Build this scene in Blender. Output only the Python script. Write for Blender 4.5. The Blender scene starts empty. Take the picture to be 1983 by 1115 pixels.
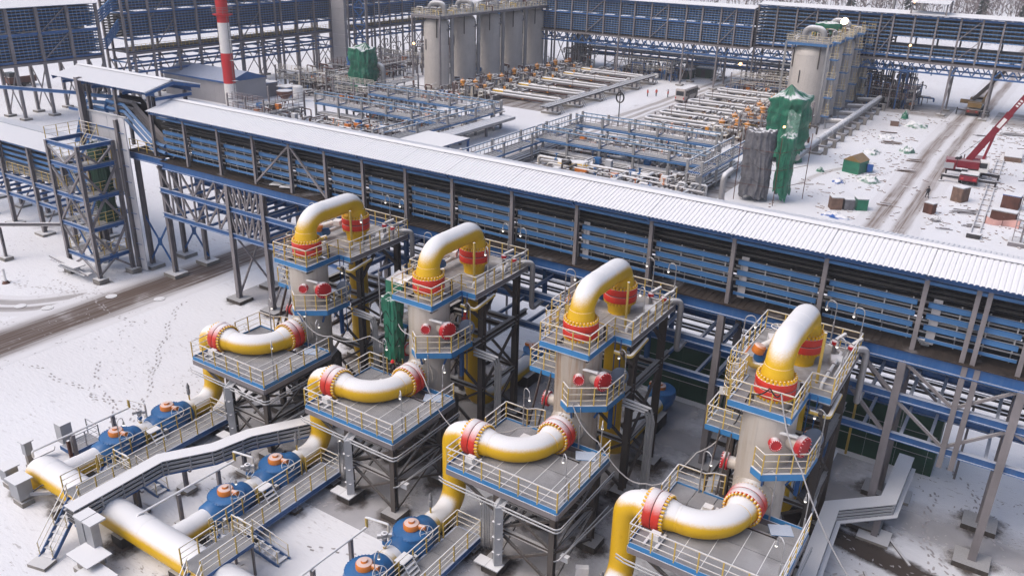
import bpy, math, random
from math import sin, cos, pi, radians, sqrt, atan2, hypot
from mathutils import Vector, Matrix, noise
R = random.Random(7)
sc = bpy.context.scene
COL = sc.collection

# ---------------------------------------------------------------- camera
YAW, PITCH, ROLL, CAM_H, F_PX = -0.5710115, 0.406358626, 0.0248343, 35.0, 1614.9
def make_camera():
    cy, sy, cp, sp = cos(YAW), sin(YAW), cos(PITCH), sin(PITCH)
    f = Vector((sy*cp, cy*cp, -sp)); r = Vector((cy, -sy, 0)); u = r.cross(f)
    c, s = cos(ROLL), sin(ROLL)
    r2 = r*c + u*s; u2 = u*c - r*s
    cd = bpy.data.cameras.new('camera'); co = bpy.data.objects.new('camera', cd); COL.objects.link(co)
    m = Matrix.Identity(4)
    for i in range(3):
        m[i][0], m[i][1], m[i][2] = r2[i], u2[i], -f[i]
    m[2][3] = CAM_H
    co.matrix_world = m
    cd.sensor_fit = 'HORIZONTAL'; cd.sensor_width = 36.0; cd.lens = F_PX/1983*36
    cd.clip_start = 0.5; cd.clip_end = 6000
    sc.camera = co
make_camera()
# ---------------------------------------------------------------- light
SUN_EL, SUN_AZ = radians(52), radians(215)      # overcast: direction only just readable
w = bpy.data.worlds.new('World'); sc.world = w; w.use_nodes = True
nt = w.node_tree; nt.nodes.clear()
sky = nt.nodes.new('ShaderNodeTexSky'); sky.sky_type = 'NISHITA'; sky.sun_disc = False
sky.sun_elevation = SUN_EL; sky.sun_rotation = SUN_AZ
sky.air_density = 1.0; sky.dust_density = 6.0; sky.ozone_density = 1.4; sky.altitude = 50
bg = nt.nodes.new('ShaderNodeBackground'); bg.inputs[1].default_value = 0.15
ow = nt.nodes.new('ShaderNodeOutputWorld')
nt.links.new(sky.outputs[0], bg.inputs[0]); nt.links.new(bg.outputs[0], ow.inputs[0])
sd = bpy.data.lights.new('sun', 'SUN'); sd.energy = 0.85; sd.angle = radians(60); sd.color = (1.0, 0.98, 0.98)
so = bpy.data.objects.new('sun', sd); COL.objects.link(so)
so.rotation_euler = Vector((sin(SUN_AZ)*cos(SUN_EL), cos(SUN_AZ)*cos(SUN_EL), sin(SUN_EL))).to_track_quat('Z', 'Y').to_euler()
sc.view_settings.view_transform = 'Standard'; sc.view_settings.look = 'None'
sc.view_settings.exposure = 0.0; sc.view_settings.gamma = 1.0
sc.view_settings.use_curve_mapping = False
try:
    sc.cycles.use_denoising = True
    sc.cycles.max_bounces = 5; sc.cycles.diffuse_bounces = 3
    sc.cycles.volume_bounces = 0
except Exception: pass

# ---------------------------------------------------------------- materials
MATS = {}
SNOWC = (0.80, 0.805, 0.84, 1)
def mat(name, col, rough=0.6, metal=0.0, snow=None, var=0.18, scale=0.6, streak=0.0, streakcol=None, bump=0.0, emit=None, snowmix=1.0, dirt=None, grid=None):
    """procedural paint/steel/cloth: base colour with broad mottling, optional vertical streaks, and snow lying on upward faces."""
    m = bpy.data.materials.new(name); m.use_nodes = True
    n = m.node_tree.nodes; L = m.node_tree.links
    b = n['Principled BSDF']; b.inputs['Metallic'].default_value = metal
    geo = n.new('ShaderNodeNewGeometry')
    t = n.new('ShaderNodeTexNoise'); t.inputs['Scale'].default_value = scale; t.inputs['Detail'].default_value = 5
    L.new(geo.outputs['Position'], t.inputs['Vector'])
    mr = n.new('ShaderNodeMapRange'); mr.inputs[1].default_value = 0.3; mr.inputs[2].default_value = 0.7
    mr.inputs[3].default_value = 1-var; mr.inputs[4].default_value = 1+var
    L.new(t.outputs[0], mr.inputs[0])
    mul = n.new('ShaderNodeVectorMath'); mul.operation = 'SCALE'; mul.inputs[0].default_value = col[:3]
    L.new(mr.outputs[0], mul.inputs['Scale'])
    cur = mul.outputs[0]
    def mixc(fac, a, bcol):
        x = n.new('ShaderNodeMix'); x.data_type = 'RGBA'
        L.new(fac, x.inputs[0]); L.new(a, x.inputs[6])
        if isinstance(bcol, tuple): x.inputs[7].default_value = bcol
        else: L.new(bcol, x.inputs[7])
        return x.outputs[2]
    if streak:
        mp = n.new('ShaderNodeMapping'); mp.inputs['Scale'].default_value = (2.2, 2.2, 0.16)
        L.new(geo.outputs['Position'], mp.inputs[0])
        ts = n.new('ShaderNodeTexNoise'); ts.inputs['Scale'].default_value = 1.6; ts.inputs['Detail'].default_value = 6
        L.new(mp.outputs[0], ts.inputs['Vector'])
        ms = n.new('ShaderNodeMapRange'); ms.inputs[1].default_value = 0.5; ms.inputs[2].default_value = 0.75
        ms.inputs[4].default_value = streak; L.new(ts.outputs[0], ms.inputs[0])
        cur = mixc(ms.outputs[0], cur, streakcol or (0.16, 0.10, 0.06, 1))
    if dirt:
        td = n.new('ShaderNodeTexNoise'); td.inputs['Scale'].default_value = dirt[0]; td.inputs['Detail'].default_value = 8
        L.new(geo.outputs['Position'], td.inputs['Vector'])
        md = n.new('ShaderNodeMapRange'); md.inputs[1].default_value = dirt[1]; md.inputs[2].default_value = dirt[1]+0.15
        L.new(td.outputs[0], md.inputs[0]); cur = mixc(md.outputs[0], cur, dirt[2])
    if grid:
        wv = n.new('ShaderNodeTexWave'); wv.inputs['Scale'].default_value = grid; wv.bands_direction = 'Y'
        wv2 = n.new('ShaderNodeTexWave'); wv2.inputs['Scale'].default_value = grid*0.7; wv2.bands_direction = 'X'
        for q in (wv, wv2): L.new(geo.outputs['Position'], q.inputs['Vector'])
        mx = n.new('ShaderNodeMath'); mx.operation = 'MINIMUM'; L.new(wv.outputs['Fac'], mx.inputs[0]); L.new(wv2.outputs['Fac'], mx.inputs[1])
        mg = n.new('ShaderNodeMapRange'); mg.inputs[1].default_value = 0.15; mg.inputs[2].default_value = 0.5
        mg.inputs[3].default_value = 0.6; mg.inputs[4].default_value = 0.0; L.new(mx.outputs[0], mg.inputs[0])
        cur = mixc(mg.outputs[0], cur, (0.06, 0.065, 0.075, 1))
    rs = None
    if snow:
        sp = n.new('ShaderNodeSeparateXYZ'); L.new(geo.outputs['Normal'], sp.inputs[0])
        t2 = n.new('ShaderNodeTexNoise'); t2.inputs['Scale'].default_value = 11.0; t2.inputs['Detail'].default_value = 8; t2.inputs['Roughness'].default_value = 0.7
        L.new(geo.outputs['Position'], t2.inputs['Vector'])
        a = n.new('ShaderNodeMath'); a.operation = 'MULTIPLY_ADD'; a.inputs[1].default_value = 0.36; a.inputs[2].default_value = -0.18
        L.new(t2.outputs[0], a.inputs[0])
        a2 = n.new('ShaderNodeMath'); a2.operation = 'ADD'; L.new(sp.outputs[2], a2.inputs[0]); L.new(a.outputs[0], a2.inputs[1])
        ss = n.new('ShaderNodeMapRange'); ss.interpolation_type = 'SMOOTHSTEP'
        ss.inputs[1].default_value = snow[0]; ss.inputs[2].default_value = snow[1]; ss.inputs[4].default_value = snowmix
        L.new(a2.outputs[0], ss.inputs[0])
        cur = mixc(ss.outputs[0], cur, SNOWC)
        rs = n.new('ShaderNodeMapRange'); rs.inputs[3].default_value = rough; rs.inputs[4].default_value = 0.9
        L.new(ss.outputs[0], rs.inputs[0]); L.new(rs.outputs[0], b.inputs['Roughness'])
    else: b.inputs['Roughness'].default_value = rough
    L.new(cur, b.inputs['Base Color'])
    if bump:
        bp = n.new('ShaderNodeBump'); bp.inputs['Strength'].default_value = bump; bp.inputs['Distance'].default_value = 0.05
        tb = n.new('ShaderNodeTexNoise'); tb.inputs['Scale'].default_value = 9; tb.inputs['Detail'].default_value = 4
        L.new(geo.outputs['Position'], tb.inputs['Vector']); L.new(tb.outputs[0], bp.inputs['Height']); L.new(bp.outputs[0], b.inputs['Normal'])
    if emit:
        b.inputs['Emission Color'].default_value = emit[:3]+(1,); b.inputs['Emission Strength'].default_value = emit[3]
    MATS[name] = m
    return m
S1 = (0.70, 1.0)
M = dict(
 steel=mat('steel_grey_paint', (0.195,0.18,0.192), 0.65, snow=(0.62,0.95), streak=0.2, streakcol=(0.12,0.10,0.10,1), snowmix=0.8),
 brown=mat('steel_brown_primer', (0.070,0.060,0.056), 0.75, snow=(0.75,1.1), streak=0.3, snowmix=0.6),
 blue=mat('blue_steel_paint', (0.022,0.10,0.285), 0.5, snow=(0.72,1.05), var=0.12, snowmix=0.55, streak=0.15, streakcol=(0.25,0.27,0.3,1)),
 frostblue=mat('frosted_blue_beam', (0.10,0.22,0.38), 0.6, snow=(0.1,0.8), var=0.15, snowmix=0.7),
 edgeblue=mat('bright_blue_edge_paint', (0.035,0.19,0.43), 0.5, snow=(0.7,1.05), var=0.12, snowmix=0.6),
 trayblue=mat('light_blue_tray_paint', (0.045,0.15,0.345), 0.5, snow=(0.75,1.1), var=0.12, snowmix=0.5),
 yellow=mat('yellow_pipe_paint', (0.70,0.42,0.006), 0.48, snow=(0.22,0.68), var=0.05, dirt=(1.3,0.66,(0.54,0.29,0.01,1))),
 yelbolt=mat('yellow_bolt_paint', (0.74,0.42,0.01), 0.4, snow=(0.75,1.1), var=0.06),
 rail=mat('frosted_yellow_rail', (0.60,0.50,0.31), 0.5, snow=(-0.1,0.6), var=0.1),
 post=mat('yellow_post_paint', (0.52,0.36,0.08), 0.5, snow=(0.6,1.0), var=0.12),
 whiterail=mat('frosted_rail', (0.62,0.57,0.50), 0.6, snow=(0.0,0.5), var=0.1),
 red=mat('red_flange_paint', (0.60,0.032,0.016), 0.45, snow=(0.3,1.1), var=0.06),
 redm=mat('red_cover_paint', (0.50,0.014,0.02), 0.4, snow=(0.55,1.1), var=0.08),
 clad=mat('beige_cladding_sheet', (0.50,0.455,0.41), 0.45, 0.1, snow=(0.75,1.1), var=0.06, streak=0.35, streakcol=(0.36,0.28,0.19,1), scale=0.5),
 cladfar=mat('grey_tank_cladding', (0.50,0.465,0.44), 0.55, snow=(0.7,1.0), var=0.06, streak=0.25, streakcol=(0.30,0.26,0.24,1)),
 galv=mat('galvanised_sheet', (0.33,0.34,0.365), 0.45, 0.35, snow=(0.55,0.95), var=0.15),
 galvsnow=mat('snowy_galvanised_cover', (0.40,0.41,0.44), 0.6, snow=(0.1,0.5), var=0.1),
 pipeg=mat('grey_insulated_pipe', (0.29,0.285,0.295), 0.5, 0.2, snow=(0.35,0.85), var=0.12),
 darkpipe=mat('dark_insulated_pipe', (0.035,0.033,0.037), 0.6, snow=(0.55,0.9), var=0.2),
 cable=mat('black_cable', (0.012,0.0115,0.014), 0.6, var=0.3, snow=(0.85,1.2), snowmix=0.4),
 wcable=mat('white_power_cable', (0.45,0.44,0.45), 0.6, var=0.1),
 orange=mat('orange_actuator_paint', (0.66,0.20,0.03), 0.42, snow=(0.5,1.0), var=0.08, snowmix=0.6),
 valve=mat('blue_valve_paint', (0.026,0.14,0.36), 0.4, snow=(0.92,1.5), var=0.06, snowmix=0.5),
 grate=mat('snowy_grating', (0.40,0.40,0.42), 0.8, var=0.12, scale=1.1, grid=18.0, dirt=(0.5,0.52,(0.52,0.52,0.56,1))),
 deckplate=mat('snowy_deck_plate', (0.36,0.35,0.355), 0.85, var=0.14, scale=1.4, dirt=(1.1,0.50,(0.52,0.52,0.55,1))),
 deckbrown=mat('brown_corrugated_deck', (0.045,0.034,0.030), 0.85, var=0.3, scale=1.5, dirt=(0.35,0.62,(0.30,0.29,0.31,1))),
 concrete=mat('concrete', (0.24,0.225,0.21), 0.9, snow=(0.6,0.95), var=0.2, snowmix=0.75),
 darkcon=mat('dark_wet_concrete', (0.055,0.047,0.042), 0.85, snow=(0.75,1.05), var=0.35, streak=0.4, streakcol=(0.16,0.15,0.15,1), snowmix=0.5),
 roof=mat('snow_covered_roof_sheet', (0.035,0.085,0.20), 0.6, snow=(-0.05,0.2), var=0.08),
 panel=mat('pale_wall_panel', (0.56,0.56,0.60), 0.5, var=0.04, snow=(0.7,1.0), streak=0.1),
 panelg=mat('grey_wall_panel', (0.33,0.32,0.34), 0.55, var=0.05, snow=(0.7,1.0)),
 tarp=mat('green_tarpaulin', (0.016,0.15,0.09), 0.38, var=0.25, scale=1.2, snow=(0.55,0.95), snowmix=0.9),
 tarpgrey=mat('grey_debris_netting', (0.13,0.13,0.145), 0.8, var=0.25, scale=2, snow=(0.7,1.0)),
 tarpblue=mat('blue_tarpaulin', (0.02,0.10,0.38), 0.4, var=0.25, scale=1.5, snow=(0.35,0.8), dirt=(1.2,0.55,(0.10,0.22,0.17,1))),
 tarppale=mat('pale_green_tarpaulin', (0.10,0.22,0.17), 0.5, var=0.35, scale=2.5, snow=(0.45,0.9), dirt=(1.6,0.52,(0.45,0.48,0.47,1))),
 greenwall=mat('dark_green_sheet_wall', (0.010,0.052,0.030), 0.6, var=0.2, snow=(0.7,1.0)),
 shield=mat('blue_grey_shield', (0.10,0.13,0.19), 0.5, var=0.08),
 white=mat('white_paint', (0.74,0.73,0.73), 0.45, var=0.05, snow=(0.75,1.1)),
 chred=mat('chimney_red_paint', (0.50,0.015,0.02), 0.5, var=0.07),
 chwhite=mat('chimney_white_paint', (0.70,0.68,0.67), 0.5, var=0.05),
 rust=mat('rusty_steel', (0.105,0.042,0.030), 0.8, var=0.35, snow=(0.55,0.9)),
 wood=mat('weathered_board', (0.16,0.10,0.075), 0.85, var=0.3, snow=(0.6,0.95), scale=2),
 craner=mat('crane_red_paint', (0.20,0.008,0.022), 0.4, var=0.1, snow=(0.8,1.2), snowmix=0.5),
 cranes=mat('crane_dark_steel', (0.03,0.028,0.034), 0.6, var=0.3, snow=(0.7,1.05)),
 mustard=mat('mustard_crane_paint', (0.24,0.145,0.045), 0.5, var=0.2, snow=(0.8,1.1), snowmix=0.6),
 amberpaint=mat('amber_actuator_paint', (0.72,0.29,0.03), 0.45, snow=(0.7,1.1), var=0.1, snowmix=0.6),
 glass=mat('dark_window_glass', (0.02,0.024,0.03), 0.12, var=0.1),
 busw=mat('cream_bus_paint', (0.50,0.44,0.42), 0.4, var=0.05, snow=(0.6,0.95)),
 tyre=mat('black_rubber', (0.016,0.016,0.017), 0.85, var=0.2),
 bulb=mat('lit_lamp_bulb', (0.9,0.9,0.85), 0.4, emit=(1.0,0.92,0.82,1.4)),
 flood=mat('lit_floodlight', (0.9,0.85,0.7), 0.4, emit=(1.0,0.72,0.45,12.0)),
 amber=mat('lit_amber_lamp', (0.9,0.6,0.3), 0.4, emit=(1.0,0.50,0.18,6.0)),
 lampgrey=mat('lamp_post_steel', (0.30,0.30,0.31), 0.5, 0.2, var=0.1, snow=(0.3,0.8)),
 skin=mat('skin', (0.45,0.26,0.19), 0.6, var=0.05),
 black=mat('dark_work_clothes', (0.018,0.019,0.026), 0.85, var=0.25),
 vest=mat('orange_red_work_jacket', (0.55,0.06,0.03), 0.8, var=0.15),
 hel=mat('red_helmet', (0.6,0.02,0.02), 0.35, var=0.05),
 helw=mat('white_helmet', (0.75,0.75,0.75), 0.35, var=0.05),
 mesh=mat('orange_safety_netting', (0.62,0.36,0.33), 0.8, var=0.2),
 sprc=mat('spruce_needles', (0.028,0.038,0.03), 0.9, var=0.3, snow=(0.8,1.1)),
 birch=mat('bare_winter_twigs', (0.14,0.115,0.115), 0.95, var=0.3, scale=0.05),
)

# ---------------------------------------------------------------- mesh builder
class G:
    def __init__(s, smooth=False): s.v = []; s.f = []; s.mi = []; s.smooth = smooth; s.m = 0
    def add(s, vs, fs):
        o = len(s.v); s.v.extend(vs); s.f.extend([tuple(i+o for i in f) for f in fs]); s.mi.extend([s.m]*len(fs)); return s
    def box(s, x0, x1, y0, y1, z0, z1):
        return s.add([(x0,y0,z0),(x1,y0,z0),(x1,y1,z0),(x0,y1,z0),(x0,y0,z1),(x1,y0,z1),(x1,y1,z1),(x0,y1,z1)],
            [(0,3,2,1),(4,5,6,7),(0,1,5,4),(1,2,6,5),(2,3,7,6),(3,0,4,7)])
    def cbox(s, c, sx, sy, sz, rz=0.0, pitch=0.0):
        q = Matrix.Rotation(rz,3,'Z') @ Matrix.Rotation(pitch,3,'Y'); c = Vector(c); vs = []
        for dz in (-1,1):
            for dx, dy in ((-1,-1),(1,-1),(1,1),(-1,1)): vs.append(tuple(c + q @ Vector((dx*sx/2,dy*sy/2,dz*sz/2))))
        return s.add(vs, [(0,3,2,1),(4,5,6,7),(0,1,5,4),(1,2,6,5),(2,3,7,6),(3,0,4,7)])
    def bar(s, p, q, w=0.1, h=None, up=(0,0,1)):
        p, q = Vector(p), Vector(q); d = q-p
        if d.length < 1e-6: return s
        d.normalize(); h = h or w; u = Vector(up)
        if abs(d.dot(u)) > 0.98: u = Vector((0,1,0)) if abs(d.y) < 0.9 else Vector((1,0,0))
        a = d.cross(u).normalized(); b = a.cross(d)
        a *= w/2; b *= h/2
        vs = [tuple(x) for x in (p-a-b, p+a-b, p+a+b, p-a+b, q-a-b, q+a-b, q+a+b, q-a+b)]
        return s.add(vs, [(0,1,2,3),(7,6,5,4),(4,5,1,0),(5,6,2,1),(6,7,3,2),(7,4,0,3)])
    def ibeam(s, p, q, w, h, up=(0,0,1)):
        p, q = Vector(p), Vector(q); d = (q-p).normalized(); u = Vector(up)
        if abs(d.dot(u)) > 0.98: u = Vector((0,1,0))
        a = d.cross(u).normalized(); b = a.cross(d); t = max(0.025, h*0.09)
        s.bar(p+b*(h/2-t/2), q+b*(h/2-t/2), w, t, up=b); s.bar(p-b*(h/2-t/2), q-b*(h/2-t/2), w, t, up=b)
        return s.bar(p, q, max(0.02, w*0.1), h-2*t, up=b)
    def tube(s, pts, r, n=8, caps=True, bend=0.0, seg=5):
        P = [Vector(p) for p in pts]
        if bend > 0 and len(P) > 2:
            Q = [P[0]]
            for i in range(1, len(P)-1):
                a, b, c = P[i-1], P[i], P[i+1]; u = (a-b); v = (c-b); lu, lv = u.length, v.length; u /= lu; v /= lv
                ang = u.angle(v)
                if ang > 3.1: Q.append(b); continue
                t = min(bend/math.tan(ang/2), lu*0.49 if i > 1 else lu*0.98, lv*0.49 if i < len(P)-2 else lv*0.98)
                rr = t*math.tan(ang/2); bis = (u+v).normalized(); ce = b + bis*(rr/sin(ang/2))
                s0 = b+u*t-ce; s1 = b+v*t-ce; om = pi-ang
                for k in range(seg+1):
                    x = k/seg
                    Q.append(ce + (s0*sin((1-x)*om) + s1*sin(x*om))/sin(om))
            Q.append(P[-1]); P = Q
        rr = r if isinstance(r, (list,tuple)) else [r]*len(P)
        d0 = (P[1]-P[0]).normalized(); u = Vector((0,0,1)) if abs(d0.z) < 0.9 else Vector((1,0,0))
        a = d0.cross(u).normalized(); vs = []
        for i, p in enumerate(P):
            d = (P[min(i+1,len(P)-1)]-P[max(i-1,0)]).normalized()
            a = (a - d*a.dot(d)).normalized(); b = d.cross(a)
            for k in range(n):
                t = 2*pi*k/n; vs.append(tuple(p + (a*cos(t)+b*sin(t))*rr[i]))
        fs = []
        for i in range(len(P)-1):
            for k in range(n):
                k2 = (k+1) % n; fs.append((i*n+k, i*n+k2, (i+1)*n+k2, (i+1)*n+k))
        if caps: fs.append(tuple(range(n-1,-1,-1))); fs.append(tuple((len(P)-1)*n+k for k in range(n)))
        return s.add(vs, fs)
    def lathe(s, prof, c=(0,0,0), axis=(0,0,1), n=24):
        """prof: (radius, distance along axis)"""
        c = Vector(c); ax = Vector(axis).normalized(); u = Vector((0,0,1)) if abs(ax.z) < 0.9 else Vector((1,0,0))
        a = ax.cross(u).normalized(); b = ax.cross(a); vs = []
        for r, h in prof:
            for k in range(n):
                t = 2*pi*k/n; vs.append(tuple(c + ax*h + (a*cos(t)+b*sin(t))*r))
        fs = []
        for i in range(len(prof)-1):
            for k in range(n):
                k2 = (k+1) % n; fs.append((i*n+k, i*n+k2, (i+1)*n+k2, (i+1)*n+k))
        fs.append(tuple(range(n-1,-1,-1))); fs.append(tuple((len(prof)-1)*n+k for k in range(n)))
        return s.add(vs, fs)
    def prism(s, poly, z0, z1):
        n = len(poly); A = sum(poly[i][0]*poly[(i+1)%n][1]-poly[(i+1)%n][0]*poly[i][1] for i in range(n))
        if A < 0: poly = poly[::-1]
        vs = [(x,y,z0) for x,y in poly]+[(x,y,z1) for x,y in poly]
        return s.add(vs, [tuple(range(n-1,-1,-1)), tuple(range(n,2*n))]+[(i,(i+1)%n,n+(i+1)%n,n+i) for i in range(n)])
    def mapped(s, fn, flip=False):
        s.v = [fn(v) for v in s.v]
        if flip: s.f = [f[::-1] for f in s.f]
        return s
    def ribbon(s, path, hw, z0, z1, off=0.0):
        """mitred flat bar along a plan polyline, shifted sideways by off"""
        n = len(path); nm = []
        for i in range(n):
            a = Vector(path[max(i-1,0)]); b = Vector(path[i]); c = Vector(path[min(i+1,n-1)])
            d1 = (b-a).normalized() if i else (c-b).normalized(); d2 = (c-b).normalized() if i < n-1 else d1
            m = (Vector((d1.y,-d1.x))+Vector((d2.y,-d2.x))).normalized(); nm.append(m/max(0.4,m.dot(Vector((d1.y,-d1.x)))))
        L = [(path[i][0]+nm[i].x*(off+hw), path[i][1]+nm[i].y*(off+hw)) for i in range(n)]; Q = [(path[i][0]+nm[i].x*(off-hw), path[i][1]+nm[i].y*(off-hw)) for i in range(n)]
        for i in range(n-1): s.prism([L[i],L[i+1],Q[i+1],Q[i]], z0, z1)
        return s
    def mesh(s, name, mats, off=(0,0,0)):
        me = bpy.data.meshes.new(name)
        ox, oy, oz = off
        me.from_pydata([(x-ox,y-oy,z-oz) for x,y,z in s.v], [], s.f)
        for m in (mats if isinstance(mats,(list,tuple)) else [mats]): me.materials.append(M[m] if isinstance(m,str) else m)
        if any(s.mi): me.polygons.foreach_set('material_index', s.mi)
        if s.smooth:
            me.polygons.foreach_set('use_smooth', [True]*len(s.f)); (None if getattr(s,'soft',False) else me.set_sharp_from_angle(angle=radians(42)))
        me.update(); return me

WL = {}     # world location of every object's origin (nothing is rotated above a part)
def T(name, label, cat, loc=(0,0,0), group=None):
    o = bpy.data.objects.new(name, None); COL.objects.link(o); o.location = loc; o.empty_display_size = 0.3
    o['label'] = label; o['category'] = cat
    if group: o['group'] = group
    WL[o.name] = Vector(loc); return o
def P(parent, name, g, m, kind=None, label=None):
    """part (or sub-part) built in world coordinates; its mesh is stored relative to its thing"""
    off = WL[parent.name]; o = bpy.data.objects.new(name, g.mesh(name, m, off)); COL.objects.link(o); o.parent = parent
    WL[o.name] = off
    if kind: o['kind'] = kind
    if label: o['label'] = label
    return o
def PI(parent, name, me, loc, rz=0.0, label=None):
    """part that shares its mesh with alike pieces, placed at a world position"""
    o = bpy.data.objects.new(name, me); COL.objects.link(o); o.parent = parent
    o.location = Vector(loc)-WL[parent.name]; o.rotation_euler = (0,0,rz); WL[o.name] = Vector(loc)
    if label: o['label'] = label
    return o
def ONE(name, g, m, label, cat, loc=(0,0,0), group=None):
    o = bpy.data.objects.new(name, g.mesh(name, m, loc)); COL.objects.link(o); o.location = loc
    o['label'] = label; o['category'] = cat; WL[o.name] = Vector(loc)
    if group: o['group'] = group
    return o
def ST(name, g, m, kind='structure'):
    o = bpy.data.objects.new(name, g.mesh(name, m)); COL.objects.link(o); o['kind'] = kind; WL[o.name] = Vector((0,0,0)); return o
def kids(o): return [c for c in KID.get(o.name, [])]
KID = {}
def index_children():
    KID.clear()
    for o in bpy.data.objects:
        if o.parent: KID.setdefault(o.parent.name, []).append(o)
def dup(o, d, label=None, group=None, rz=0.0, parent=None):
    """copy of a thing with copies of its parts and sub-parts, moved by d"""
    c = o.copy(); COL.objects.link(c)
    if parent is None:
        c.location = o.location + Vector(d); c.rotation_euler.z = o.rotation_euler.z + rz
        if label: c['label'] = label
        if group: c['group'] = group
    else: c.parent = parent
    for k in kids(o): dup(k, d, parent=c)
    return c
POSTM = {}
def post_mesh(h, m='post', w=0.06):
    k = (round(h,2), m, w)
    if k not in POSTM:
        g = G(); g.box(-w/2,w/2,-w/2,w/2,0,h); POSTM[k] = g.mesh('post', m)
    return POSTM[k]
def railing(parent, pts, h=1.25, m='rail', pm='post', step=1.25, levels=(1.0,0.66,0.33), w=0.047, toe=False, pw=0.065):
    """railing part along a polyline of floor points: rails as one mesh, each post a sub-part"""
    g = G()
    for a, b in zip(pts[:-1], pts[1:]):
        for l in levels:
            ww = w*1.25 if l == levels[0] else w*0.8
            g.bar((a[0],a[1],a[2]+h*l), (b[0],b[1],b[2]+h*l), ww)
    r = P(parent, 'railing', g, m)
    done = set()
    for a, b in zip(pts[:-1], pts[1:]):
        A, B = Vector(a), Vector(b); n = max(1, round((B-A).length/step))
        for i in range(n+1):
            p = A.lerp(B, i/n); k = (round(p.x,1), round(p.y,1))
            if k in done: continue
            done.add(k); PI(r, 'post', post_mesh(h, pm, pw), p)
    return r
def legs_braced(t, cols, z0, z1, lev, w=0.3, m='brown', foot='darkcon', fs=1.3, fh=0.45, bw=0.14, x=True, faces=None, footname='footing'):
    """columns, concrete footings, horizontal beams and crossed braces of a steel frame; cols in order round the frame"""
    for x_, y_ in cols:
        P(t, 'column', G().ibeam((x_,y_,z0),(x_,y_,z1), w, w), m)
        if foot: P(t, footname, G().box(x_-fs/2,x_+fs/2,y_-fs/2,y_+fs/2,z0-0.05,z0+fh), foot)
    n = len(cols)
    for i in range(n):
        if faces is not None and i not in faces: continue
        a, b = cols[i], cols[(i+1)%n]
        for z in lev: P(t, 'beam', G().ibeam((a[0],a[1],z),(b[0],b[1],z), bw*1.2, bw*1.5), m)
        if x:
            zs = [z0+0.5]+list(lev)
            for za, zb in zip(zs[:-1], zs[1:]):
                P(t, 'brace', G().bar((a[0],a[1],za),(b[0],b[1],zb-0.1), bw*0.8), m)
                P(t, 'brace', G().bar((b[0]+0.06,b[1]+0.06,za),(a[0]+0.06,a[1]+0.06,zb-0.1), bw*0.8), m)
# ================================================================ setting: ground, roads, forest
def ground_material():
    m = bpy.data.materials.new('trodden_snow_ground'); m.use_nodes = True
    n = m.node_tree.nodes; L = m.node_tree.links; b = n['Principled BSDF']; b.inputs['Roughness'].default_value = 0.92
    geo = n.new('ShaderNodeNewGeometry'); pos = geo.outputs['Position']
    def noise_(scale, det, vec=pos, rough=0.55):
        t = n.new('ShaderNodeTexNoise'); t.inputs['Scale'].default_value = scale; t.inputs['Detail'].default_value = det
        t.inputs['Roughness'].default_value = rough; L.new(vec, t.inputs['Vector']); return t.outputs[0]
    def rng(v, a, b_, c=0.0, d=1.0):
        q = n.new('ShaderNodeMapRange'); q.inputs[1].default_value = a; q.inputs[2].default_value = b_; q.inputs[3].default_value = c; q.inputs[4].default_value = d
        L.new(v, q.inputs[0]); return q.outputs[0]
    def mth(op, x, y):
        q = n.new('ShaderNodeMath'); q.operation = op
        for i, v in enumerate((x, y)):
            if isinstance(v, float): q.inputs[i].default_value = v
            else: L.new(v, q.inputs[i])
        return q.outputs[0]
    def mixc(f, x, y):
        q = n.new('ShaderNodeMix'); q.data_type = 'RGBA'; L.new(f, q.inputs[0])
        for i, v in ((6, x), (7, y)):
            if isinstance(v, tuple): q.inputs[i].default_value = v
            else: L.new(v, q.inputs[i])
        return q.outputs[2]
    # broad wind-packed / thin patches, then trodden specks that cluster along walked lines
    broad = rng(noise_(0.045, 4), 0.42, 0.72)
    col = mixc(broad, (0.81,0.82,0.87,1), (0.74,0.74,0.78,1))
    mp = n.new('ShaderNodeMapping'); mp.inputs['Rotation'].default_value = (0,0,radians(34)); mp.inputs['Scale'].default_value = (0.9, 2.6, 1); L.new(pos, mp.inputs[0])
    specks = rng(noise_(1.25, 6, mp.outputs[0], 0.68), 0.585, 0.64)
    clus = rng(noise_(0.11, 3), 0.46, 0.66)
    sp = mth('MULTIPLY', mth('MULTIPLY', specks, clus), 0.95)
    col = mixc(sp, col, (0.30,0.275,0.275,1))
    fine = rng(noise_(3.2, 5, mp.outputs[0], 0.7), 0.62, 0.70)
    col = mixc(mth('MULTIPLY', mth('MULTIPLY', fine, rng(noise_(0.2, 2), 0.45, 0.6)), 0.55), col, (0.33,0.31,0.32,1))
    mud = rng(noise_(0.085, 8, rough=0.6), 0.66, 0.74)
    col = mixc(mth('MULTIPLY', mud, 0.6), col, (0.20,0.165,0.15,1))
    L.new(col, b.inputs['Base Color'])
    bp = n.new('ShaderNodeBump'); bp.inputs['Strength'].default_value = 0.35; bp.inputs['Distance'].default_value = 0.12
    L.new(noise_(1.6, 6, mp.outputs[0]), bp.inputs['Height']); L.new(bp.outputs[0], b.inputs['Normal'])
    return m
M['ground'] = ground_material()
g = G(); g.add([(-1500,-200,0),(1500,-200,0),(1500,2600,0),(-1500,2600,0)], [(0,1,2,3)]); ST('snowy_ground', g, 'ground')

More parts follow.
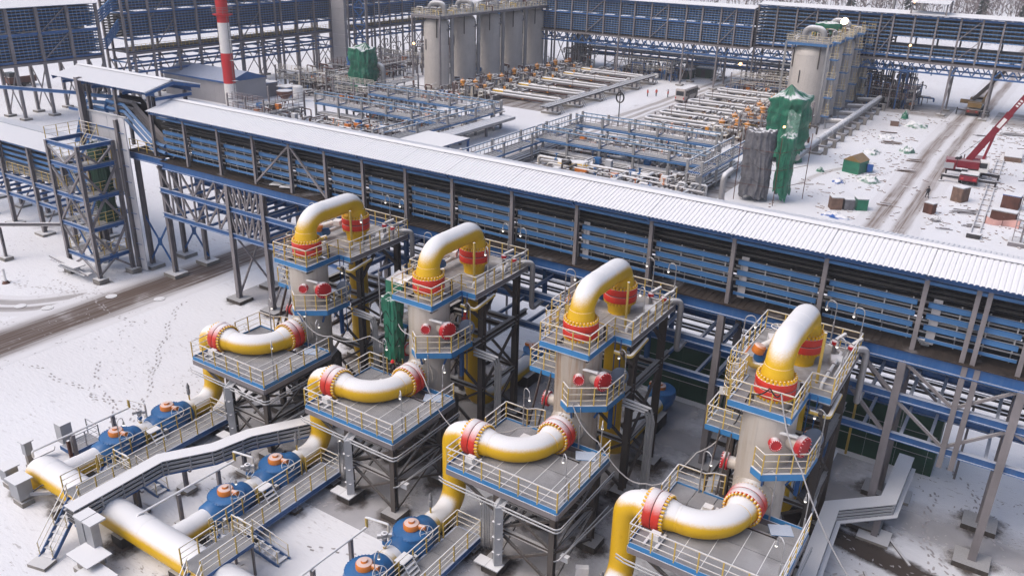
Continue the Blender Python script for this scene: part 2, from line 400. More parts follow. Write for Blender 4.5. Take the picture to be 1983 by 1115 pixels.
def road_material(name, tracks, mud, amount, edge=0.8):
    """u runs -1..1 across the road, v in metres along it; wheel tracks show mud, the rest is packed snow"""
    m = bpy.data.materials.new(name); m.use_nodes = True
    n = m.node_tree.nodes; L = m.node_tree.links; b = n['Principled BSDF']; b.inputs['Roughness'].default_value = 0.8
    uv = n.new('ShaderNodeUVMap'); sx = n.new('ShaderNodeSeparateXYZ'); L.new(uv.outputs[0], sx.inputs[0])
    def mth(op, x, y=0.0, z=None):
        q = n.new('ShaderNodeMath'); q.operation = op
        for i, v in enumerate((x, y, z)):
            if v is None: continue
            if isinstance(v, (float,int)): q.inputs[i].default_value = v
            else: L.new(v, q.inputs[i])
        return q.outputs[0]
    def nz(su, sv, det, scale=1.0):
        mp = n.new('ShaderNodeMapping'); mp.inputs['Scale'].default_value = (su, sv, 1); L.new(uv.outputs[0], mp.inputs[0])
        t = n.new('ShaderNodeTexNoise'); t.inputs['Scale'].default_value = scale; t.inputs['Detail'].default_value = det; L.new(mp.outputs[0], t.inputs['Vector']); return t.outputs[0]
    def rng(v, a, b_, c=0.0, d=1.0, sm=True):
        q = n.new('ShaderNodeMapRange'); q.interpolation_type = 'SMOOTHSTEP' if sm else 'LINEAR'
        q.inputs[1].default_value = a; q.inputs[2].default_value = b_; q.inputs[3].default_value = c; q.inputs[4].default_value = d; L.new(v, q.inputs[0]); return q.outputs[0]
    u = mth('ADD', sx.outputs[0], mth('MULTIPLY_ADD', nz(0.6, 0.09, 3), 0.28, -0.14))
    f = None
    for c, hw in tracks:
        d = mth('ABSOLUTE', mth('SUBTRACT', u, c)); t = rng(d, hw*0.45, hw*1.35, 1.0, 0.0)
        f = t if f is None else mth('MAXIMUM', f, t)
    st = rng(nz(9.0, 0.045, 6), 0.36, 0.66)
    st2 = rng(nz(26.0, 0.12, 4), 0.35, 0.62)
    f = mth('MULTIPLY', f, mth('MULTIPLY_ADD', mth('MULTIPLY', st, st2), 0.8, 0.62))
    f = mth('MULTIPLY', f, rng(nz(1.5, 0.5, 7), 0.25, 0.5, 0.7, 1.0))
    f = mth('MULTIPLY', mth('MULTIPLY', f, rng(mth('ABSOLUTE', sx.outputs[0]), edge, 1.0, 1.0, 0.0)), amount)
    q = n.new('ShaderNodeMix'); q.data_type = 'RGBA'; L.new(f, q.inputs[0]); q.inputs[6].default_value = (0.74,0.74,0.78,1); q.inputs[7].default_value = mud
    L.new(q.outputs[2], b.inputs['Base Color'])
    bp = n.new('ShaderNodeBump'); bp.inputs['Strength'].default_value = 0.5; bp.inputs['Distance'].default_value = 0.1; L.new(nz(9.0, 0.1, 5), bp.inputs['Height']); L.new(bp.outputs[0], b.inputs['Normal'])
    return m
def strip(name, pts, hw, z, m):
    me = bpy.data.meshes.new(name); vs = []; fs = []; uvs = []; d = 0.0
    P_ = [Vector((p[0],p[1],0)) for p in pts]
    # resample smoothly
    Q = []
    for i in range(len(P_)-1):
        for k in range(6):
            t = k/6; p0 = P_[max(i-1,0)]; p1 = P_[i]; p2 = P_[i+1]; p3 = P_[min(i+2,len(P_)-1)]
            Q.append(0.5*((2*p1)+(p2-p0)*t+(2*p0-5*p1+4*p2-p3)*t*t+(3*p1-p0-3*p2+p3)*t**3))
    Q.append(P_[-1])
    for i, p in enumerate(Q):
        t = (Q[min(i+1,len(Q)-1)]-Q[max(i-1,0)]).normalized(); nn = Vector((t.y,-t.x,0))
        if i: d += (p-Q[i-1]).length
        for s in (-1,1):
            v = p+nn*hw*s; vs.append((v.x,v.y,z)); uvs.append((s,d))
    for i in range(len(Q)-1): fs.append((2*i,2*i+1,2*i+3,2*i+2))
    me.from_pydata(vs, [], fs); uvl = me.uv_layers.new(name='UVMap')
    for poly in me.polygons:
        for li, vi in zip(poly.loop_indices, poly.vertices): uvl.data[li].uv = uvs[vi]
    me.materials.append(m); o = bpy.data.objects.new(name, me); COL.objects.link(o); o['kind'] = 'structure'; return o
MUD = (0.115,0.082,0.068,1)
strip('muddy_road', [(-73.9,-10),(-73.9,20),(-73.8,45),(-73.7,70),(-73.4,95)], 4.3, 0.010, road_material('muddy_road_surface', [(0,0.62)], MUD, 1.35))
strip('side_track', [(-77,41),(-80,36.5),(-84,34),(-90,31),(-100,26)], 2.4, 0.006, road_material('side_track_surface', [(-0.35,0.22),(0.35,0.25)], MUD, 0.7))
strip('yard_road', [(-15.2,90),(-15.3,130),(-15.6,165),(-15.0,210),(-13.5,300),(-12,420)], 4.2, 0.010, road_material('yard_road_surface', [(-0.42,0.26),(0.38,0.24)], (0.24,0.19,0.17,1), 0.95))
strip('plant_road', [(-72.6,80),(-72.2,125),(-72.5,160),(-72.3,200),(-72,260),(-72,330)], 4.6, 0.010, road_material('plant_road_surface', [(-0.6,0.16),(-0.1,0.13),(0.35,0.15),(0.65,0.12)], (0.28,0.245,0.23,1), 0.85))
strip('trodden_ground', [(-100,150),(-100,200)], 13.5, 0.004, road_material('trodden_ground_surface', [(0,1.3)], (0.16,0.13,0.115,1), 0.95, 0.9))
strip('trodden_ground', [(-57,147),(-56,196)], 11.5, 0.004, road_material('trodden_ground_surface', [(0,1.3)], (0.16,0.13,0.115,1), 0.95, 0.9))
strip('trodden_ground', [(-120,110),(-92,110)], 12, 0.004, road_material('trodden_ground_surface', [(0,1.3)], (0.17,0.14,0.13,1), 0.8, 0.85))
strip('trodden_ground', [(-72,113),(-38,113)], 12, 0.004, road_material('trodden_ground_surface', [(0,1.3)], (0.17,0.14,0.13,1), 0.8, 0.85))
strip('trodden_ground', [(-150,142),(-118,142)], 13, 0.004, road_material('trodden_ground_surface', [(0,1.3)], (0.2,0.17,0.16,1), 0.6, 0.8))
strip('trodden_ground', [(-46,207),(20,207)], 9, 0.004, road_material('trodden_ground_surface', [(0,1.3)], (0.16,0.13,0.12,1), 0.7, 0.8))
strip('footpath_to_shed', [(-30.5,128),(-29.5,136),(-27,143),(-23,148)], 0.7, 0.006, road_material('footpath_surface', [(0,0.7)], (0.42,0.38,0.36,1), 0.6))

# bare wet soil round the footings, and trails of footprints pressed through the snow
def soil_or_shade_material(name, mud, amount, lo=0.3, hi=0.85, wob=1.0, scale=1.3):
    """bare soil, or thin snow with painted shade, whose ragged edge gives way to the snow sheet underneath"""
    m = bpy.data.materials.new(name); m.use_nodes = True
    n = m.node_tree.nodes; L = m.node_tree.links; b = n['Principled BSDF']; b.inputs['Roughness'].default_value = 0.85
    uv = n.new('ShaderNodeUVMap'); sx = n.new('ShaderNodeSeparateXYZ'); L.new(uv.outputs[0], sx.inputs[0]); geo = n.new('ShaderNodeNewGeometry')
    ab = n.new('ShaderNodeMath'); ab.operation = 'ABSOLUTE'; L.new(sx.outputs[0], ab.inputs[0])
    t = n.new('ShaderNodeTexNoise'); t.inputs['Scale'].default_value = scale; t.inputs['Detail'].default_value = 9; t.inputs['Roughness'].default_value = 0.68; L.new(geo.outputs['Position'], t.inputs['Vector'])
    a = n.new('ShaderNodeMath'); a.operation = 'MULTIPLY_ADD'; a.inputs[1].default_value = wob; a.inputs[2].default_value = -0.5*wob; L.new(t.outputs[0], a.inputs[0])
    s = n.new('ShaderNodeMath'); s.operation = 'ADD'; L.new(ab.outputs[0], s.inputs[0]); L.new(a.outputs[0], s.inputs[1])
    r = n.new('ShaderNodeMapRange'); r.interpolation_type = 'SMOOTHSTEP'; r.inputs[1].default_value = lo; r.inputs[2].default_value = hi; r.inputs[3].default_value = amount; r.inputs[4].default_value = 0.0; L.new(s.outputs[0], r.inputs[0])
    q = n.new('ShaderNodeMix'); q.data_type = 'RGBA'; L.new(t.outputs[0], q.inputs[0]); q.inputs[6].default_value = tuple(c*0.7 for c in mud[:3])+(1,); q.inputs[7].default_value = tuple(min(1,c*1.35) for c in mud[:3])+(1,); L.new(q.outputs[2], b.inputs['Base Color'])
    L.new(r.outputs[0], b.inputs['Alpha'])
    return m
def soil_patches(name, spots, amount):
    me = bpy.data.meshes.new(name); vs = []; fs = []; uvs = []; r = random.Random(4)
    for i_, (x, y, rad) in enumerate(spots):
        rad *= 1.35; zz = 0.014+0.0006*i_
        o = len(vs); n = 22; vs.append((x,y,zz)); uvs.append((0,x))
        for k in range(n):
            a = 2*pi*k/n; q = rad*(0.75+0.5*noise.noise(Vector((cos(a)*1.3+x,sin(a)*1.3+y,0)))); vs.append((x+q*cos(a),y+q*sin(a),zz)); uvs.append((1,x+a*rad))
        fs += [(o,o+1+k,o+1+(k+1)%n) for k in range(n)]
    me.from_pydata(vs, [], fs); uvl = me.uv_layers.new(name='UVMap')
    for poly in me.polygons:
        for li, vi in zip(poly.loop_indices, poly.vertices): uvl.data[li].uv = uvs[vi]
    me.materials.append(soil_or_shade_material(name+'_surface', (0.10,0.08,0.07,1), amount)); o = bpy.data.objects.new(name, me); COL.objects.link(o); o['kind'] = 'structure'
SPOTS = []
for u in (-40.7,-29.25,-17.6,-5.8):
    SPOTS += [(u-0.35,32.8,1.7),(u-4.1,32.8,1.9),(u-4.3,37.6,1.8),(u-0.35,37.6,1.8),(u-1,43.3,2.0),(u-6,43.3,2.0),(u-6,47.7,2.2),(u-1,47.7,2.2),(u-3.3,40.3,3.6),(u-3.9,52.3,2.2),(u-6.6,29.5,1.5),(u-6.6,26,1.5),(u-6.6,33,1.5),(u-9.2,28.6,1.3)]
for x in (-64.3,-59.4,-48.2,-37.4,-26.4,-15.3,-4.15,2.05): SPOTS += [(x,49.5,1.9),(x,53.8,1.9)]
SPOTS += [(-84.7,44.1,1.2),(-79.4,44.1,1.2),(-79.4,47.9,1.2),(-43.3,23.8,1.2),(-42.7,26.9,1.2),(-41,30.4,1.2),(-51,20.5,1.4),(-47.5,21.4,1.8),(-41.5,21.4,1.8),(-36,21.4,2.0),(-3.4,48.6,1.6)]
soil_patches('bare_wet_soil', SPOTS, 0.85)
strip('wet_trench', [(-9,47.6),(-3,46.9),(3,45.6),(10,44.2)], 1.5, 0.013, soil_or_shade_material('wet_trench_surface', (0.075,0.058,0.05,1), 0.95, 0.4, 0.8, 0.7, 0.9))
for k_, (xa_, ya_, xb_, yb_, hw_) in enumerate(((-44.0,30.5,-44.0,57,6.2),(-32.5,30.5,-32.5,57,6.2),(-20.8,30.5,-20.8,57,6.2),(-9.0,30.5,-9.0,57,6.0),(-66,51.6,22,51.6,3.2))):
    strip('sheltered_ground', [(xa_,ya_),(xb_,yb_)], hw_, 0.004+0.0009*k_, soil_or_shade_material('sheltered_ground_surface', (0.42,0.41,0.43,1), 0.6, 0.05, 1.0, 0.75, 0.6))  # thinner snow, greyed further by contact shade painted under units and gallery
def footprints():
    g = G(); r = random.Random(12)
    trails = [((-52,29),(-66,43)),((-66,43),(-69,47)),((-50,31),(-68,30)),((-46,24),(-64,34)),((-60,46),(-50,38)),((-2.5,50.5),(4,45.5)),((-1.6,56),(0.5,47)),((0.5,47),(-4.5,43)),((3.5,52),(-0.5,60)),((-36,28),(-32,34)),((-33,27),(-25,30)),((-24,30),(-20,36)),((-13,31),(-9,34)),((-6,50),(-9,54)),
        ((-84,42),(-68,40)),((-90,37),(-76,43)),((-20,44),(-12,47)),((-26,131),(-18,150)),((-28,125),(-14,118)),((-13,132),(-9,120))]
    for (xa,ya),(xb,yb) in trails:
        L = hypot(xb-xa,yb-ya); n = int(L/0.36); d = ((xb-xa)/L,(yb-ya)/L); a = atan2(d[1],d[0]); w = r.uniform(0,6)
        for k in range(n):
            if r.random() < 0.15: continue
            s = 0.13 if k % 2 else -0.13; bend = 0.9*noise.noise(Vector((k*0.09,w,0)))
            x = xa+(xb-xa)*k/n-d[1]*(s+bend)+r.uniform(-0.05,0.05); y = ya+(yb-ya)*k/n+d[0]*(s+bend)+r.uniform(-0.05,0.05); l = r.uniform(0.13,0.2); q = a+r.uniform(-0.25,0.25)
            c, sn = cos(q), sin(q); pts = [(-l,-0.05),(-l*0.3,-0.065),(l*0.7,-0.07),(l,0),(l*0.7,0.07),(-l*0.3,0.065),(-l,0.05)]
            g.add([(x+u*c-v*sn,y+u*sn+v*c,0.02) for u, v in pts],[tuple(range(7))])
    for k in range(1500):
        x, y = r.choice(((r.uniform(-75,-52),r.uniform(26,46)),(r.uniform(-5,8),r.uniform(40,60)),(r.uniform(-100,-76),r.uniform(28,47)),(r.uniform(-40,0),r.uniform(24,48))))
        if noise.noise(Vector((x*0.16,y*0.16,9))) < 0.02: continue
        l = r.uniform(0.06,0.2); q = r.uniform(0,pi); c, sn = cos(q), sin(q); g.add([(x+u*c-v*sn,y+u*sn+v*c,0.02) for u, v in ((-l,0),(0,-0.05),(l,0.01),(0,0.055))],[(0,1,2,3)])
    ST('footprints', g, 'footprint', 'stuff')
M['footprint'] = mat('pressed_snow_print', (0.42,0.40,0.42), 0.9, var=0.35, scale=0.8)
footprints()
# far forest: bare birches and spruces that read as one mass beyond the racks
def forest():
    g = G(); r = random.Random(3)
    for k in range(5200):
        d = r.uniform(0,1)**0.7; y = 395+d*420; x = r.uniform(-430,110)*(y/520)
        h = r.uniform(9,17)
        vs = []; fs = []
        w = 0.14
        vs += [(x-w,y,0),(x+w,y,0),(x,y,h)]; fs.append((0,1,2))
        for j in range(9):                                       # twig sprays
            z = h*r.uniform(0.22,1.0); a = r.uniform(0,2*pi); l = (1.1-z/h*0.7)*h*0.16; o = len(vs)
            vs += [(x,y,z-0.7),(x+cos(a)*l,y+sin(a)*l,z+0.9),(x+cos(a+0.35)*l*0.8,y+sin(a+0.35)*l*0.8,z-0.1)]; fs.append((o,o+1,o+2))
        g.add(vs, fs)
    o = ST('distant_bare_forest', g, 'birch', 'stuff'); o['label'] = 'bare snowy forest behind the far racks'
forest()
def spruce(x, y, h, label):
    t = T('spruce_tree', label, 'tree', (x,y,0), 'dark spruces standing out of the forest')
    P(t, 'trunk', G(True).tube([(x,y,0),(x,y,h)], [0.28,0.04], 6), 'wood')
    g = G(); r = random.Random(int(h*10))
    for k in range(150):
        z = h*r.uniform(0.12,0.99); l = (1-z/h)*h*0.17+0.3; a = r.uniform(0,2*pi)
        c = Vector((x,y,z)); d = Vector((cos(a),sin(a),-0.35)); s = Vector((-sin(a),cos(a),0))
        g.add([tuple(c+Vector((0,0,0.5))), tuple(c+d*l+s*0.35), tuple(c+d*l-s*0.35), tuple(c+d*l*0.6-Vector((0,0,0.5)))], [(0,1,3),(0,3,2)])
    P(t, 'crown', g, 'sprc')
for x, y, h, lb in ((-64,415,24,'tallest dark spruce behind the raised roof of the far rack'),(-38,440,20,'dark spruce right of the tallest one at the forest edge'),(-92,430,19,'dark spruce left of the tallest one at the forest edge'),(-20,400,17,'small dark spruce at the right end of the forest edge')):
    spruce(x, y, h, lb)

# ================================================================ the long cable gallery in the middle
RF, RB = 49.5, 53.7         # front and back column rows
DECK, HEAD = 12.9, 17.75
def corr_panel(x0, x1, ya, za, yb, zb, per=0.29, dep=0.055):
    """trapezoid sheet, ribs running up the slope, solid 12 mm sheet"""
    g = G(); n = max(1, round((x1-x0)/per)); p = (x1-x0)/n; xs = []
    for i in range(n):
        a = x0+i*p
        xs += [(a, 0.0), (a+p*0.22, 0.0), (a+p*0.34, dep), (a+p*0.88, dep)]
    xs.append((x1, 0.0)); k = len(xs); vs = []
    for off in (0.0, -0.03):
        for y, z in ((ya,za),(yb,zb)):
            for x, d in xs: vs.append((x, y, z+d+off))
    fs = []
    s = 1 if yb > ya else -1
    for i in range(k-1):
        f = (i, i+1, k+i+1, k+i); b = (2*k+i, 3*k+i, 3*k+i+1, 2*k+i+1)
        e = (i, 2*k+i, 2*k+i+1, i+1)
        fs += [f, b, e] if s > 0 else [f[::-1], b[::-1], e[::-1]]
    g.add(vs, fs); return g
XC = [-74.7,-69.7,-64.8,-60.0,-55.3,-51.0,-46.7,-42.1,-37.45,-31.95,-26.5,-20.8,-15.1,-9.4,-3.85,1.6,7.0,12.5,18.0]
gal = T('cable_gallery', 'long blue cable gallery on tall columns under a snowy corrugated roof', 'cable gallery', (-28,51.6,0))
def gallery():
    t = gal
    YE, ZE, YR, ZR, YK = 48.4, 17.95, 51.65, 18.68, 54.9
    xs = [-73.9]+[x for x in XC[1:]]
    for a, b in zip(xs[:-1], xs[1:]):
        P(t, 'roof_panel', corr_panel(a+0.01, b-0.01, YE, ZE, YR-0.12, ZR), 'roof')
        P(t, 'roof_panel', corr_panel(a+0.01, b-0.01, YK, ZE, YR+0.12, ZR), 'roof')
        P(t, 'ridge_cap', G().add([(a,YR-0.42,ZR+0.045),(b,YR-0.42,ZR+0.045),(b,YR,ZR+0.14),(a,YR,ZR+0.14),(b,YR+0.42,ZR+0.045),(a,YR+0.42,ZR+0.045)], [(0,1,2,3),(3,2,4,5)]), 'roof')
        P(t, 'deck_panel', deck_panel(a, b), 'deckbrown')
        P(t, 'edge_beam', G().ibeam((a,RF-0.05,DECK-0.48),(b,RF-0.05,DECK-0.48), 0.34, 0.8), 'blue')
        P(t, 'edge_beam', G().ibeam((a,RB,DECK-0.48),(b,RB,DECK-0.48), 0.34, 0.8), 'blue')
        P(t, 'eave_beam', G().ibeam((a,RF-0.6,17.72),(b,RF-0.6,17.72), 0.16, 0.3), 'blue')
        P(t, 'eave_beam', G().ibeam((a,RB+0.6,17.72),(b,RB+0.6,17.72), 0.16, 0.3), 'blue')
        P(t, 'wall_beam', G().bar((a+0.13,RF-0.02,17.18),(b-0.13,RF-0.02,17.18), 0.12, 0.2), 'trayblue')
        # cable trays: three ladders each with a deep front plate, rungs and black cables
        for z in (14.22,14.92,15.62):
            g = G(); g.box(a+0.3, b-0.3, RF+0.32, RF+0.36, z-0.06, z+0.29); g.box(a+0.3, b-0.3, RF+0.32, RF+0.42, z+0.25, z+0.28)
            P(t, 'tray_plate', g, 'trayblue')
            g = G()
            g.box(a, b, RF+1.35, RF+1.39, z+0.05, z+0.2); g.box(a, b, RF+0.55, RF+0.59, z+0.1, z+0.22)
            k = a+0.6
            while k < b-0.2: g.box(k, k+0.06, RF+0.44, RF+1.35, z+0.02, z+0.06); k += 1.2
            P(t, 'tray_ladder', g, 'steel')
            g = G(); 
            for q in range(5): g.tube([(a,RF+0.7+q*0.14,z+0.16),((a+b)/2,RF+0.7+q*0.14,z+0.12),(b,RF+0.7+q*0.14,z+0.16)], 0.06, 5, False)
            P(t, 'tray_cables', g, 'cable')
        g = G()
        for k in range(4):
            x = a+0.55+k*(b-a-1.1)/3
            g.box(x-0.04, x+0.04, RF+0.37, RF+0.43, 14.0, 16.0)
            g.box(x-0.04, x+0.04, RF+1.45, RF+1.5, DECK, 17.2)
        P(t, 'tray_hangers', g, 'lampgrey')
        P(t, 'side_rung', G().bar((a+0.1,RF+0.62,14.62),(b-0.1,RF+0.62,14.62),0.05,0.09).bar((a+0.1,RF+0.62,15.32),(b-0.1,RF+0.62,15.32),0.05,0.09).bar((a+0.1,RF+0.62,13.9),(b-0.1,RF+0.62,13.9),0.05,0.09), 'lampgrey')
        P(t, 'low_rail', G().bar((a+0.2,RF+0.4,13.55),(b-0.2,RF+0.4,13.55), 0.07, 0.2), 'trayblue')
        g = G()
        for zz in (16.25,16.55,16.85):
            for q in range(4): g.tube([(a,RF+0.5+q*0.25,zz),(b,RF+0.5+q*0.25,zz+0.02)], 0.085, 6, False)
        P(t, 'upper_cables', g, 'cable')
        g = G()
        for zz in (14.2,14.9,15.6,16.4):
            g.box(a, b, RF+2.2, RF+2.24, zz, zz+0.22); g.box(a, b, RB-0.75, RB-0.71, zz, zz+0.22); g.box(a, b, RF+2.2, RB-0.7, zz, zz+0.03)
        P(t, 'back_trays', g, 'darkpipe')
        P(t, 'rafter', G().ibeam((a,RF-0.75,17.65),(a,51.65,18.5), 0.14, 0.24), 'blue'); P(t, 'rafter', G().ibeam((a,RB+0.85,17.65),(a,51.65,18.5), 0.14, 0.24), 'blue')
        P(t, 'tie_beam', G().ibeam((a,RF,17.55),(a,RB,17.55), 0.16, 0.26), 'blue')
    for x in XC:
        if x > -75:
            P(t, 'column', G().ibeam((x,RF,DECK),(x,RF,HEAD-0.1), 0.26, 0.28), 'steel')
            P(t, 'column', G().ibeam((x,RB,DECK),(x,RB,HEAD-0.1), 0.26, 0.28), 'steel')
            P(t, 'column_head', G().box(x-0.2,x+0.2,RF-0.16,RF+0.16,HEAD-0.1,HEAD+0.08), 'blue')
    P(t, 'column', G().ibeam((-0.65,RF,DECK),(-0.65,RF,HEAD-0.1), 0.26, 0.28), 'steel'); P(t, 'column', G().ibeam((-1.2,RF,DECK),(-1.2,RF,HEAD-0.1), 0.26, 0.28), 'steel')
    # wall bracing in two bays
    for x0, x1 in ((-60.0,-55.3),(-55.3,-51.0)):
        s = x0 if x0 < -58 else x1
        P(t, 'brace', G().bar((s,RF-0.02,DECK+0.2),(-55.3,RF-0.02,17.2), 0.16), 'steel')
    P(t, 'brace', G().bar((2.0,RF-0.02,17.3),(7,RF-0.02,DECK+0.3), 0.16), 'steel')
    # lower storey: big columns, longitudinal beams, truss diagonals
    LC = [-64.3,-59.4,-48.2,-37.4,-26.4,-15.3,-4.15,2.05,13.0]
    for x in LC:
        for y in (RF,RB):
            P(t, 'column', G().ibeam((x,y,0.2),(x,y,DECK-0.85), 0.44, 0.46), 'steel')
            P(t, 'footing', G().box(x-1.0,x+1.0,y-0.85,y+0.85,-0.05,0.36), 'darkcon' if x > -70 else 'concrete')
        P(t, 'cross_beam', G().ibeam((x,RF,9.6),(x,RB,9.6), 0.26, 0.4), 'blue'); P(t, 'cross_beam', G().ibeam((x,RF,7.2),(x,RB,7.2), 0.26, 0.4), 'blue')
        P(t, 'portal_brace', G().bar((x,RF+0.2,0.8),(x,RB-0.2,7.0), 0.16), 'steel'); P(t, 'portal_brace', G().bar((x+0.05,RB-0.2,0.8),(x+0.05,RF+0.2,7.0), 0.16), 'steel')
    allx = [-74.9]+LC
    for a, b in zip(allx[:-1], allx[1:]):
        for y in (RF,RB):
            P(t, 'truss_chord', G().ibeam((a,y,9.68),(b,y,9.68), 0.3, 0.48), 'blue'); P(t, 'truss_chord', G().ibeam((a,y,7.0),(b,y,7.0), 0.3, 0.48), 'blue')
            if b <= -59.4: n = 6
            elif a >= -5: n = 2
            else:
                P(t, 'truss_post', G().ibeam((a+(b-a)*0.55,y,7.2),(a+(b-a)*0.55,y,12.1),0.3,0.3), 'blue')
                if a > -16:
                    for zb, zt in ((7.2,9.5),(9.9,12.1)): P(t, 'truss_diagonal', G().bar((b-2.6,y,zt),(b-0.3,y,zb),0.2), 'steel')
                continue
            for k in range(n):
                p = a+(b-a)*k/n; q = a+(b-a)*(k+1)/n
                up = (k < n/2)
                for zb, zt in ((7.2,9.5),(9.9,12.1)):
                    if y == RB and k % 2: continue
                    if k > 0: P(t, 'truss_post', G().bar((p,y,zb),(p,y,zt), 0.15), 'steel')
                    P(t, 'truss_diagonal', G().bar((p,y,zt if up else zb),(q,y,zb if up else zt), 0.17), 'steel')
        for k in range(4):
            x = a+(b-a)*(k+0.5)/4
            for z in (7.0,9.68): P(t, 'cross_beam', G().bar((x,RF,z),(x,RB,z), 0.18, 0.26), 'blue')
    # joint between two spans: pair of hanging posts
    for x in (-0.95,-0.3): P(t, 'joint_post', G().ibeam((x,RF-0.02,5.9),(x,RF-0.02,DECK-0.1), 0.3, 0.3), 'steel')
    # end frame at the left and its blue cross bracing
    for x, y in ((-79.0,50.0),(-79.0,54.2),(-74.9,49.9),(-75.2,54.2)):
        P(t, 'column', G().ibeam((x,y,0.2),(x,y,12.2), 0.42, 0.44), 'steel'); P(t, 'footing', G().box(x-0.95,x+0.95,y-0.85,y+0.85,-0.05,0.42), 'concrete')
    for y in (49.9,54.2):
        P(t, 'end_brace', G().bar((-79,y,0.9),(-74.9,y,6.0), 0.15), 'blue'); P(t, 'end_brace', G().bar((-79,y,6.0),(-74.9,y,0.9), 0.15), 'blue')
        P(t, 'gusset', G().box(-77.25,-76.65,y-0.06,y+0.06,3.0,3.9), 'blue')
    # insulated pipes slung under the deck
    for y, z, r in ((51.0,11.65,0.42),(52.4,11.6,0.5)):
        P(t, 'under_deck_pipe', G(True).tube([(-62,y,z),(18,y,z)], r, 12), 'darkpipe')
    # pale ladder panels and small steps on the deck
    for x in (-25.9,-14.4,-3.1):
        P(t, 'access_panel', G().box(x-0.24,x+0.24,RF+0.43,RF+0.5,13.3,16.1), 'panelg')
    for x in (-58,-56.7): P(t, 'deck_plank', G().cbox((x,RF+0.9,DECK+0.2),1.4,1.3,0.06,0.4), 'galvsnow')
    for k in range(4): P(t, 'step', G().box(-3.75+k*0.08,-3.3+k*0.08,RF+0.15+k*0.2,RF+0.4+k*0.2,13.0+0.18*(3-k),13.04+0.18*(3-k)), 'galvsnow')
def deck_panel(a, b):
    g = G(); n = round((b-a)/0.42); p = (b-a)/n
    g.box(a+0.005,b-0.005,49.2,54.0,DECK-0.1,DECK-0.02)
    for i in range(n): g.box(a+i*p+p*0.2,a+i*p+p*0.75,49.15,54.0,DECK-0.02,DECK+0.012)
    return g
gallery()

# raised link roof at the left end, over the cable trays that climb
lk = T('raised_cable_bridge', 'short raised cable bridge with its own snowy roof at the left end of the gallery', 'cable bridge', (-81.5,51.6,0))
def link():
    t = lk; YE, ZE, YR, ZR, YK = 48.4, 19.72, 51.65, 20.5, 54.9
    xs = [-89.5,-84.2,-78.9,-73.6]
    for a, b in zip(xs[:-1], xs[1:]):
        P(t, 'roof_panel', corr_panel(a+0.01,b-0.01,YE,ZE,YR-0.1,ZR), 'roof'); P(t, 'roof_panel', corr_panel(a+0.01,b-0.01,YK,ZE,YR+0.1,ZR), 'roof')
        P(t, 'ridge_cap', G().add([(a,YR-0.4,ZR+0.04),(b,YR-0.4,ZR+0.04),(b,YR,ZR+0.12),(a,YR,ZR+0.12),(b,YR+0.4,ZR+0.04),(a,YR+0.4,ZR+0.04)], [(0,1,2,3),(3,2,4,5)]), 'roof')
        for y in (49.5,53.7): P(t, 'eave_beam', G().ibeam((a,y,19.4),(b,y,19.4),0.18,0.36), 'blue')
        P(t, 'purlin', G().bar((a,50.3,19.85),(b,50.3,19.85),0.12,0.2), 'blue')
    for x in xs:
        P(t, 'rafter', G().ibeam((x,48.5,19.52),(x,51.65,20.26),0.18,0.32), 'blue'); P(t, 'rafter', G().ibeam((x,54.8,19.52),(x,51.65,20.26),0.18,0.32), 'blue')
        P(t, 'tie_beam', G().ibeam((x,49.5,18.95),(x,53.7,18.95),0.16,0.3), 'blue')
    for x, z0 in ((-84.9,12.0),(-80.2,0.2),(-74.7,12.9)):
        for y in (49.5,53.7): P(t, 'column', G().ibeam((x,y,z0),(x,y,19.2),0.3,0.3), 'steel')
    # ducts: level run then a steep slope down to the gallery trays
    for k, z in enumerate((17.75,17.05,16.3)):
        P(t, 'cable_duct', G().tube([(-84.6,49.7,z-0.9),(-82.6,49.7,z-0.9),(-82.2,49.7,z),(-79.3,49.7,z-0.1),(-74.4,49.7,z-3.35),(-73.4,49.7,z-3.45)],0.2,4), 'trayblue')
        P(t, 'cable_duct', G().tube([(-82.6,50.7,z),(-79.2,50.7,z),(-74.3,50.7,z-3.3),(-73.4,50.7,z-3.4)],0.26,4), 'steel')
        P(t, 'cable_run', G().tube([(-82.6,51.6,z+0.2),(-79.2,51.6,z+0.2),(-74.3,51.6,z-3.1),(-73.4,51.6,z-3.2)],0.3,4), 'cable')
        P(t, 'cable_duct', G().tube([(-82.2,51.2,z+0.1),(-88.6,51.2,z-0.3),(-92,51.2,z-6.1),(-96,51.2,z-6.3)],0.22,4), 'trayblue')
    P(t, 'deck_panel', G().box(-79.2,-73.6,49.3,53.9,13.1,13.2), 'deckbrown')
    P(t, 'edge_beam', G().ibeam((-79.2,49.4,12.7),(-73.6,49.4,12.7),0.3,0.7), 'blue')
    P(t, 'cross_beam', G().ibeam((-89.0,49.4,16.2),(-80,49.4,16.5),0.18,0.3), 'blue'); P(t, 'cross_beam', G().ibeam((-96,45.5,18.2),(-84.9,49.5,18.2),0.2,0.36), 'blue')
    railing(t, [(-79.0,49.5,13.25),(-74.8,49.5,13.25)], 1.1, 'post')
link()

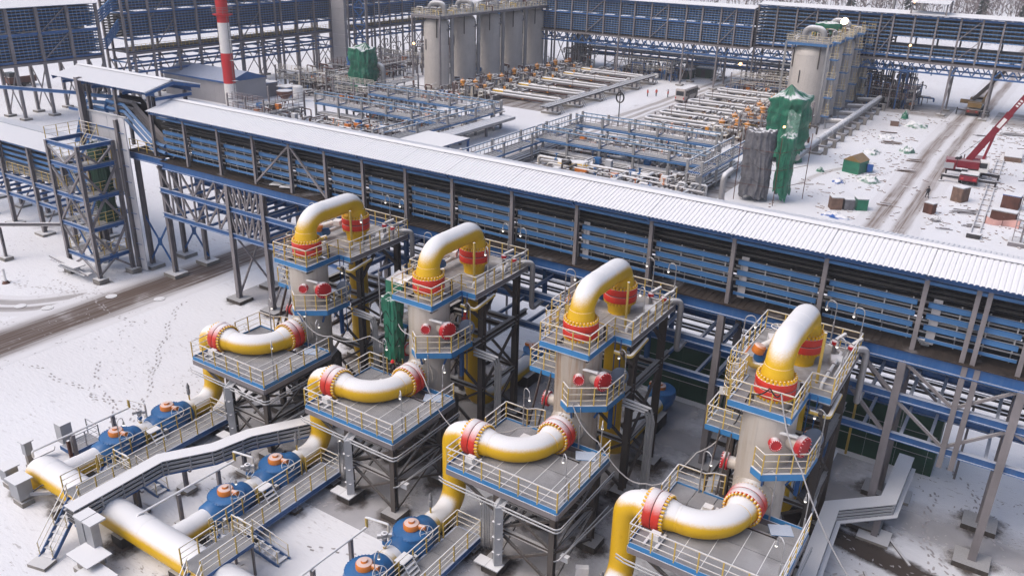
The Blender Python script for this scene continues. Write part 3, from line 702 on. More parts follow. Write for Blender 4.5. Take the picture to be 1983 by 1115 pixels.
# lower cable gallery further left
lg = T('lower_cable_gallery', 'lower cable gallery with snowy roof behind the stair tower at the left edge', 'cable gallery', (-100,50,0))
def lowgal():
    t = lg; YE, ZE, YR, ZR, YK = 47.9, 11.0, 51.2, 11.75, 54.5
    xs = [-117.2,-111.0,-104.8,-98.2,-91.5,-87.2]
    for a, b in zip(xs[:-1], xs[1:]):
        P(t, 'roof_panel', corr_panel(a+0.01,b-0.01,YE,ZE,YR-0.05,ZR), 'roof'); P(t, 'roof_panel', corr_panel(a+0.01,b-0.01,YK,ZE,YR+0.05,ZR), 'roof')
        for z, m_ in ((8.3,'trayblue'),(8.95,'trayblue'),(9.6,'trayblue'),(10.25,'trayblue')):
            P(t, 'tray_plate', G().box(a+0.15,b-0.15,49.1,49.15,z,z+0.3), m_)
            P(t, 'tray_cables', G().box(a,b,49.3,50.4,z+0.05,z+0.2), 'cable')
        for z, h in ((6.2,0.5),(3.95,0.45)):
            for y in (48.8,53): P(t, 'chord', G().ibeam((a,y,z),(b,y,z),0.3,h), 'blue')
        P(t, 'edge_beam', G().ibeam((a,48.8,10.75),(b,48.8,10.75),0.2,0.36), 'blue')
        for k in range(3):
            x = a+(b-a)*(k+0.5)/3
            for z in (6.2,3.95): P(t, 'cross_beam', G().bar((x,48.8,z),(x,53,z),0.18,0.3), 'blue')
            P(t, 'plan_brace', G().bar((x-0.8,48.9,6.1),(x+0.8,52.9,6.1),0.12), 'blue')
        P(t, 'deck_panel', G().box(a,b,49.6,52.6,6.5,6.58), 'deckplate')
    for x in xs[:-1]:
        for y in (48.8,53.0):
            P(t, 'column', G().ibeam((x,y,0.2),(x,y,10.9),0.42,0.44), 'steel')
            P(t, 'footing', G().box(x-0.95,x+0.95,y-0.8,y+0.8,-0.05,0.3), 'concrete')
        P(t, 'portal_brace', G().bar((x,49,0.6),(x,52.8,5.8),0.13), 'steel')
    railing(t, [(-104.6,49.2,6.6),(-98.4,49.2,6.6),(-91.8,49.2,6.6)], 1.25, 'post')
lowgal()

# stair tower
stt = T('stair_tower', 'tall open steel stair tower with white wind wall at the left', 'stair tower', (-82,46,0))
def stair_tower():
    t = stt; x0, x1, y0, y1 = -84.75, -79.45, 44.1, 47.9
    lev = [2.4,5.7,8.9,12.1,14.2]
    for x, y, m in ((x0,y0,20.2),(x1,y0,14.5),(x1,y1,14.5),(x0,y1,14.5)):
        tall = x == x0 and y == y1
        P(t, 'column', G().ibeam((x,y,0.3),(x,y,14.4),0.36,0.38), 'steel')
        P(t, 'footing', G().box(x-0.6,x+0.6,y-0.55,y+0.55,-0.05,0.5), 'concrete')
    P(t, 'tall_column', G().ibeam((-84.9,48.6,0.3),(-84.9,48.6,20.0),0.55,0.6), 'steel')
    P(t, 'tall_column', G().ibeam((-79.2,48.55,0.3),(-79.2,48.55,16.4),0.4,0.5), 'steel')
    for z in lev:
        for p, q in (((x0,y0),(x1,y0)),((x1,y0),(x1,y1)),((x1,y1),(x0,y1)),((x0,y1),(x0,y0))):
            P(t, 'beam', G().ibeam((p[0],p[1],z),(q[0],q[1],z),0.24,0.44), 'blue')
    zs = [0.6]+lev
    for za, zb in zip(zs[:-1], zs[1:]):
        for (xa,ya),(xb,yb) in (((x0,y0),(x1,y0)),((x1,y0),(x1,y1))):
            mx, my = (xa+xb)/2, (ya+yb)/2
            top = zb-0.25
            if za in (0.6,5.7): 
                P(t, 'brace', G().bar((xa,ya,za+0.1),(mx,my,top),0.2), 'steel'); P(t, 'brace', G().bar((xb,yb,za+0.1),(mx,my,top),0.2), 'steel')
                P(t, 'gusset', G().cbox((mx,my,zb),0.9 if ya==yb else 0.1,0.1 if ya==yb else 0.9,0.8), 'blue')
            else:
                P(t, 'brace', G().bar((mx,my,za+0.25),(xa,ya,top),0.2), 'steel'); P(t, 'brace', G().bar((mx,my,za+0.25),(xb,yb,top),0.2), 'steel')
    for i, z in enumerate(lev[:-1]):
        P(t, 'landing', G().box(x0+0.2,x0+1.5,y0+0.2,y1-0.2,z+0.22,z+0.28), 'deckplate'); P(t, 'landing', G().box(x1-1.6,x1-0.2,y0+0.2,y1-0.2,z+0.22,z+0.28), 'deckplate')
        railing(t, [(x1-0.25,y0+0.2,z+0.28),(x1-0.25,y1-0.2,z+0.28)], 1.2, 'post', step=0.9)
        railing(t, [(x0+0.25,y0+0.25,z+0.28),(x0+0.25,y1-0.2,z+0.28)], 1.2, 'post', step=0.9)
    flights = [(0.4,2.6),(2.6,5.9),(5.9,9.1),(9.1,12.3),(12.3,14.4)]
    tread = G(); tread.box(-0.14,0.14,-0.45,0.45,-0.02,0.02); tm = tread.mesh('tread','galvsnow')
    for i, (za, zb) in enumerate(flights):
        y = y0+1.0 if i % 2 else y1-1.0; xa, xb = (x0+1.5,x1-1.6) if i % 2 == 0 else (x1-1.6,x0+1.5)
        fl = P(t, 'stair_flight', G().bar((xa,y-0.5,za),(xb,y-0.5,zb),0.06,0.26).bar((xa,y+0.5,za),(xb,y+0.5,zb),0.06,0.26), 'blue')
        n = 11
        for k in range(n): PI(fl, 'tread', tm, (xa+(xb-xa)*(k+0.5)/n, y, za+(zb-za)*(k+0.6)/n))
        P(t, 'handrail', G().bar((xa,y-0.5,za+1.1),(xb,y-0.5,zb+1.1),0.06).bar((xa,y+0.5,za+1.1),(xb,y+0.5,zb+1.1),0.06).bar((xa,y-0.5,za+0.6),(xb,y-0.5,zb+0.6),0.05), 'rail')
    railing(t, [(x0,y0,14.5),(x0,y1,14.5),(x0+3,y1,14.5)], 1.2, 'whiterail')
    # white wind wall on the far side: sheets with rails
    for k, (xa, xb) in enumerate(((-86.6,-84.4),(-84.35,-81.6),(-81.55,-79.6))):
        P(t, 'wall_sheet', G().box(xa,xb,49.02,49.1,5.0 if k == 0 else 8.5,16.55), 'panel')
    P(t, 'wall_sheet', G().box(-78.95,-78.0,48.6,48.7,0.25,16.6), 'panel')
    P(t, 'top_rail', G().box(-86.6,-78.0,48.85,49.01,16.56,16.72), 'galvsnow')
    for z in (15.2,13.0,11.0): P(t, 'wall_rail', G().bar((-84.9,48.95,z),(-79.3,48.95,z),0.1,0.12), 'blue')
    for k in range(9): P(t, 'wall_bracket', G().bar((-79.1,48.5,1.5+1.7*k),(-78.2,48.5,1.5+1.7*k),0.06), 'blue')
    P(t, 'entry_step', G().box(-85.9,-81.5,42.6,43.9,1.5,1.6), 'galvsnow'); P(t, 'entry_step', G().box(-85.4,-80.5,43.0,43.9,0.8,0.88), 'galvsnow')
    P(t, 'entry_rail', G().bar((-85.9,42.6,2.0),(-80.0,43.2,0.9),0.12), 'steel')
stair_tower()
# ================================================================ the four gas column units
UX = [-40.7,-29.25,-17.6,-5.8]
X0 = UX[0]
UN = ['in leftmost unit', 'in second unit from left', 'in third unit from left', 'in rightmost unit']
PROTO = []
def U(name, label, cat, x, y, z, group=None):
    t = T(name, label, cat, (X0+x,y,z), group); PROTO.append((t, label)); return t
def xx(pts): return [(X0+p[0],p[1],p[2]) for p in pts]
def bolts(c, axis, R_, n, r=0.075, h=0.16):
    g = G(True); c = Vector(c); ax = Vector(axis).normalized(); u = Vector((0,0,1)) if abs(ax.z) < 0.9 else Vector((1,0,0))
    a = ax.cross(u).normalized(); b = ax.cross(a)
    for k in range(n):
        t = 2*pi*k/n; p = c+(a*cos(t)+b*sin(t))*R_
        g.lathe([(r,0),(r,h*0.75),(r*0.55,h)], p, ax, 6)
    return g
def flange_pair(t, c, axis, R_=1.08, th=0.44, n=28, cone=0.75):
    """two red rings with a thin joint, yellow nuts outside both"""
    c = Vector(c); ax = Vector(axis).normalized()
    for s in (-1,1):
        P(t, 'flange', G(True).lathe([(R_*0.985,0),(R_,0.02),(R_,th-0.03),(R_*0.985,th),(0.6,th)], c+ax*0.025*s, ax*s, 40), 'red')
        P(t, 'flange_bolts', bolts(c+ax*(th+0.02)*s, ax*s, R_-0.10, n, 0.085, 0.2), 'yelbolt', 'stuff')
        P(t, 'flange_hub', G(True).lathe([(R_-0.20,0),(R_-0.22,0.10),(cone+0.02,0.62),(cone,0.7)], c+ax*(th+0.025)*s, ax*s, 32), 'yellow')
    P(t, 'gasket', G(True).lathe([(R_-0.035,-0.024),(R_-0.035,0.024)], c, ax, 32), 'cable')
    P(t, 'flange_studs', bolts(c-ax*0.06, ax, R_-0.09, n, 0.03, 0.12), 'cable', 'stuff')
PR = 0.74
def vessel():
    c = (X0-3.3, 40.3); t = U('process_column', 'beige clad process column {u}, red manhole covers', 'process column', -3.3, 40.3, 0, 'gas process columns')
    r = 1.42
    P(t, 'pedestal', G().lathe([(2.0,-0.05),(2.0,4.1),(1.75,4.4)], (c[0],c[1],0), (0,0,1), 8), 'darkcon')
    P(t, 'shell', G(True).lathe([(r-0.03,4.3),(r-0.03,11.75),(1.0,11.85)], (c[0],c[1],0), (0,0,1), 40), 'clad')
    P(t, 'neck', G(True).lathe([(0.98,11.8),(0.98,12.75)], (c[0],c[1],0), (0,0,1), 32), 'clad')
    ns, nr = 9, 4; dz = (11.8-4.4)/nr
    g = G(True); a0 = 2*pi/ns*0.006; a1 = 2*pi/ns*0.994; K = 6; vs = []; fs = []
    for z in (0.008, dz-0.008):
        for rr in (r,):
            for k in range(K+1):
                a = a0+(a1-a0)*k/K; vs.append((rr*cos(a),rr*sin(a),z))
    for k in range(K): fs.append((k,k+1,K+1+k+1,K+1+k))
    g.add(vs, fs); cm = g.mesh('cladding_panel','clad')
    for i in range(nr):
        for k in range(ns): PI(t, 'cladding_panel', cm, (c[0],c[1],4.4+i*dz), 2*pi*k/ns+0.35*(i%2))
    # big lower nozzle towards the yellow pipe, with its pad
    P(t, 'nozzle', G(True).lathe([(1.12,0.0),(0.98,0.5),(0.9,1.1),(0.95,1.5)], (c[0],c[1]-1.0,6.8), (0,-1,0), 32), 'clad')
    P(t, 'nozzle_pad', G(True).lathe([(1.22,-0.32),(1.16,0.0)], (c[0],c[1]-1.15,6.8), (0,-1,0), 32), 'clad')
    # manhole covers
    def cover(ang, z, R_, l):
        d = Vector((cos(ang),sin(ang),0)); p = Vector((c[0],c[1],z))+d*(r-0.1)
        mh = P(t, 'manhole', G(True).lathe([(R_*0.72,0),(R_*0.72,l)], p, d, 24), 'clad')
        P(mh, 'cover', G(True).lathe([(R_,0),(R_,0.12),(R_*0.98,0.14),(R_*0.98,0.16),(R_,0.18),(R_,0.3),(R_*0.9,0.33)], p+d*l, d, 28), 'redm')
        P(mh, 'cover_bolts', bolts(p+d*(l+0.3), d, R_*0.9, 16, 0.045, 0.1), 'redm', 'stuff')
        return p+d*l
    cover(radians(-60), 10.4, 0.33, 0.10)
    q = cover(radians(-16), 10.3, 0.6, 0.6)
    P(t, 'davit_arm', G(True).tube([(c[0]+0.6,c[1]-1.1,11.0),(q.x-0.1,q.y-0.3,10.9)], 0.09, 8), 'white')
    cover(radians(186), 7.6, 0.5, 0.5)
    P(t, 'lifting_lug', G().box(c[0]+0.1,c[0]+0.3,c[1]-1.42,c[1]-1.25,8.3,8.45), 'brown')
    P(t, 'earth_rod', G(True).tube([(c[0]+0.55,c[1]-1.3,8.5),(c[0]+0.5,c[1]-1.32,6.1)],0.04,6), 'brown')
    P(t, 'conduit', G(True).tube([(c[0]+0.25,c[1]-1.29,11.7),(c[0]+0.25,c[1]-1.29,6.1)],0.03,6), 'lampgrey')
vessel()
def bridge():
    x = -3.3; t = U('bridge_pipe', 'snowy yellow inverted U pipe above the top platform {u}', 'pipe', x, 40.3, 12.7, 'yellow pipe bridges')
    zf, zr, yr = 13.15, 13.6, 45.55; zt = 15.35
    flange_pair(t, (X0+x,40.3,zf), (0,0,1)); flange_pair(t, (X0+x,yr,zr), (0,0,1))
    for z_, y_ in ((zf+1.15,40.3),(zr+0.95,yr)): P(t, 'weld_seam', G(True).lathe([(PR,-0.03),(PR+0.014,0),(PR,0.03)], (X0+x,y_,z_), (0,0,1), 32), 'yelbolt')
    for y_ in (42.3,43.5): P(t, 'weld_seam', G(True).lathe([(PR,-0.03),(PR+0.014,0),(PR,0.03)], (X0+x,y_,zt), (0,1,0), 32), 'yellow')
    P(t, 'pipe', G(True).tube(xx([(x,40.3,zf+0.8),(x,40.3,zt),(x,yr,zt),(x,yr,zr+0.8)]), PR, 32, True, 1.95, 14), 'yellow')
    t2 = U('riser_pipe', 'yellow vertical riser pipe under the rear top flange {u}', 'pipe', x, yr, 0, 'yellow risers')
    P(t2, 'pipe', G(True).tube(xx([(x,yr,zr-0.45),(x,yr,1.15),(x,53.6,1.15)]), PR, 28, True, 1.9, 10), 'yellow')
    P(t2, 'sleeve', G(True).lathe([(0.98,12.0),(0.98,12.08)], (X0+x,yr,0), (0,0,1), 28), 'cable')
    v = U('buried_line_valve', 'blue valve at the foot of the rear pipe {u}', 'valve', x, 54.7, 0, 'rear line valves')
    P(v, 'body', G(True).lathe([(0.7,-0.75),(1.0,-0.4),(1.02,0.5),(1.1,0.52),(1.1,0.72),(0.9,0.8)], (X0+x,54.7,1.3), (0,0,1), 28), 'valve')
    P(v, 'collar', G(True).lathe([(0.8,-1.2),(0.95,-0.7),(0.95,0.7),(0.8,1.2)], (X0+x,54.7,1.2), (0,1,0), 24), 'valve')
    P(v, 'actuator', G(True).lathe([(0.45,0),(0.45,0.28),(0.2,0.3),(0.2,0.45)], (X0+x-0.1,54.6,2.1), (0,0,1), 16), 'orange')
    P(v, 'actuator_arm', G().box(X0+x-1.0,X0+x-0.2,54.5,54.8,2.15,2.4), 'orange')
    P(v, 'support_block', G().box(X0+x-0.2,X0+x+1.2,51.5,53.3,-0.05,1.0), 'darkcon')
bridge()
def s_pipe():
    z = 6.75; fx, fy, vx, vy = -7.0, 34.85, -3.3, 38.0
    t = U('curved_pipe', 'curved yellow pipe with red flanges on lower platform {u}', 'pipe', -5.2, 36, 6.0, 'curved yellow pipes')
    flange_pair(t, (X0+fx,fy,z), (1,0,0)); flange_pair(t, (X0+vx,vy,z), (0,1,0))
    P(t, 'weld_seam', G(True).lathe([(PR,-0.03),(PR+0.014,0),(PR,0.03)], (X0+fx+1.3,fy,z), (1,0,0), 32), 'yellow')
    P(t, 'pipe', G(True).tube(xx([(fx+0.75,fy,z),(vx,fy,z),(vx,vy-0.75,z)]), PR, 32, True, 2.35, 16), 'yellow')
    t = U('supply_pipe', 'yellow pipe dropping from the lower platform to the valves {u}', 'pipe', -8.75, 34.85, 0, 'yellow supply pipes')
    P(t, 'pipe', G(True).tube(xx([(fx-0.75,fy,z),(-8.75,fy,z),(-8.75,fy,1.1),(-8.75,31.6,1.1)]), PR, 32, True, 1.5, 12), 'yellow')
    P(t, 'pipe', G(True).tube(xx([(-8.75,29.5,1.1),(-8.75,27.6,1.1)]), PR, 24), 'yellow'); P(t, 'pipe', G(True).tube(xx([(-8.75,25.4,1.1),(-8.75,22.4,1.1)]), PR, 24), 'yellow')
    for y in (33.4,28.5,23.9): P(t, 'support_block', G().box(X0-9.4,X0-8.1,y-0.35,y+0.35,-0.05,0.5), 'darkcon')
    for y in (32.4,28.4): P(t, 'yellow_band', G(True).lathe([(PR+0.02,-0.16),(PR+0.02,0.16)], (X0-8.75,y,1.1), (0,1,0), 24), 'post')
    for k, y in enumerate((30.6,26.5)):
        v = U('ball_valve', ('blue ball valve nearer the tower in the supply line {u}','blue ball valve nearer the header pipe in supply line {u}')[k], 'valve', -8.75, y, 0, 'blue ball valves')
        c = (X0-8.75,y,0)
        P(v, 'body', G(True).lathe([(0.7,0.02),(1.12,0.22),(1.3,0.7),(1.32,1.15),(1.24,1.55),(1.1,1.82)], c, (0,0,1), 36), 'valve')
        P(v, 'lid', G(True).lathe([(1.06,1.82),(1.14,1.86),(1.14,2.0),(1.1,2.04),(0.7,2.1),(0.3,2.13)], c, (0,0,1), 36), 'valve')
        P(v, 'lid_bolts', bolts((c[0],c[1],1.92), (0,0,1), 1.1, 36, 0.045, 0.15), 'valve', 'stuff')
        P(v, 'collar', G(True).lathe([(0.8,-1.6),(0.9,-1.5),(0.98,-1.0),(0.98,1.0),(0.9,1.5),(0.8,1.6)], (c[0],c[1],1.1), (0,1,0), 28), 'valve')
        a = P(v, 'actuator', G(True).lathe([(0.25,2.08),(0.5,2.14),(0.5,2.4),(0.44,2.48),(0.2,2.51),(0.17,2.64)], c, (0,0,1), 20), 'orange')
        P(a, 'gear_arm', G(True).tube([(c[0]+0.3,c[1]+0.1,2.28),(c[0]+0.85,c[1]+0.25,2.3)],0.17,10), 'orange')
        g = G(True); hc = Vector((c[0]+1.05,c[1]+0.1,2.15)); ax = Vector((0.75,-0.35,0.35)).normalized(); ua = ax.cross(Vector((0,0,1))).normalized(); ub = ax.cross(ua)
        ring = [hc+(ua*cos(2*pi*q/20)+ub*sin(2*pi*q/20))*0.42 for q in range(21)]; g.tube(ring, 0.022, 5, False)
        for q in range(3): g.tube([hc-(ua*cos(pi*q/3)+ub*sin(pi*q/3))*0.42, hc+(ua*cos(pi*q/3)+ub*sin(pi*q/3))*0.42], 0.016, 4)
        P(v, 'handwheel', g, 'whiterail')
        P(v, 'drain_stand', G().box(c[0]+0.85,c[0]+1.25,c[1]-1.15,c[1]-0.95,0,1.3), 'lampgrey')
s_pipe()
def walkway():
    t = U('valve_walkway', 'grated walkway with railing beside the blue valves {u}', 'walkway', -6.6, 29, 0, 'valve walkways')
    xa, xb, ya, yb, z = -7.45, -5.7, 25.3, 33.4, 0.98
    n = 6
    for k in range(n): P(t, 'grating_panel', G().box(X0+xa+0.03,X0+xb-0.03,ya+(yb-ya)*k/n+0.015,ya+(yb-ya)*(k+1)/n-0.015,z-0.05,z), 'grate')
    for x in (xa,xb): P(t, 'edge_beam', G().ibeam((X0+x,ya-1.2,z-0.2),(X0+x,yb,z-0.2),0.12,0.42), 'blue')
    P(t, 'edge_beam', G().bar((X0+xa,yb,z-0.16),(X0+xb,yb,z-0.16),0.1,0.34), 'blue')
    P(t, 'grating_panel', G().box(X0+xa+0.03,X0+xb-0.03,24.0,25.25,z-0.05,z), 'grate')
    for y in (26,29.5,33):
        for x in (xa+0.1,xb-0.1): P(t, 'leg', G().box(X0+x-0.06,X0+x+0.06,y-0.06,y+0.06,0.2,z-0.35), 'steel')
        P(t, 'footing', G().box(X0+xa-0.05,X0+xb+0.05,y-0.35,y+0.35,-0.05,0.25), 'darkcon')
    railing(t, xx([(xb,25.4,z),(xb,33.4,z),(xa,33.4,z),(xa,32.0,z)]), 1.2)
    railing(t, xx([(xa,31.6,z),(xa,24.2,z)]), 1.2)
    railing(t, xx([(xb-0.55,25.3,z),(xb,25.3,z)]), 1.2, step=0.5)
    # bridge over the header and stairs down to the yard
    z2 = 2.38
    P(t, 'bridge_deck', G().box(X0-5.25,X0-3.5,20.7,24.2,z2-0.05,z2), 'grate')
    for x in (-5.25,-3.5): P(t, 'edge_beam', G().bar((X0+x,20.7,z2-0.14),(X0+x,24.2,z2-0.14),0.09,0.26), 'blue')
    for x, y in ((-5.2,20.8),(-3.55,20.8),(-5.2,24.1),(-3.55,24.1)): P(t, 'leg', G().box(X0+x-0.06,X0+x+0.06,y-0.06,y+0.06,-0.02,z2-0.2), 'steel')
    railing(t, xx([(-5.25,20.7,z2),(-5.25,23.0,z2)]), 1.15); railing(t, xx([(-3.5,20.7,z2),(-3.5,24.2,z2),(-5.2,24.2,z2)]), 1.15)
    def flight(p0, p1, wdt, along, steps, col):
        fl = P(t, 'stair_stringer', G().bar(Vector(p0)+along*wdt/2,Vector(p1)+along*wdt/2,0.06,0.26).bar(Vector(p0)-along*wdt/2,Vector(p1)-along*wdt/2,0.06,0.26), col)
        d = Vector(p1)-Vector(p0)
        for k in range(steps):
            c = Vector(p0)+d*((k+0.5)/steps); PI(fl, 'tread', TREAD, c, atan2(along.y,along.x))
        g = G()
        for s in (-1,1):
            for h in (1.05,0.55): g.bar(Vector(p0)+along*wdt/2*s+Vector((0,0,h)),Vector(p1)+along*wdt/2*s+Vector((0,0,h)),0.05)
            for q in (0.03,0.5,0.97): g.bar(Vector(p0)+d*q+along*wdt/2*s,Vector(p0)+d*q+along*wdt/2*s+Vector((0,0,1.05)),0.05)
        P(t, 'handrail', g, 'rail')
    TREAD = G().box(-0.44,0.44,-0.13,0.13,-0.02,0.02).mesh('tread','galvsnow')
    flight((X0-3.1,17.9,0.1),(X0-3.95,20.7,z2),0.95,Vector((1,0.3,0)).normalized(),8,'blue')
    P(t, 'stair_base', G().cbox((X0-3.0,17.6,0.08),1.3,0.9,0.3,0.25), 'concrete')
    flight((X0-6.0,25.0,z),(X0-5.2,23.6,z2),0.9,Vector((0.86,0.5,0)),4,'blue')
    flight((X0-2.9,25.75,0.05),(X0-5.6,25.35,z),0.85,Vector((0,1,0)),5,'blue')
    # step over the pipe between the two valves
    P(t, 'step_platform', G().box(X0-8.0,X0-7.3,28.1,29.0,1.75,1.82), 'galvsnow')
    g = G()
    for s in (28.15,28.95): g.bar((X0-7.35,s,1.78),(X0-6.75,s,z),0.06)
    for k in range(3): g.box(X0-7.3+0.16*k+0.04,X0-7.1+0.16*k,28.15,28.95,1.52-0.22*k,1.56-0.22*k)
    P(t, 'step_ladder', g, 'galvsnow')
walkway()
def lower_platform():
    t = U('lower_platform', 'large grated lower platform on a braced steel tower {u}', 'platform', -3.7, 35.5, 0, 'lower pipe platforms')
    xa, xb, ya, yb, z = -7.5, 0.0, 32.45, 38.75, 5.95
    nx, ny = 6, 4
    for i in range(nx):
        for j in range(ny):
            if i in (3,4) and j == 3: continue
            P(t, 'grating_panel', G().box(X0+xa+(xb-xa)*i/nx+0.02,X0+xa+(xb-xa)*(i+1)/nx-0.02,ya+(yb-ya)*j/ny+0.02,ya+(yb-ya)*(j+1)/ny-0.02,z-0.05,z+R.uniform(0,0.008)), 'grate')
    for i in range(nx-1):
        x = xa+(xb-xa)*(i+1)/nx; P(t, 'panel_joint', G().box(X0+x-0.02,X0+x+0.02,ya+0.02,yb-1.7,z+0.012,z+0.022), 'galvsnow')
    for p, q in (((xa,ya),(xb,ya)),((xb,ya),(xb,yb)),((xb,yb),(xa,yb)),((xa,yb),(xa,ya))):
        P(t, 'toe_board', G().bar((X0+p[0],p[1],z-0.02),(X0+q[0],q[1],z-0.02),0.05,0.3), 'edgeblue')
        P(t, 'edge_channel', G().bar((X0+p[0],p[1],z-0.36),(X0+q[0],q[1],z-0.36),0.14,0.36), 'steel')
    for k in range(4): P(t, 'floor_beam', G().ibeam((X0+xa+0.1,ya+1.2+k*1.35,z-0.42),(X0+xb-0.1,ya+1.2+k*1.35,z-0.42),0.14,0.3), 'brown')
    railing(t, xx([(xa+0.6,yb-4.6,z),(xa,yb-4.6,z),(xa,ya,z),(xb,ya,z),(xb,yb-0.1,z)]), 1.28, 'whiterail')
    railing(t, xx([(xa,36.4,z),(xa,yb,z),(-5.9,yb,z),(-5.5,yb+0.35,z),(-4.9,yb+0.5,z)]), 1.28)
    P(t, 'hatch_plate', G().cbox((X0-1.25,38.0,z+0.03),1.2,0.9,0.04,0.5), 'edgeblue')
    cols = [(X0-0.35,32.8),(X0-4.1,32.8),(X0-4.3,37.6),(X0-0.35,37.6)]
    legs_braced(t, cols, 0, 5.4, [2.85,5.1], w=0.36, m='brown', bw=0.18)
    P(t, 'corner_bracket', G().bar((X0-4.1,32.8,3.9),(X0-6.9,32.8,5.4),0.16), 'brown'); P(t, 'corner_bracket', G().bar((X0-4.3,37.6,3.9),(X0-6.9,37.6,5.4),0.16), 'brown')
    P(t, 'corner_bracket', G().bar((X0-0.35,37.6,3.6),(X0-0.35,38.6,5.4),0.14), 'brown')
    for dz in (0,0.22): P(t, 'conduit_pair', G(True).tube(xx([(-8.2,32.6,4.6+dz),(-7.6,32.3,4.75+dz),(0.15,32.2,4.75+dz),(0.3,32.5,4.75+dz),(0.3,38.9,4.75+dz)]),0.045,6,True,0.3), 'galv')
    for dz in (0,0.3): P(t, 'conduit_pair', G(True).tube(xx([(0.05,32.3,2.7),(0.25,32.5,2.75),(0.35+dz,38.4,2.75)]),0.05,6,True,0.2), 'galv')
    P(t, 'bracket_box', G().box(X0+0.1,X0+0.6,32.9,33.2,2.4,2.75), 'galvsnow')
    for x, y in ((-6.45,33.4),(-5.0,37.1)):
        s = U('pipe_support', ('white saddle block near the front pipe flange {u}' if y < 35 else 'white saddle block near the back rail {u}'), 'pipe support', x, y, z, 'white pipe saddles')
        P(s, 'block', G().box(X0+x-0.25,X0+x+0.25,y-0.22,y+0.22,z+0.16,z+0.52), 'white')
        P(s, 'base_beam', G().box(X0+x-0.4,X0+x-0.27,y-0.65,y+0.65,z+0.01,z+0.15).box(X0+x+0.27,X0+x+0.4,y-0.65,y+0.65,z+0.01,z+0.15).box(X0+x-0.3,X0+x+0.3,y-0.2,y+0.2,z+0.02,z+0.15), 'galvsnow')
    d = U('cable_duct', 'galvanised vertical cable duct on the left front leg {u}', 'cable duct', -3.75, 32.2, 0, 'vertical cable ducts')
    P(d, 'duct', G().tube(xx([(-3.7,32.3,0.75),(-3.7,32.3,4.85),(-3.7,33.0,5.15),(-3.7,34.6,5.15)]),[0.34]*4,4), 'galv')
    for z_ in (1.6,2.7,3.8): P(d, 'joint_strip', G().cbox((X0-3.7,32.3,z_),0.52,0.52,0.03), 'galvsnow')
    P(d, 'lid_plate', G().box(X0-5.0,X0-4.22,31.7,32.45,0.62,0.70), 'galvsnow'); P(d, 'lid_plate', G().box(X0-4.2,X0-3.3,31.7,32.45,0.62,0.70), 'galvsnow')
    P(d, 'stand', G().box(X0-4.6,X0-3.5,31.9,32.3,-0.05,0.6), 'darkcon')
lower_platform()
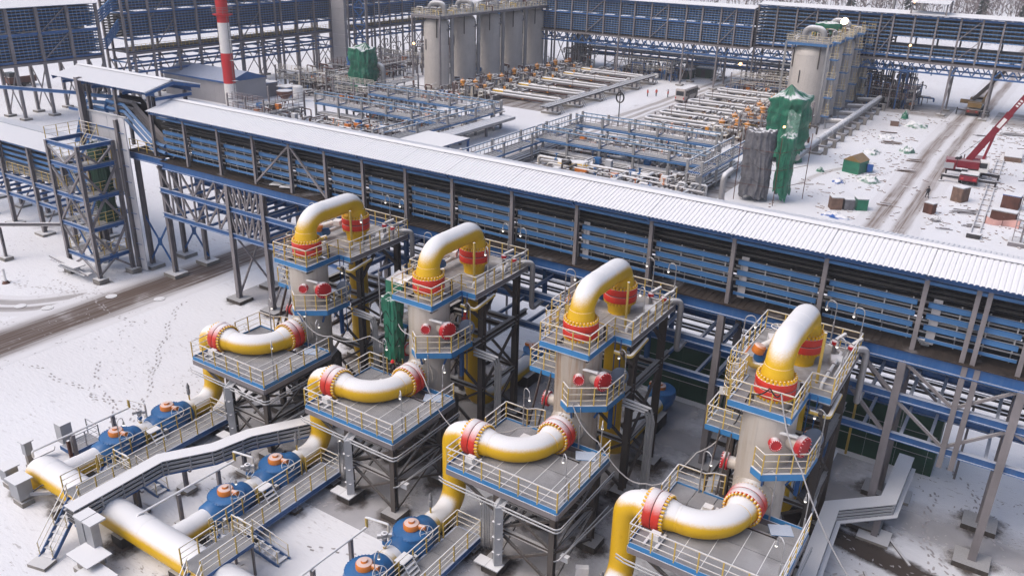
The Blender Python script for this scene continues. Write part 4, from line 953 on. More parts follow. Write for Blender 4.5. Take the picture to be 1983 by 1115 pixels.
def top_platform():
    t = U('top_platform', 'top platform with yellow railing round the pipe bridge {u}', 'platform', -3.5, 45, 0, 'top platforms')
    z = 12.2; xa, xb, ya, yb = -6.4, -0.7, 42.1, 48.7; fa, fb, fy = -5.25, -1.9, 38.85
    nx, ny = 4, 5
    for i in range(nx):
        for j in range(ny): P(t, 'deck_plate', G().box(X0+xa+(xb-xa)*i/nx+0.01,X0+xa+(xb-xa)*(i+1)/nx-0.01,ya+(yb-ya)*j/ny+0.01,ya+(yb-ya)*(j+1)/ny-0.01,z-0.06,z+R.uniform(0,0.012)), 'deckplate')
    g = [(fa,fy,fb,39.25),(fa,39.25,-4.35,41.3),(-2.25,39.25,fb,41.3),(fa,41.3,fb,42.09)]
    for a, b, c, d in g: P(t, 'grating_panel', G().box(X0+a+0.01,X0+c-0.01,b+0.01,d-0.01,z-0.05,z), 'grate')
    out = [(fa,fy),(fb,fy),(fb,ya),(xb,ya),(xb,yb),(xa,yb),(xa,ya),(fa,ya)]
    for i, (p, q) in enumerate(zip(out, out[1:]+out[:1])):
        P(t, 'edge_beam', G().bar((X0+p[0],p[1],z-0.16),(X0+q[0],q[1],z-0.16),0.10,0.42), 'edgeblue' if i in (0,1,2,7) else 'steel')
        P(t, 'kick_strip', G().bar((X0+p[0],p[1],z-0.33),(X0+q[0],q[1],z-0.33),0.13,0.05), 'galvsnow')
    railing(t, xx([(fa,41.0,z),(fa,fy,z),(fb,fy,z),(fb,ya,z),(xb,ya,z),(xb,yb,z),(xa,yb,z),(xa,ya,z),(fa-0.15,ya,z),(fa-0.15,41.2,z)]), 1.28, step=1.15)
    for k in range(5): P(t, 'floor_beam', G().ibeam((X0+xa,ya+0.2+k*1.6,z-0.38),(X0+xb,ya+0.2+k*1.6,z-0.38),0.16,0.34), 'brown')
    for x in (-5.0,-2.1): P(t, 'floor_beam', G().ibeam((X0+x,fy+0.1,z-0.42),(X0+x,yb,z-0.42),0.16,0.3), 'brown')
    cols = [(X0-1.0,43.3),(X0-6.0,43.3),(X0-6.0,47.7),(X0-1.0,47.7)]
    legs_braced(t, cols, 0, 11.7, [4.2,8.0], w=0.42, m='brown', bw=0.2)
    for x in (-1.0,-6.0):
        for y0_, y1_ in ((43.3,41.4),(47.7,46.0),(43.3,45.0)): P(t, 'knee_brace', G().bar((X0+x,y0_,9.8),(X0+x,y1_,11.6),0.2), 'brown')
        P(t, 'side_beam', G().ibeam((X0+x,42.2,8.3),(X0+x,49.2,8.3),0.3,0.4), 'brown')
    for y in (44.4,46.4): P(t, 'side_beam', G().ibeam((X0-6.0,y,8.1),(X0-1.0,y,8.1),0.3,0.36), 'brown')
    # yellow upright and drain pipe at the corner
    P(t, 'davit_post', G(True).tube(xx([(-1.85,43.5,z),(-1.85,43.5,z+3.1)]),0.085,8), 'post')
    P(t, 'drain_pipe', G(True).tube(xx([(-1.2,48.0,z+0.35),(-0.3,48.75,z+0.35),(-0.3,48.75,z-3.4),(-0.3,50.4,z-3.2)]),0.2,10,True,0.35), 'pipeg')
    P(t, 'yellow_outlet', G(True).tube(xx([(-1.6,41.6,11.4),(-0.6,41.9,11.2),(-0.6,44.2,11.5)]),0.13,8,True,0.25), 'post')
    # pipework on the deck
    a = U('actuated_valve', 'orange motor valve with bent yellow pipe on the top deck {u}', 'valve', -5.3, 43.6, z, 'motor valves on the top decks')
    P(a, 'body', G(True).lathe([(0.3,-0.45),(0.34,-0.2),(0.34,0.2),(0.3,0.45)], (X0-5.2,43.9,z+0.55), (0,1,0), 16), 'valve')
    P(a, 'actuator', G(True).lathe([(0.3,0),(0.36,0.08),(0.36,0.45),(0.25,0.55)], (X0-5.3,43.3,z+0.9), (0.3,0.2,1), 16), 'orange')
    P(a, 'motor', G(True).tube(xx([(-5.2,43.7,z+1.15),(-4.8,44.5,z+1.3)]),0.2,12), 'white'); P(a, 'control_box', G().cbox((X0-4.95,45.2,z+1.1),0.6,0.7,0.4,0.4), 'white')
    P(a, 'elbow', G(True).tube(xx([(-5.5,42.7,z+0.9),(-5.5,42.5,z+0.45),(-4.7,42.8,z+0.4),(-4.4,43.4,z+0.5)]),0.19,12,True,0.35), 'post')
    P(a, 'line', G(True).tube(xx([(-5.2,44.3,z+0.55),(-5.2,47.3,z+0.55),(-4.1,47.3,z+0.55)]),0.15,10,True,0.3), 'white')
    g = G(True); hc = Vector((X0-5.75,43.0,z+1.1)); ring = [hc+Vector((0.1*sin(2*pi*q/16),0.32*cos(2*pi*q/16),0.32*sin(2*pi*q/16))) for q in range(17)]; g.tube(ring,0.025,5,False)
    P(a, 'handwheel', g, 'orange')
    b = U('blue_gate_valve', 'small blue hand valve with pale wheel at the back rail {u}', 'valve', -5.1, 46.6, z, 'small blue hand valves')
    P(b, 'body', G(True).lathe([(0.16,0),(0.28,0.15),(0.28,0.6),(0.1,0.75),(0.06,1.3)], (X0-5.1,46.6,z), (0,0,1), 14), 'valve')
    hc = Vector((X0-5.1,46.6,z+1.3)); g = G(True); g.tube([hc+Vector((0.42*cos(2*pi*q/18),0.42*sin(2*pi*q/18),0)) for q in range(19)],0.03,5,False)
    for q in range(3): g.tube([hc-Vector((0.42*cos(pi*q/3),0.42*sin(pi*q/3),0)),hc+Vector((0.42*cos(pi*q/3),0.42*sin(pi*q/3),0))],0.02,4)
    P(b, 'handwheel', g, 'whiterail')
    c = U('drain_line', 'thin pipe run with red hand valves along the rail {u}', 'pipe', -1.3, 45, z, 'thin drain lines on the top decks')
    P(c, 'line', G(True).tube(xx([(-1.45,42.8,z+0.1),(-1.45,42.9,z+0.42),(-1.45,47.2,z+0.42),(-2.3,47.8,z+0.45)]),0.09,8,True,0.15), 'whiterail')
    P(c, 'line', G(True).tube(xx([(-1.15,44.4,z+0.25),(-1.15,48.2,z+0.25)]),0.06,8), 'whiterail')
    for y in (44.3,45.4,46.5): P(c, 'flange', G(True).lathe([(0.17,-0.08),(0.17,0.08)], (X0-1.45,y,z+0.42), (0,1,0), 12), 'pipeg')
    for x, y in ((-1.9,47.3),(-0.95,47.2)):
        P(c, 'valve_stem', G(True).tube(xx([(x,y,z),(x,y,z+0.95)]),0.12,8), 'pipeg'); P(c, 'red_bonnet', G(True).lathe([(0.13,0),(0.2,0.06),(0.2,0.25),(0.1,0.32)], (X0+x,y,z+0.75), (0,0,1), 12), 'redm')
        P(c, 'valve_arm', G(True).tube(xx([(x,y,z+1.05),(x+0.35,y+0.75,z+1.25)]),0.13,8), 'pipeg')
    P(c, 'lagging_bundle', G(True).lathe([(0.1,-0.45),(0.34,-0.35),(0.38,0.0),(0.34,0.35),(0.1,0.45)], (X0-1.5,46.4,z+0.22), (1,0.3,0), 12), 'galvsnow')
    P(c, 'rail_ring', G(True).tube([(X0-1.6+0.6*cos(2*pi*q/16),47.6+0.5*sin(2*pi*q/16),z+0.8) for q in range(17)],0.03,5,False), 'whiterail')
    e = U('low_deck_pipe', 'low crossing pipe with small valve between the bridge legs {u}', 'pipe', -3.2, 42.9, z, 'low crossing pipes')
    P(e, 'line', G(True).tube(xx([(-4.4,42.7,z+0.3),(-2.0,42.7,z+0.25),(-1.9,42.7,z+0.02)]),0.05,6), 'post'); P(e, 'valve', G(True).lathe([(0.14,0),(0.14,0.25),(0.05,0.3),(0.05,0.55)], (X0-3.9,42.7,z+0.2), (0,0,1), 10), 'pipeg')
    P(e, 'bollard', G(True).tube(xx([(-2.15,41.3,z),(-2.15,41.3,z+0.95)]),0.11,8), 'darkpipe')
top_platform()
def mid_platforms():
    t = U('inspection_platform', 'blue edged inspection platform by the red manholes {u}', 'platform', -2, 39, 8.4, 'inspection platforms')
    z = 8.8; poly = [(-2.75,38.15),(-0.85,39.55),(-0.78,41.7),(-1.9,41.9),(-1.97,40.2),(-2.9,39.1)]
    P(t, 'grating_panel', G().prism([(X0+x,y) for x,y in poly[:3]+[(-1.9,41.7),(-1.95,40.2)]], z-0.05, z), 'grate'); 
    P(t, 'grating_panel', G().prism([(X0-2.78,38.2),(X0-2.0,40.1),(X0-2.9,39.1),(X0-3.3,38.7)], z-0.05, z-0.002), 'grate')
    for p, q in (((-3.45,38.6),(-2.75,38.15)),((-2.75,38.15),(-0.85,39.55)),((-0.85,39.55),(-0.78,41.8))):
        P(t, 'edge_beam', G().bar((X0+p[0],p[1],z-0.16),(X0+q[0],q[1],z-0.16),0.09,0.4), 'edgeblue'); P(t, 'kick_strip', G().bar((X0+p[0],p[1],z+0.06),(X0+q[0],q[1],z+0.06),0.1,0.04), 'galvsnow')
    railing(t, xx([(-3.4,38.65,z),(-2.75,38.15,z),(-0.85,39.55,z),(-0.78,41.8,z)]), 1.28, step=0.85)
    for p in ((-2.7,38.5),(-1.3,39.8),(-1.2,41.3)): P(t, 'bracket', G().bar((X0+p[0],p[1],z-0.3),(X0-3.3+(p[0]+3.3)*0.75,40.3+(p[1]-40.3)*0.75,z-1.3),0.1), 'blue')
    P(t, 'support_post', G().ibeam((X0-1.5,41.6,5.95),(X0-1.5,41.6,z-0.3),0.22,0.24), 'blue')
    P(t, 'wall_ladder', G().bar((X0-1.75,42.0,6),(X0-1.75,42.0,12.2),0.05).bar((X0-1.35,42.0,6),(X0-1.35,42.0,12.2),0.05), 'blue')
    P(t, 'shield_disc', G(True).lathe([(0.55,0),(0.57,0.04),(0.45,0.12)], (X0-1.15,41.7,z+1.0), (0.5,-0.75,0.3), 24), 'shield')
    s = U('ladder_landing', 'small landing with caged yellow ladder left of the column {u}', 'platform', -5.7, 41, 8.6, 'ladder landings')
    z = 9.4; xa, xb, ya, yb = -6.75, -4.75, 40.3, 42.2
    P(s, 'grating_panel', G().box(X0+xa,X0+xb,ya,yb,z-0.05,z), 'grate')
    for p, q in (((xa,ya),(xb,ya)),((xb,ya),(xb,yb)),((xb,yb),(xa,yb)),((xa,yb),(xa,ya))): P(s, 'edge_beam', G().bar((X0+p[0],p[1],z-0.16),(X0+q[0],q[1],z-0.16),0.08,0.34), 'edgeblue')
    railing(s, xx([(xb,ya,z),(xa,ya,z),(xa,yb,z)]), 1.25, step=0.9)
    g = G(); 
    for dx in (-0.22,0.22): g.bar((X0-5.9+dx,41.6,z),(X0-5.9+dx,41.6,13.4),0.06)
    for k in range(12): g.bar((X0-6.12,41.6,z+0.3+0.3*k),(X0-5.68,41.6,z+0.3+0.3*k),0.03)
    P(s, 'ladder', g, 'post')
    g = G(True)
    for k in range(5): g.tube([(X0-5.9+0.42*cos(a),41.55-0.75*sin(a),z+1.9+0.5*k) for a in [pi*q/10 for q in range(11)]],0.03,5,False)
    for a in (0.5,1.2,1.9,2.6): g.tube([(X0-5.9+0.42*cos(a),41.55-0.75*sin(a),z+1.9),(X0-5.9+0.42*cos(a),41.55-0.75*sin(a),z+3.9)],0.018,4)
    P(s, 'ladder_cage', g, 'post')
    P(s, 'stair_down', G().bar((X0-5.9,40.4,z),(X0-5.9,38.9,6.0),0.07,0.2).bar((X0-5.2,40.4,z),(X0-5.2,38.9,6.0),0.07,0.2), 'brown')
    P(s, 'post', G().ibeam((X0-4.8,41.0,6.0),(X0-4.8,41.0,z-0.2),0.2,0.2), 'blue')
    P(s, 'sign_plate', G().cbox((X0-6.4,41.9,z+1.5),0.6,0.05,0.5,0.4), 'white')
    # cable trays that bend down beside the tower
    d = U('bent_cable_tray', 'grey cable tray bending down beside the tower {u}', 'cable tray', 0.2, 43, 6, 'bent cable trays')
    for k in range(3): P(d, 'tray', G().tube(xx([(-1.2,42.6,7.3+0.25*k),(0.25+0.2*k,42.9,7.1+0.2*k),(0.5+0.2*k,42.9,6.6),(0.5+0.2*k,42.9,0.3)]),0.1,4), 'galv')
    d = U('pipe_bundle', 'bundle of thin conduits beside the platform leg {u}', 'conduit', -5.3, 32.9, 0, 'conduit bundles')
    for k in range(4): P(d, 'conduit', G(True).tube(xx([(-5.55+0.12*k,33.6,0.1),(-5.55+0.12*k,33.6,3.6+0.1*k),(-5.3+0.1*k,33.4,4.0+0.1*k),(-4.4,33.0,4.5+0.06*k)]),0.03,5,True,0.2), 'galv')
mid_platforms()
LAMP = {}
def lamp_mesh(h, reach):
    k = (h, reach)
    if k not in LAMP:
        arc = [(reach/2-reach/2*cos(a),0,h-reach/2+reach/2*sin(a)) for a in [pi*q/9 for q in range(10)]]
        LAMP[k] = (G(True).tube([(0,0,0),(0,0,h*0.55)],0.05,7).mesh('post','lampgrey'), G(True).tube([(0,0,h*0.5),(0,0,h-reach/2)]+arc[1:]+[(reach,0,h-reach/2-0.15)],0.03,6).mesh('arm','lampgrey'),
            G(True).lathe([(0.03,0.1),(0.06,0.05),(0.07,-0.06),(0.1,-0.12)],(reach,0,h-reach/2-0.2),(0,0,1),12).mesh('lamp_shade','lampgrey'), G(True).lathe([(0.02,-0.08),(0.07,-0.03),(0.07,0.02),(0.04,0.09)],(reach,0,h-reach/2-0.38),(0,0,1),10).mesh('bulb','bulb'))
    return LAMP[k]
def lamp(x, y, z, rz, label, h=2.9, reach=0.6, unit=True):
    t = U('gooseneck_lamp', label, 'lamp', x, y, z, 'lit gooseneck lamps on the platforms') if unit else T('gooseneck_lamp', label, 'lamp', (x,y,z), 'lit gooseneck lamps on the platforms')
    for nm, me in zip(('post','arm','lamp_shade','bulb'), lamp_mesh(h, reach)): PI(t, nm, me, WL[t.name], rz)
for x, y, z, rz, wh in ((-0.12,33.5,5.95,2.4,'front right rail of the lower platform'),(-6.1,38.6,5.95,-0.4,'back left corner of the lower platform'),(-2.05,38.55,5.95,2.6,'column foot on the lower platform'),(-0.1,37.6,5.95,2.0,'back right end of the lower platform'),
    (-0.72,41.5,8.8,2.8,'end of the inspection platform'),(-0.75,43.6,12.2,2.5,'right rail of the top platform'),(-2.4,48.6,12.2,2.9,'middle of the back rail, top platform'),(-0.8,48.5,12.2,2.9,'back right corner of the top platform'),(-6.3,43.6,12.2,0.3,'left rail of the top platform'),(-5.5,33.2,0.98,2.2,'end of the valve walkway'),(-7.5,26.0,0.98,1.9,'lower valve beside the walkway')):
    lamp(x, y, z, rz, 'gooseneck lamp at the '+wh+' {u}')
def vent_line():
    t = U('vent_pipe', 'thin snowy vent pipe on grey posts left of the valves {u}', 'pipe', -10.3, 28, 0, 'thin vent pipes on posts')
    P(t, 'pipe', G(True).tube(xx([(-11.0,21.9,1.9),(-11.0,21.9,2.35),(-10.75,28.9,2.35),(-10.75,28.9,3.05),(-9.4,29.3,2.9),(-9.4,29.3,1.6)]),0.075,8,True,0.12), 'whiterail')
    P(t, 'riser', G(True).tube(xx([(-10.75,28.9,2.35),(-10.75,28.9,3.05)]),0.09,8), 'post')
    for y in (24.6,27.6): P(t, 'post', G().box(X0-10.95,X0-10.73,y-0.11,y+0.11,0,2.28), 'steel'); P(t, 'footing', G().box(X0-11.2,X0-10.5,y-0.35,y+0.35,-0.05,0.2), 'concrete')
    b = U('bypass_valve', 'slim bypass valve standing on the pipe between the blue valves {u}', 'valve', -9.1, 28.6, 1.8, 'slim bypass valves')
    P(b, 'stem', G(True).tube(xx([(-9.1,28.6,1.75),(-9.1,28.6,3.0)]),0.07,8), 'pipeg')
    for z, m, r in ((1.85,'post',0.13),(2.15,'valve',0.16),(2.45,'pipeg',0.15),(2.75,'pipeg',0.2)): P(b, 'flange', G(True).lathe([(r,0),(r,0.14)], (X0-9.1,28.6,z), (0,0,1), 12), m)
    P(b, 'side_valve', G(True).tube(xx([(-9.4,28.3,2.7),(-8.8,28.9,2.7)]),0.13,8), 'pipeg')
    g = G(True); hc = Vector((X0-8.75,28.5,2.35)); g.tube([hc+Vector((0.1*sin(2*pi*q/16),0.3*cos(2*pi*q/16),0.3*sin(2*pi*q/16))) for q in range(17)],0.02,5,False); P(b, 'handwheel', g, 'whiterail')
    i = U('instrument_stand', 'small instrument column standing on the supply elbow {u}', 'instrument', -8.9, 32.6, 1.8, 'instruments on the supply elbows')
    P(i, 'stem', G(True).tube(xx([(-8.9,32.6,1.8),(-8.9,32.6,2.4)]),0.06,8), 'post'); P(i, 'head', G(True).lathe([(0.1,2.3),(0.13,2.4),(0.13,2.75),(0.09,2.8),(0.13,2.85),(0.13,3.0),(0.02,3.3)], (X0-8.9,32.6,0), (0,0,1), 10), 'pipeg')
vent_line()

# copy every proto thing of the first unit to the three other columns, each with its own label
index_children()
for t, lb in PROTO:
    for i in range(1,3 if t.name == 'bent_cable_tray' else 4): dup(t, (UX[i]-X0,0,0), lb.replace('{u}', UN[i]))
    t['label'] = lb.replace('{u}', UN[0])

M['cladrust'] = mat('rust_streaked_cladding', (0.44,0.385,0.33), 0.45, 0.1, snow=(0.75,1.1), var=0.08, streak=0.95, streakcol=(0.27,0.15,0.07,1), scale=0.5)
rust_panel = None
for o in list(COL.objects):
    if o.name.startswith('cladding_panel') and o.parent and abs(o.parent.location.x-(UX[2]-3.3)) < 0.1:
        if rust_panel is None: rust_panel = o.data.copy(); rust_panel.materials.clear(); rust_panel.materials.append(M['cladrust'])
        o.data = rust_panel
# ---------------------------------------------------------------- things that stand once among the units
def header():
    t = T('header_pipe', 'thick snow covered yellow header pipe running under the grey cable tray', 'pipe', (-40,21.95,0))
    P(t, 'pipe', G(True).tube([(-51.6,21.95,-0.3),(-51.6,21.95,1.35),(-2,21.95,1.35)], 0.95, 36, True, 1.5, 12), 'yellow')
    for x in (-49.6,-45.2,-39.4,-34.0): P(t, 'weld_seam', G(True).lathe([(0.95,-0.04),(0.966,0),(0.95,0.04)], (x,21.95,1.35), (1,0,0), 36), 'yellow')
    for x in (-47.5,-41.5,-36.0,-30,-24,-18): P(t, 'saddle', G().box(x-0.5,x+0.5,21.0,22.9,-0.05,0.75), 'darkcon')
    for u in UX: P(t, 'branch', G(True).lathe([(0.82,0),(0.76,1.2)], (u-8.75,22.5,1.1), (0,1,0), 24), 'yellow')
header()
def cable_rack():
    t = T('cable_tray_run', 'long grey cable tray with snow topped cover crossing over the header pipe', 'cable tray', (-42,27,0))
    path = [(-43.2,19.5),(-43.3,25.7),(-41.5,28.5),(-40.9,31.0),(-38.9,34.3),(-38.3,37.5),(-38.2,42.0)]
    P(t, 'cover_sheet', G().ribbon(path,0.5,2.99,3.06), 'galvsnow')
    for z in (2.72,2.42,2.12):
        P(t, 'tray', G().ribbon(path,0.025,z-0.07,z+0.09,0.42).ribbon(path,0.025,z-0.07,z+0.09,-0.42).ribbon(path,0.4,z-0.09,z-0.06), 'galv')
        P(t, 'tray_cables', G().ribbon(path,0.3,z-0.05,z+0.03), 'cable')
    for o in (0.32,-0.32): P(t, 'bearer', G().ribbon(path,0.06,1.86,2.02,o), 'blue')
    for (xa,ya),(xb,yb) in zip(path[:-1], path[1:]):
        d = Vector((xb-xa,yb-ya,0)); n = Vector((d.y,-d.x,0)).normalized(); L = d.length; k = 0.4
        while k < L:
            p = Vector((xa,ya,0))+d*(k/L)+n*0.46; P(t, 'upright', G().box(p.x-0.04,p.x+0.04,p.y-0.04,p.y+0.04,2.0,2.98), 'galv'); k += 1.4
    for x, y in ((-43.3,23.8),(-42.7,26.9),(-41.0,30.4),(-38.8,35)):
        P(t, 'post', G().ibeam((x,y,0.15),(x,y,1.95),0.24,0.24), 'steel'); P(t, 'footing', G().box(x-0.55,x+0.55,y-0.4,y+0.4,-0.05,0.3), 'concrete'); P(t, 'cross_arm', G().bar((x-0.7,y,1.86),(x+0.7,y,1.86),0.14,0.16), 'steel')
    for x in (-42.1,-41.2):
        P(t, 'drop_duct', G().box(x-0.38,x+0.38,19.35,19.85,0.0,2.86), 'galv'); P(t, 'drop_cap', G().box(x-0.42,x+0.42,19.3,20.3,2.86,2.97), 'galvsnow')
cable_rack()
def right_tray():
    t = T('low_cable_tray', 'low grey covered cable tray zigzagging on the ground at the right', 'cable tray', (-5,48,0))
    path = [(-5.2,30.0),(-5.58,39.4),(-5.95,46.6),(-3.12,49.25),(-3.05,55.2)]
    zt = 2.55
    P(t, 'cover_sheet', G().ribbon(path,0.48,zt,zt+0.07), 'galvsnow')
    for z in (2.33,2.1,1.86):
        P(t, 'tray', G().ribbon(path,0.025,z-0.06,z+0.08,0.42).ribbon(path,0.025,z-0.06,z+0.08,-0.42).ribbon(path,0.4,z-0.08,z-0.05), 'galv'); P(t, 'tray_cables', G().ribbon(path,0.3,z-0.04,z+0.02), 'cable')
    P(t, 'step_rail', G().ribbon(path[1:],0.13,1.72,1.78,0.6), 'galvsnow')
    for x, y in ((-3.4,48.6),(-5.75,42.5),(-5.4,35),(-3.1,54)): P(t, 'leg', G().ibeam((x,y,0),(x,y,1.75),0.4,0.4), 'steel'); P(t, 'footing', G().box(x-0.95,x+0.95,y-0.8,y+0.8,-0.05,0.22), 'concrete')
    for k, x in enumerate((-7.0,-6.6)): P(t, 'side_pipe', G(True).tube([(x,33,2.5+0.2*k),(x-0.1,44,2.6+0.2*k),(x-0.5,49.5,2.9),(x-0.5,52.3,3.0)],0.09,7,True,0.3), 'whiterail')
right_tray()
def green_wall():
    t = T('green_sheet_wall', 'dark green sheet wall behind the columns under the gallery', 'wall', (-17,57.8,0))
    x = -33.0
    while x < -1.9:
        P(t, 'wall_sheet', G().box(x,min(x+2.05,-1.6),57.7+R.uniform(-0.03,0.03),57.82,-0.05,4.75), 'greenwall'); x += 2.07
    P(t, 'cap_rail', G().bar((-33,57.75,4.83),(-1.5,57.75,4.83),0.25,0.12), 'galvsnow')
    for z in (1.5,3.2): P(t, 'seam_rail', G().bar((-33,57.66,z),(-1.6,57.66,z),0.05,0.04), 'steel')
    P(t, 'end_sheet', G().box(-1.6,-1.45,57.7,61.5,-0.05,4.6), 'greenwall')
    p = T('yellow_gas_line', 'thin yellow gas pipe running along the top of the green wall', 'pipe', (-15,57,5))
    P(p, 'pipe', G(True).tube([(-33,57.2,5.25),(-8,57.2,5.25),(-6.5,57.2,5.25),(16,57.2,5.25)],0.09,7), 'post')
    P(p, 'drop', G(True).tube([(-7.1,56.9,8.4),(-7.1,56.9,0.2)],0.09,7), 'post'); P(p, 'hook', G(True).tube([(-7.1,56.9,7.0),(-6.2,56.9,7.1),(-6.2,56.9,6.4)],0.09,7,True,0.3), 'post')
    for i, (y, z) in enumerate(((58.5,5.4),(59.2,5.6),(60.0,5.5),(60.7,5.7),(61.4,5.5))):
        q = T('transfer_pipe', ['dark pipe nearest the green wall under the gallery','second dark pipe beyond the green wall','middle dark pipe beyond the green wall','fourth dark pipe beyond the green wall','farthest dark pipe beyond the green wall'][i], 'pipe', (-10,y,z), 'dark pipes beyond the green wall')
        P(q, 'pipe', G(True).tube([(-60,y,z),(22,y,z)],0.13,7), 'darkpipe')
        if i in (0,4):
            for x in range(-56,20,8): P(q, 'stand', G().box(x-0.08,x+0.08,y-0.08,y+0.08,0,z-0.1), 'steel')
green_wall()
# ================================================================ background plant
def rack(name, label, axis, cols, rows, trays, z0, roof=None, beams=(), legs=None, rails=(), mcol='steel', deck=None, truss=None, gap_lo=None, mtray='trayblue', cat='pipe rack', upto=None, cw=0.34, fence=1.2, skip=()):
    """long open steel rack. s runs along it, t across (rows = front, back). trays: heights of cable ladders; z0: foot of the upper columns"""
    loc = (cols[len(cols)//2], rows[0], 0) if axis == 'x' else (rows[0], cols[len(cols)//2], 0)
    t = T(name, label, cat, loc)
    fn = (lambda v: v) if axis == 'x' else (lambda v: (v[1],v[0],v[2])); fl = axis == 'y'
    def p(nm, g, m): return P(t, nm, g.mapped(fn, fl), m)
    f, b = rows; top = upto or (roof[0] if roof else max(trays)+0.8); sg = 1 if b > f else -1
    for i, s in enumerate(cols):
        zf = 0.2 if (legs is None or s in legs) else z0
        p('column', G().bar((s,f,zf),(s,f,top), cw, cw), mcol); p('column', G().bar((s,b,zf),(s,b,top), cw, cw), mcol)
        if zf < 1:
            for y in rows: p('footing', G().box(s-0.8,s+0.8,y-0.8,y+0.8,-0.05,0.4), 'concrete')
            p('portal_brace', G().bar((s,f,0.6),(s,b,z0-0.5), 0.16), mcol); p('portal_brace', G().bar((s+0.05,b,0.6),(s+0.05,f,z0-0.5), 0.16), mcol)
    r = random.Random(len(cols)*7+int(abs(rows[0])))
    for i, (a, c) in enumerate(zip(cols[:-1], cols[1:])):
        for z in beams:
            for y in rows: p('beam', G().bar((a,y,z),(c,y,z), 0.24, 0.42), 'blue')
            p('cross_beam', G().bar(((a+c)/2,f,z),((a+c)/2,b,z), 0.16, 0.28), 'blue')
        for z in trays:
            if (i, z) in skip: continue
            g = G(); g.box(a+0.1,c-0.1,*sorted((f+sg*0.3,f+sg*0.35)),z,z+0.22); p('tray_plate', g, mtray)
            g = G(); k = a+0.5
            while k < c-0.2: g.box(k,k+0.07,*sorted((f+sg*0.26,f+sg*0.32)),z-0.25,z+0.3); k += 0.8
            p('tray_ladder', g, 'lampgrey')['kind'] = 'stuff'
            p('back_tray', G().box(a,c,*sorted((b-sg*0.5,b-sg*0.3)),z-0.05,z+0.3).box(a,c,*sorted((b-sg*1.6,b-sg*0.7)),z+0.05,z+0.25), 'darkpipe')
            g = G(); g.box(a,c,*sorted((f+sg*0.5,f+sg*1.4)),z+0.06,z+0.22); g.box(a,c,*sorted((f+sg*2.0,f+sg*3.2)),z+0.06,z+0.3); p('tray_cables', g, 'cable')
        if deck is not None:
            p('deck_panel', G().box(a,c,*sorted((f-sg*0.3,b+sg*0.3)),deck-0.12,deck), 'deckbrown'); p('edge_beam', G().bar((a,f-sg*0.2,deck-0.3),(c,f-sg*0.2,deck-0.3),0.2,0.5), 'steel')
        if truss:
            zl, zh = truss
            for y in rows:
                p('truss_chord', G().bar((a,y,zl),(c,y,zl),0.24,0.34), 'blue')
                n = 2
                for k in range(n):
                    q0 = a+(c-a)*k/n; q1 = a+(c-a)*(k+1)/n
                    p('truss_diagonal', G().bar((q0,y,zl),((q0+q1)/2,y,zh),0.2), 'blue'); p('truss_diagonal', G().bar(((q0+q1)/2,y,zh),(q1,y,zl),0.2), 'blue')
            p('cross_beam', G().bar((a,f,zl),(a,b,zl),0.2,0.3), 'blue')
        if roof:
            z, rise, ov = roof; m = (f+b)/2
            for y0, y1 in ((f-sg*ov,m),(b+sg*ov,m)):
                g = G(); vs = []
                for off in (0,-0.12):
                    vs += [(a,y0,z+off),(c,y0,z+off),(c,y1,z+rise+off),(a,y1,z+rise+off)]
                up = y1 > y0
                fs = [(0,1,2,3),(7,6,5,4),(4,5,1,0)] if up else [(3,2,1,0),(4,5,6,7),(0,1,5,4)]
                p('roof_panel', g.add(vs, fs), 'roof')
        for z, y in rails:
            g = G(); 
            for h in (1.2,0.8,0.4): g.bar((a,y,z+h),(c,y,z+h),0.06)
            k = a
            while k < c: g.bar((k,y,z),(k,y,z+1.2),0.06); k += fence
            p('railing', g, 'post')
        if i % 4 == 2:
            h0, h1 = z0+0.3, top-0.3; mid = (h0+h1)/2
            for q0, q1 in ((h0,mid),(mid,h1)):
                p('wall_brace', G().bar((a,f,q0),(c,f,q1),0.18), mcol)
    return t
# far rack across the top of the picture
FX = [-137,-132,-127,-122,-116.9,-112.0,-107.4,-102.6,-98.0,-94.0,-89.4,-85.0,-80.3,-76.2,-71.6,-68.0,-63.6]
rack('cable_rack', 'far covered cable rack crossing the plant road behind the tanks', 'x', FX, (200,207), [11.1,11.65,12.2,12.75,13.3,13.85,14.4,15.6,16.15,16.7,17.25,17.8,18.35], 10.6, (19.3,0.5,0.8), beams=(15.2,18.9), legs=[-132,-116.9,-98.0,-80.3,-71.6], deck=10.7, truss=(8.0,9.9), cw=0.36)
FX2 = [-63.4,-59,-54.5,-50,-45.5,-41,-36.5,-33.9,-29.7,-25.3,-20.8,-16.7,-12.8,-8,-3.5,1,5.5,10,14]
rack('cable_rack', 'far covered cable rack at the top right above the truck crane', 'x', FX2, (202,209), [12.0,12.7,13.4,14.1,14.8,15.6,16.4,17.2,18.0,18.8], 10.9, (20.3,0.5,0.8), beams=(11.6,19.8), legs=[-63.4,-41,-22.0,-20.8,-12.8,10], deck=11.0, truss=(8.6,10.3), cw=0.36, skip={(i,z) for i in range(7,14) for z in (14.1,14.8)})
rt = T('roof_hood', 'short raised snowy roof on top of the far right rack', 'roof', (-27.4,205,20.9))
P(rt, 'roof_panel', corr_panel(-31.2,-23.6,201.2,22.6,205,23.2,0.5,0.08), 'roof'); P(rt, 'roof_panel', corr_panel(-31.2,-23.6,208.8,22.6,205,23.2,0.5,0.08), 'roof')
for x in (-30.8,-24.0):
    for y in (202,208): P(rt, 'post', G().box(x-0.15,x+0.15,y-0.15,y+0.15,20.2,22.7), 'steel')
rack('pipe_rack', 'lower blue pipe rack running under the far covered rack', 'x', [-116,-108,-100,-92,-84,-76,-68,-60,-52,-44], (213,219), [3.4,5.0], 2.5, None, beams=(6.3,4.2), upto=6.6, cw=0.4)
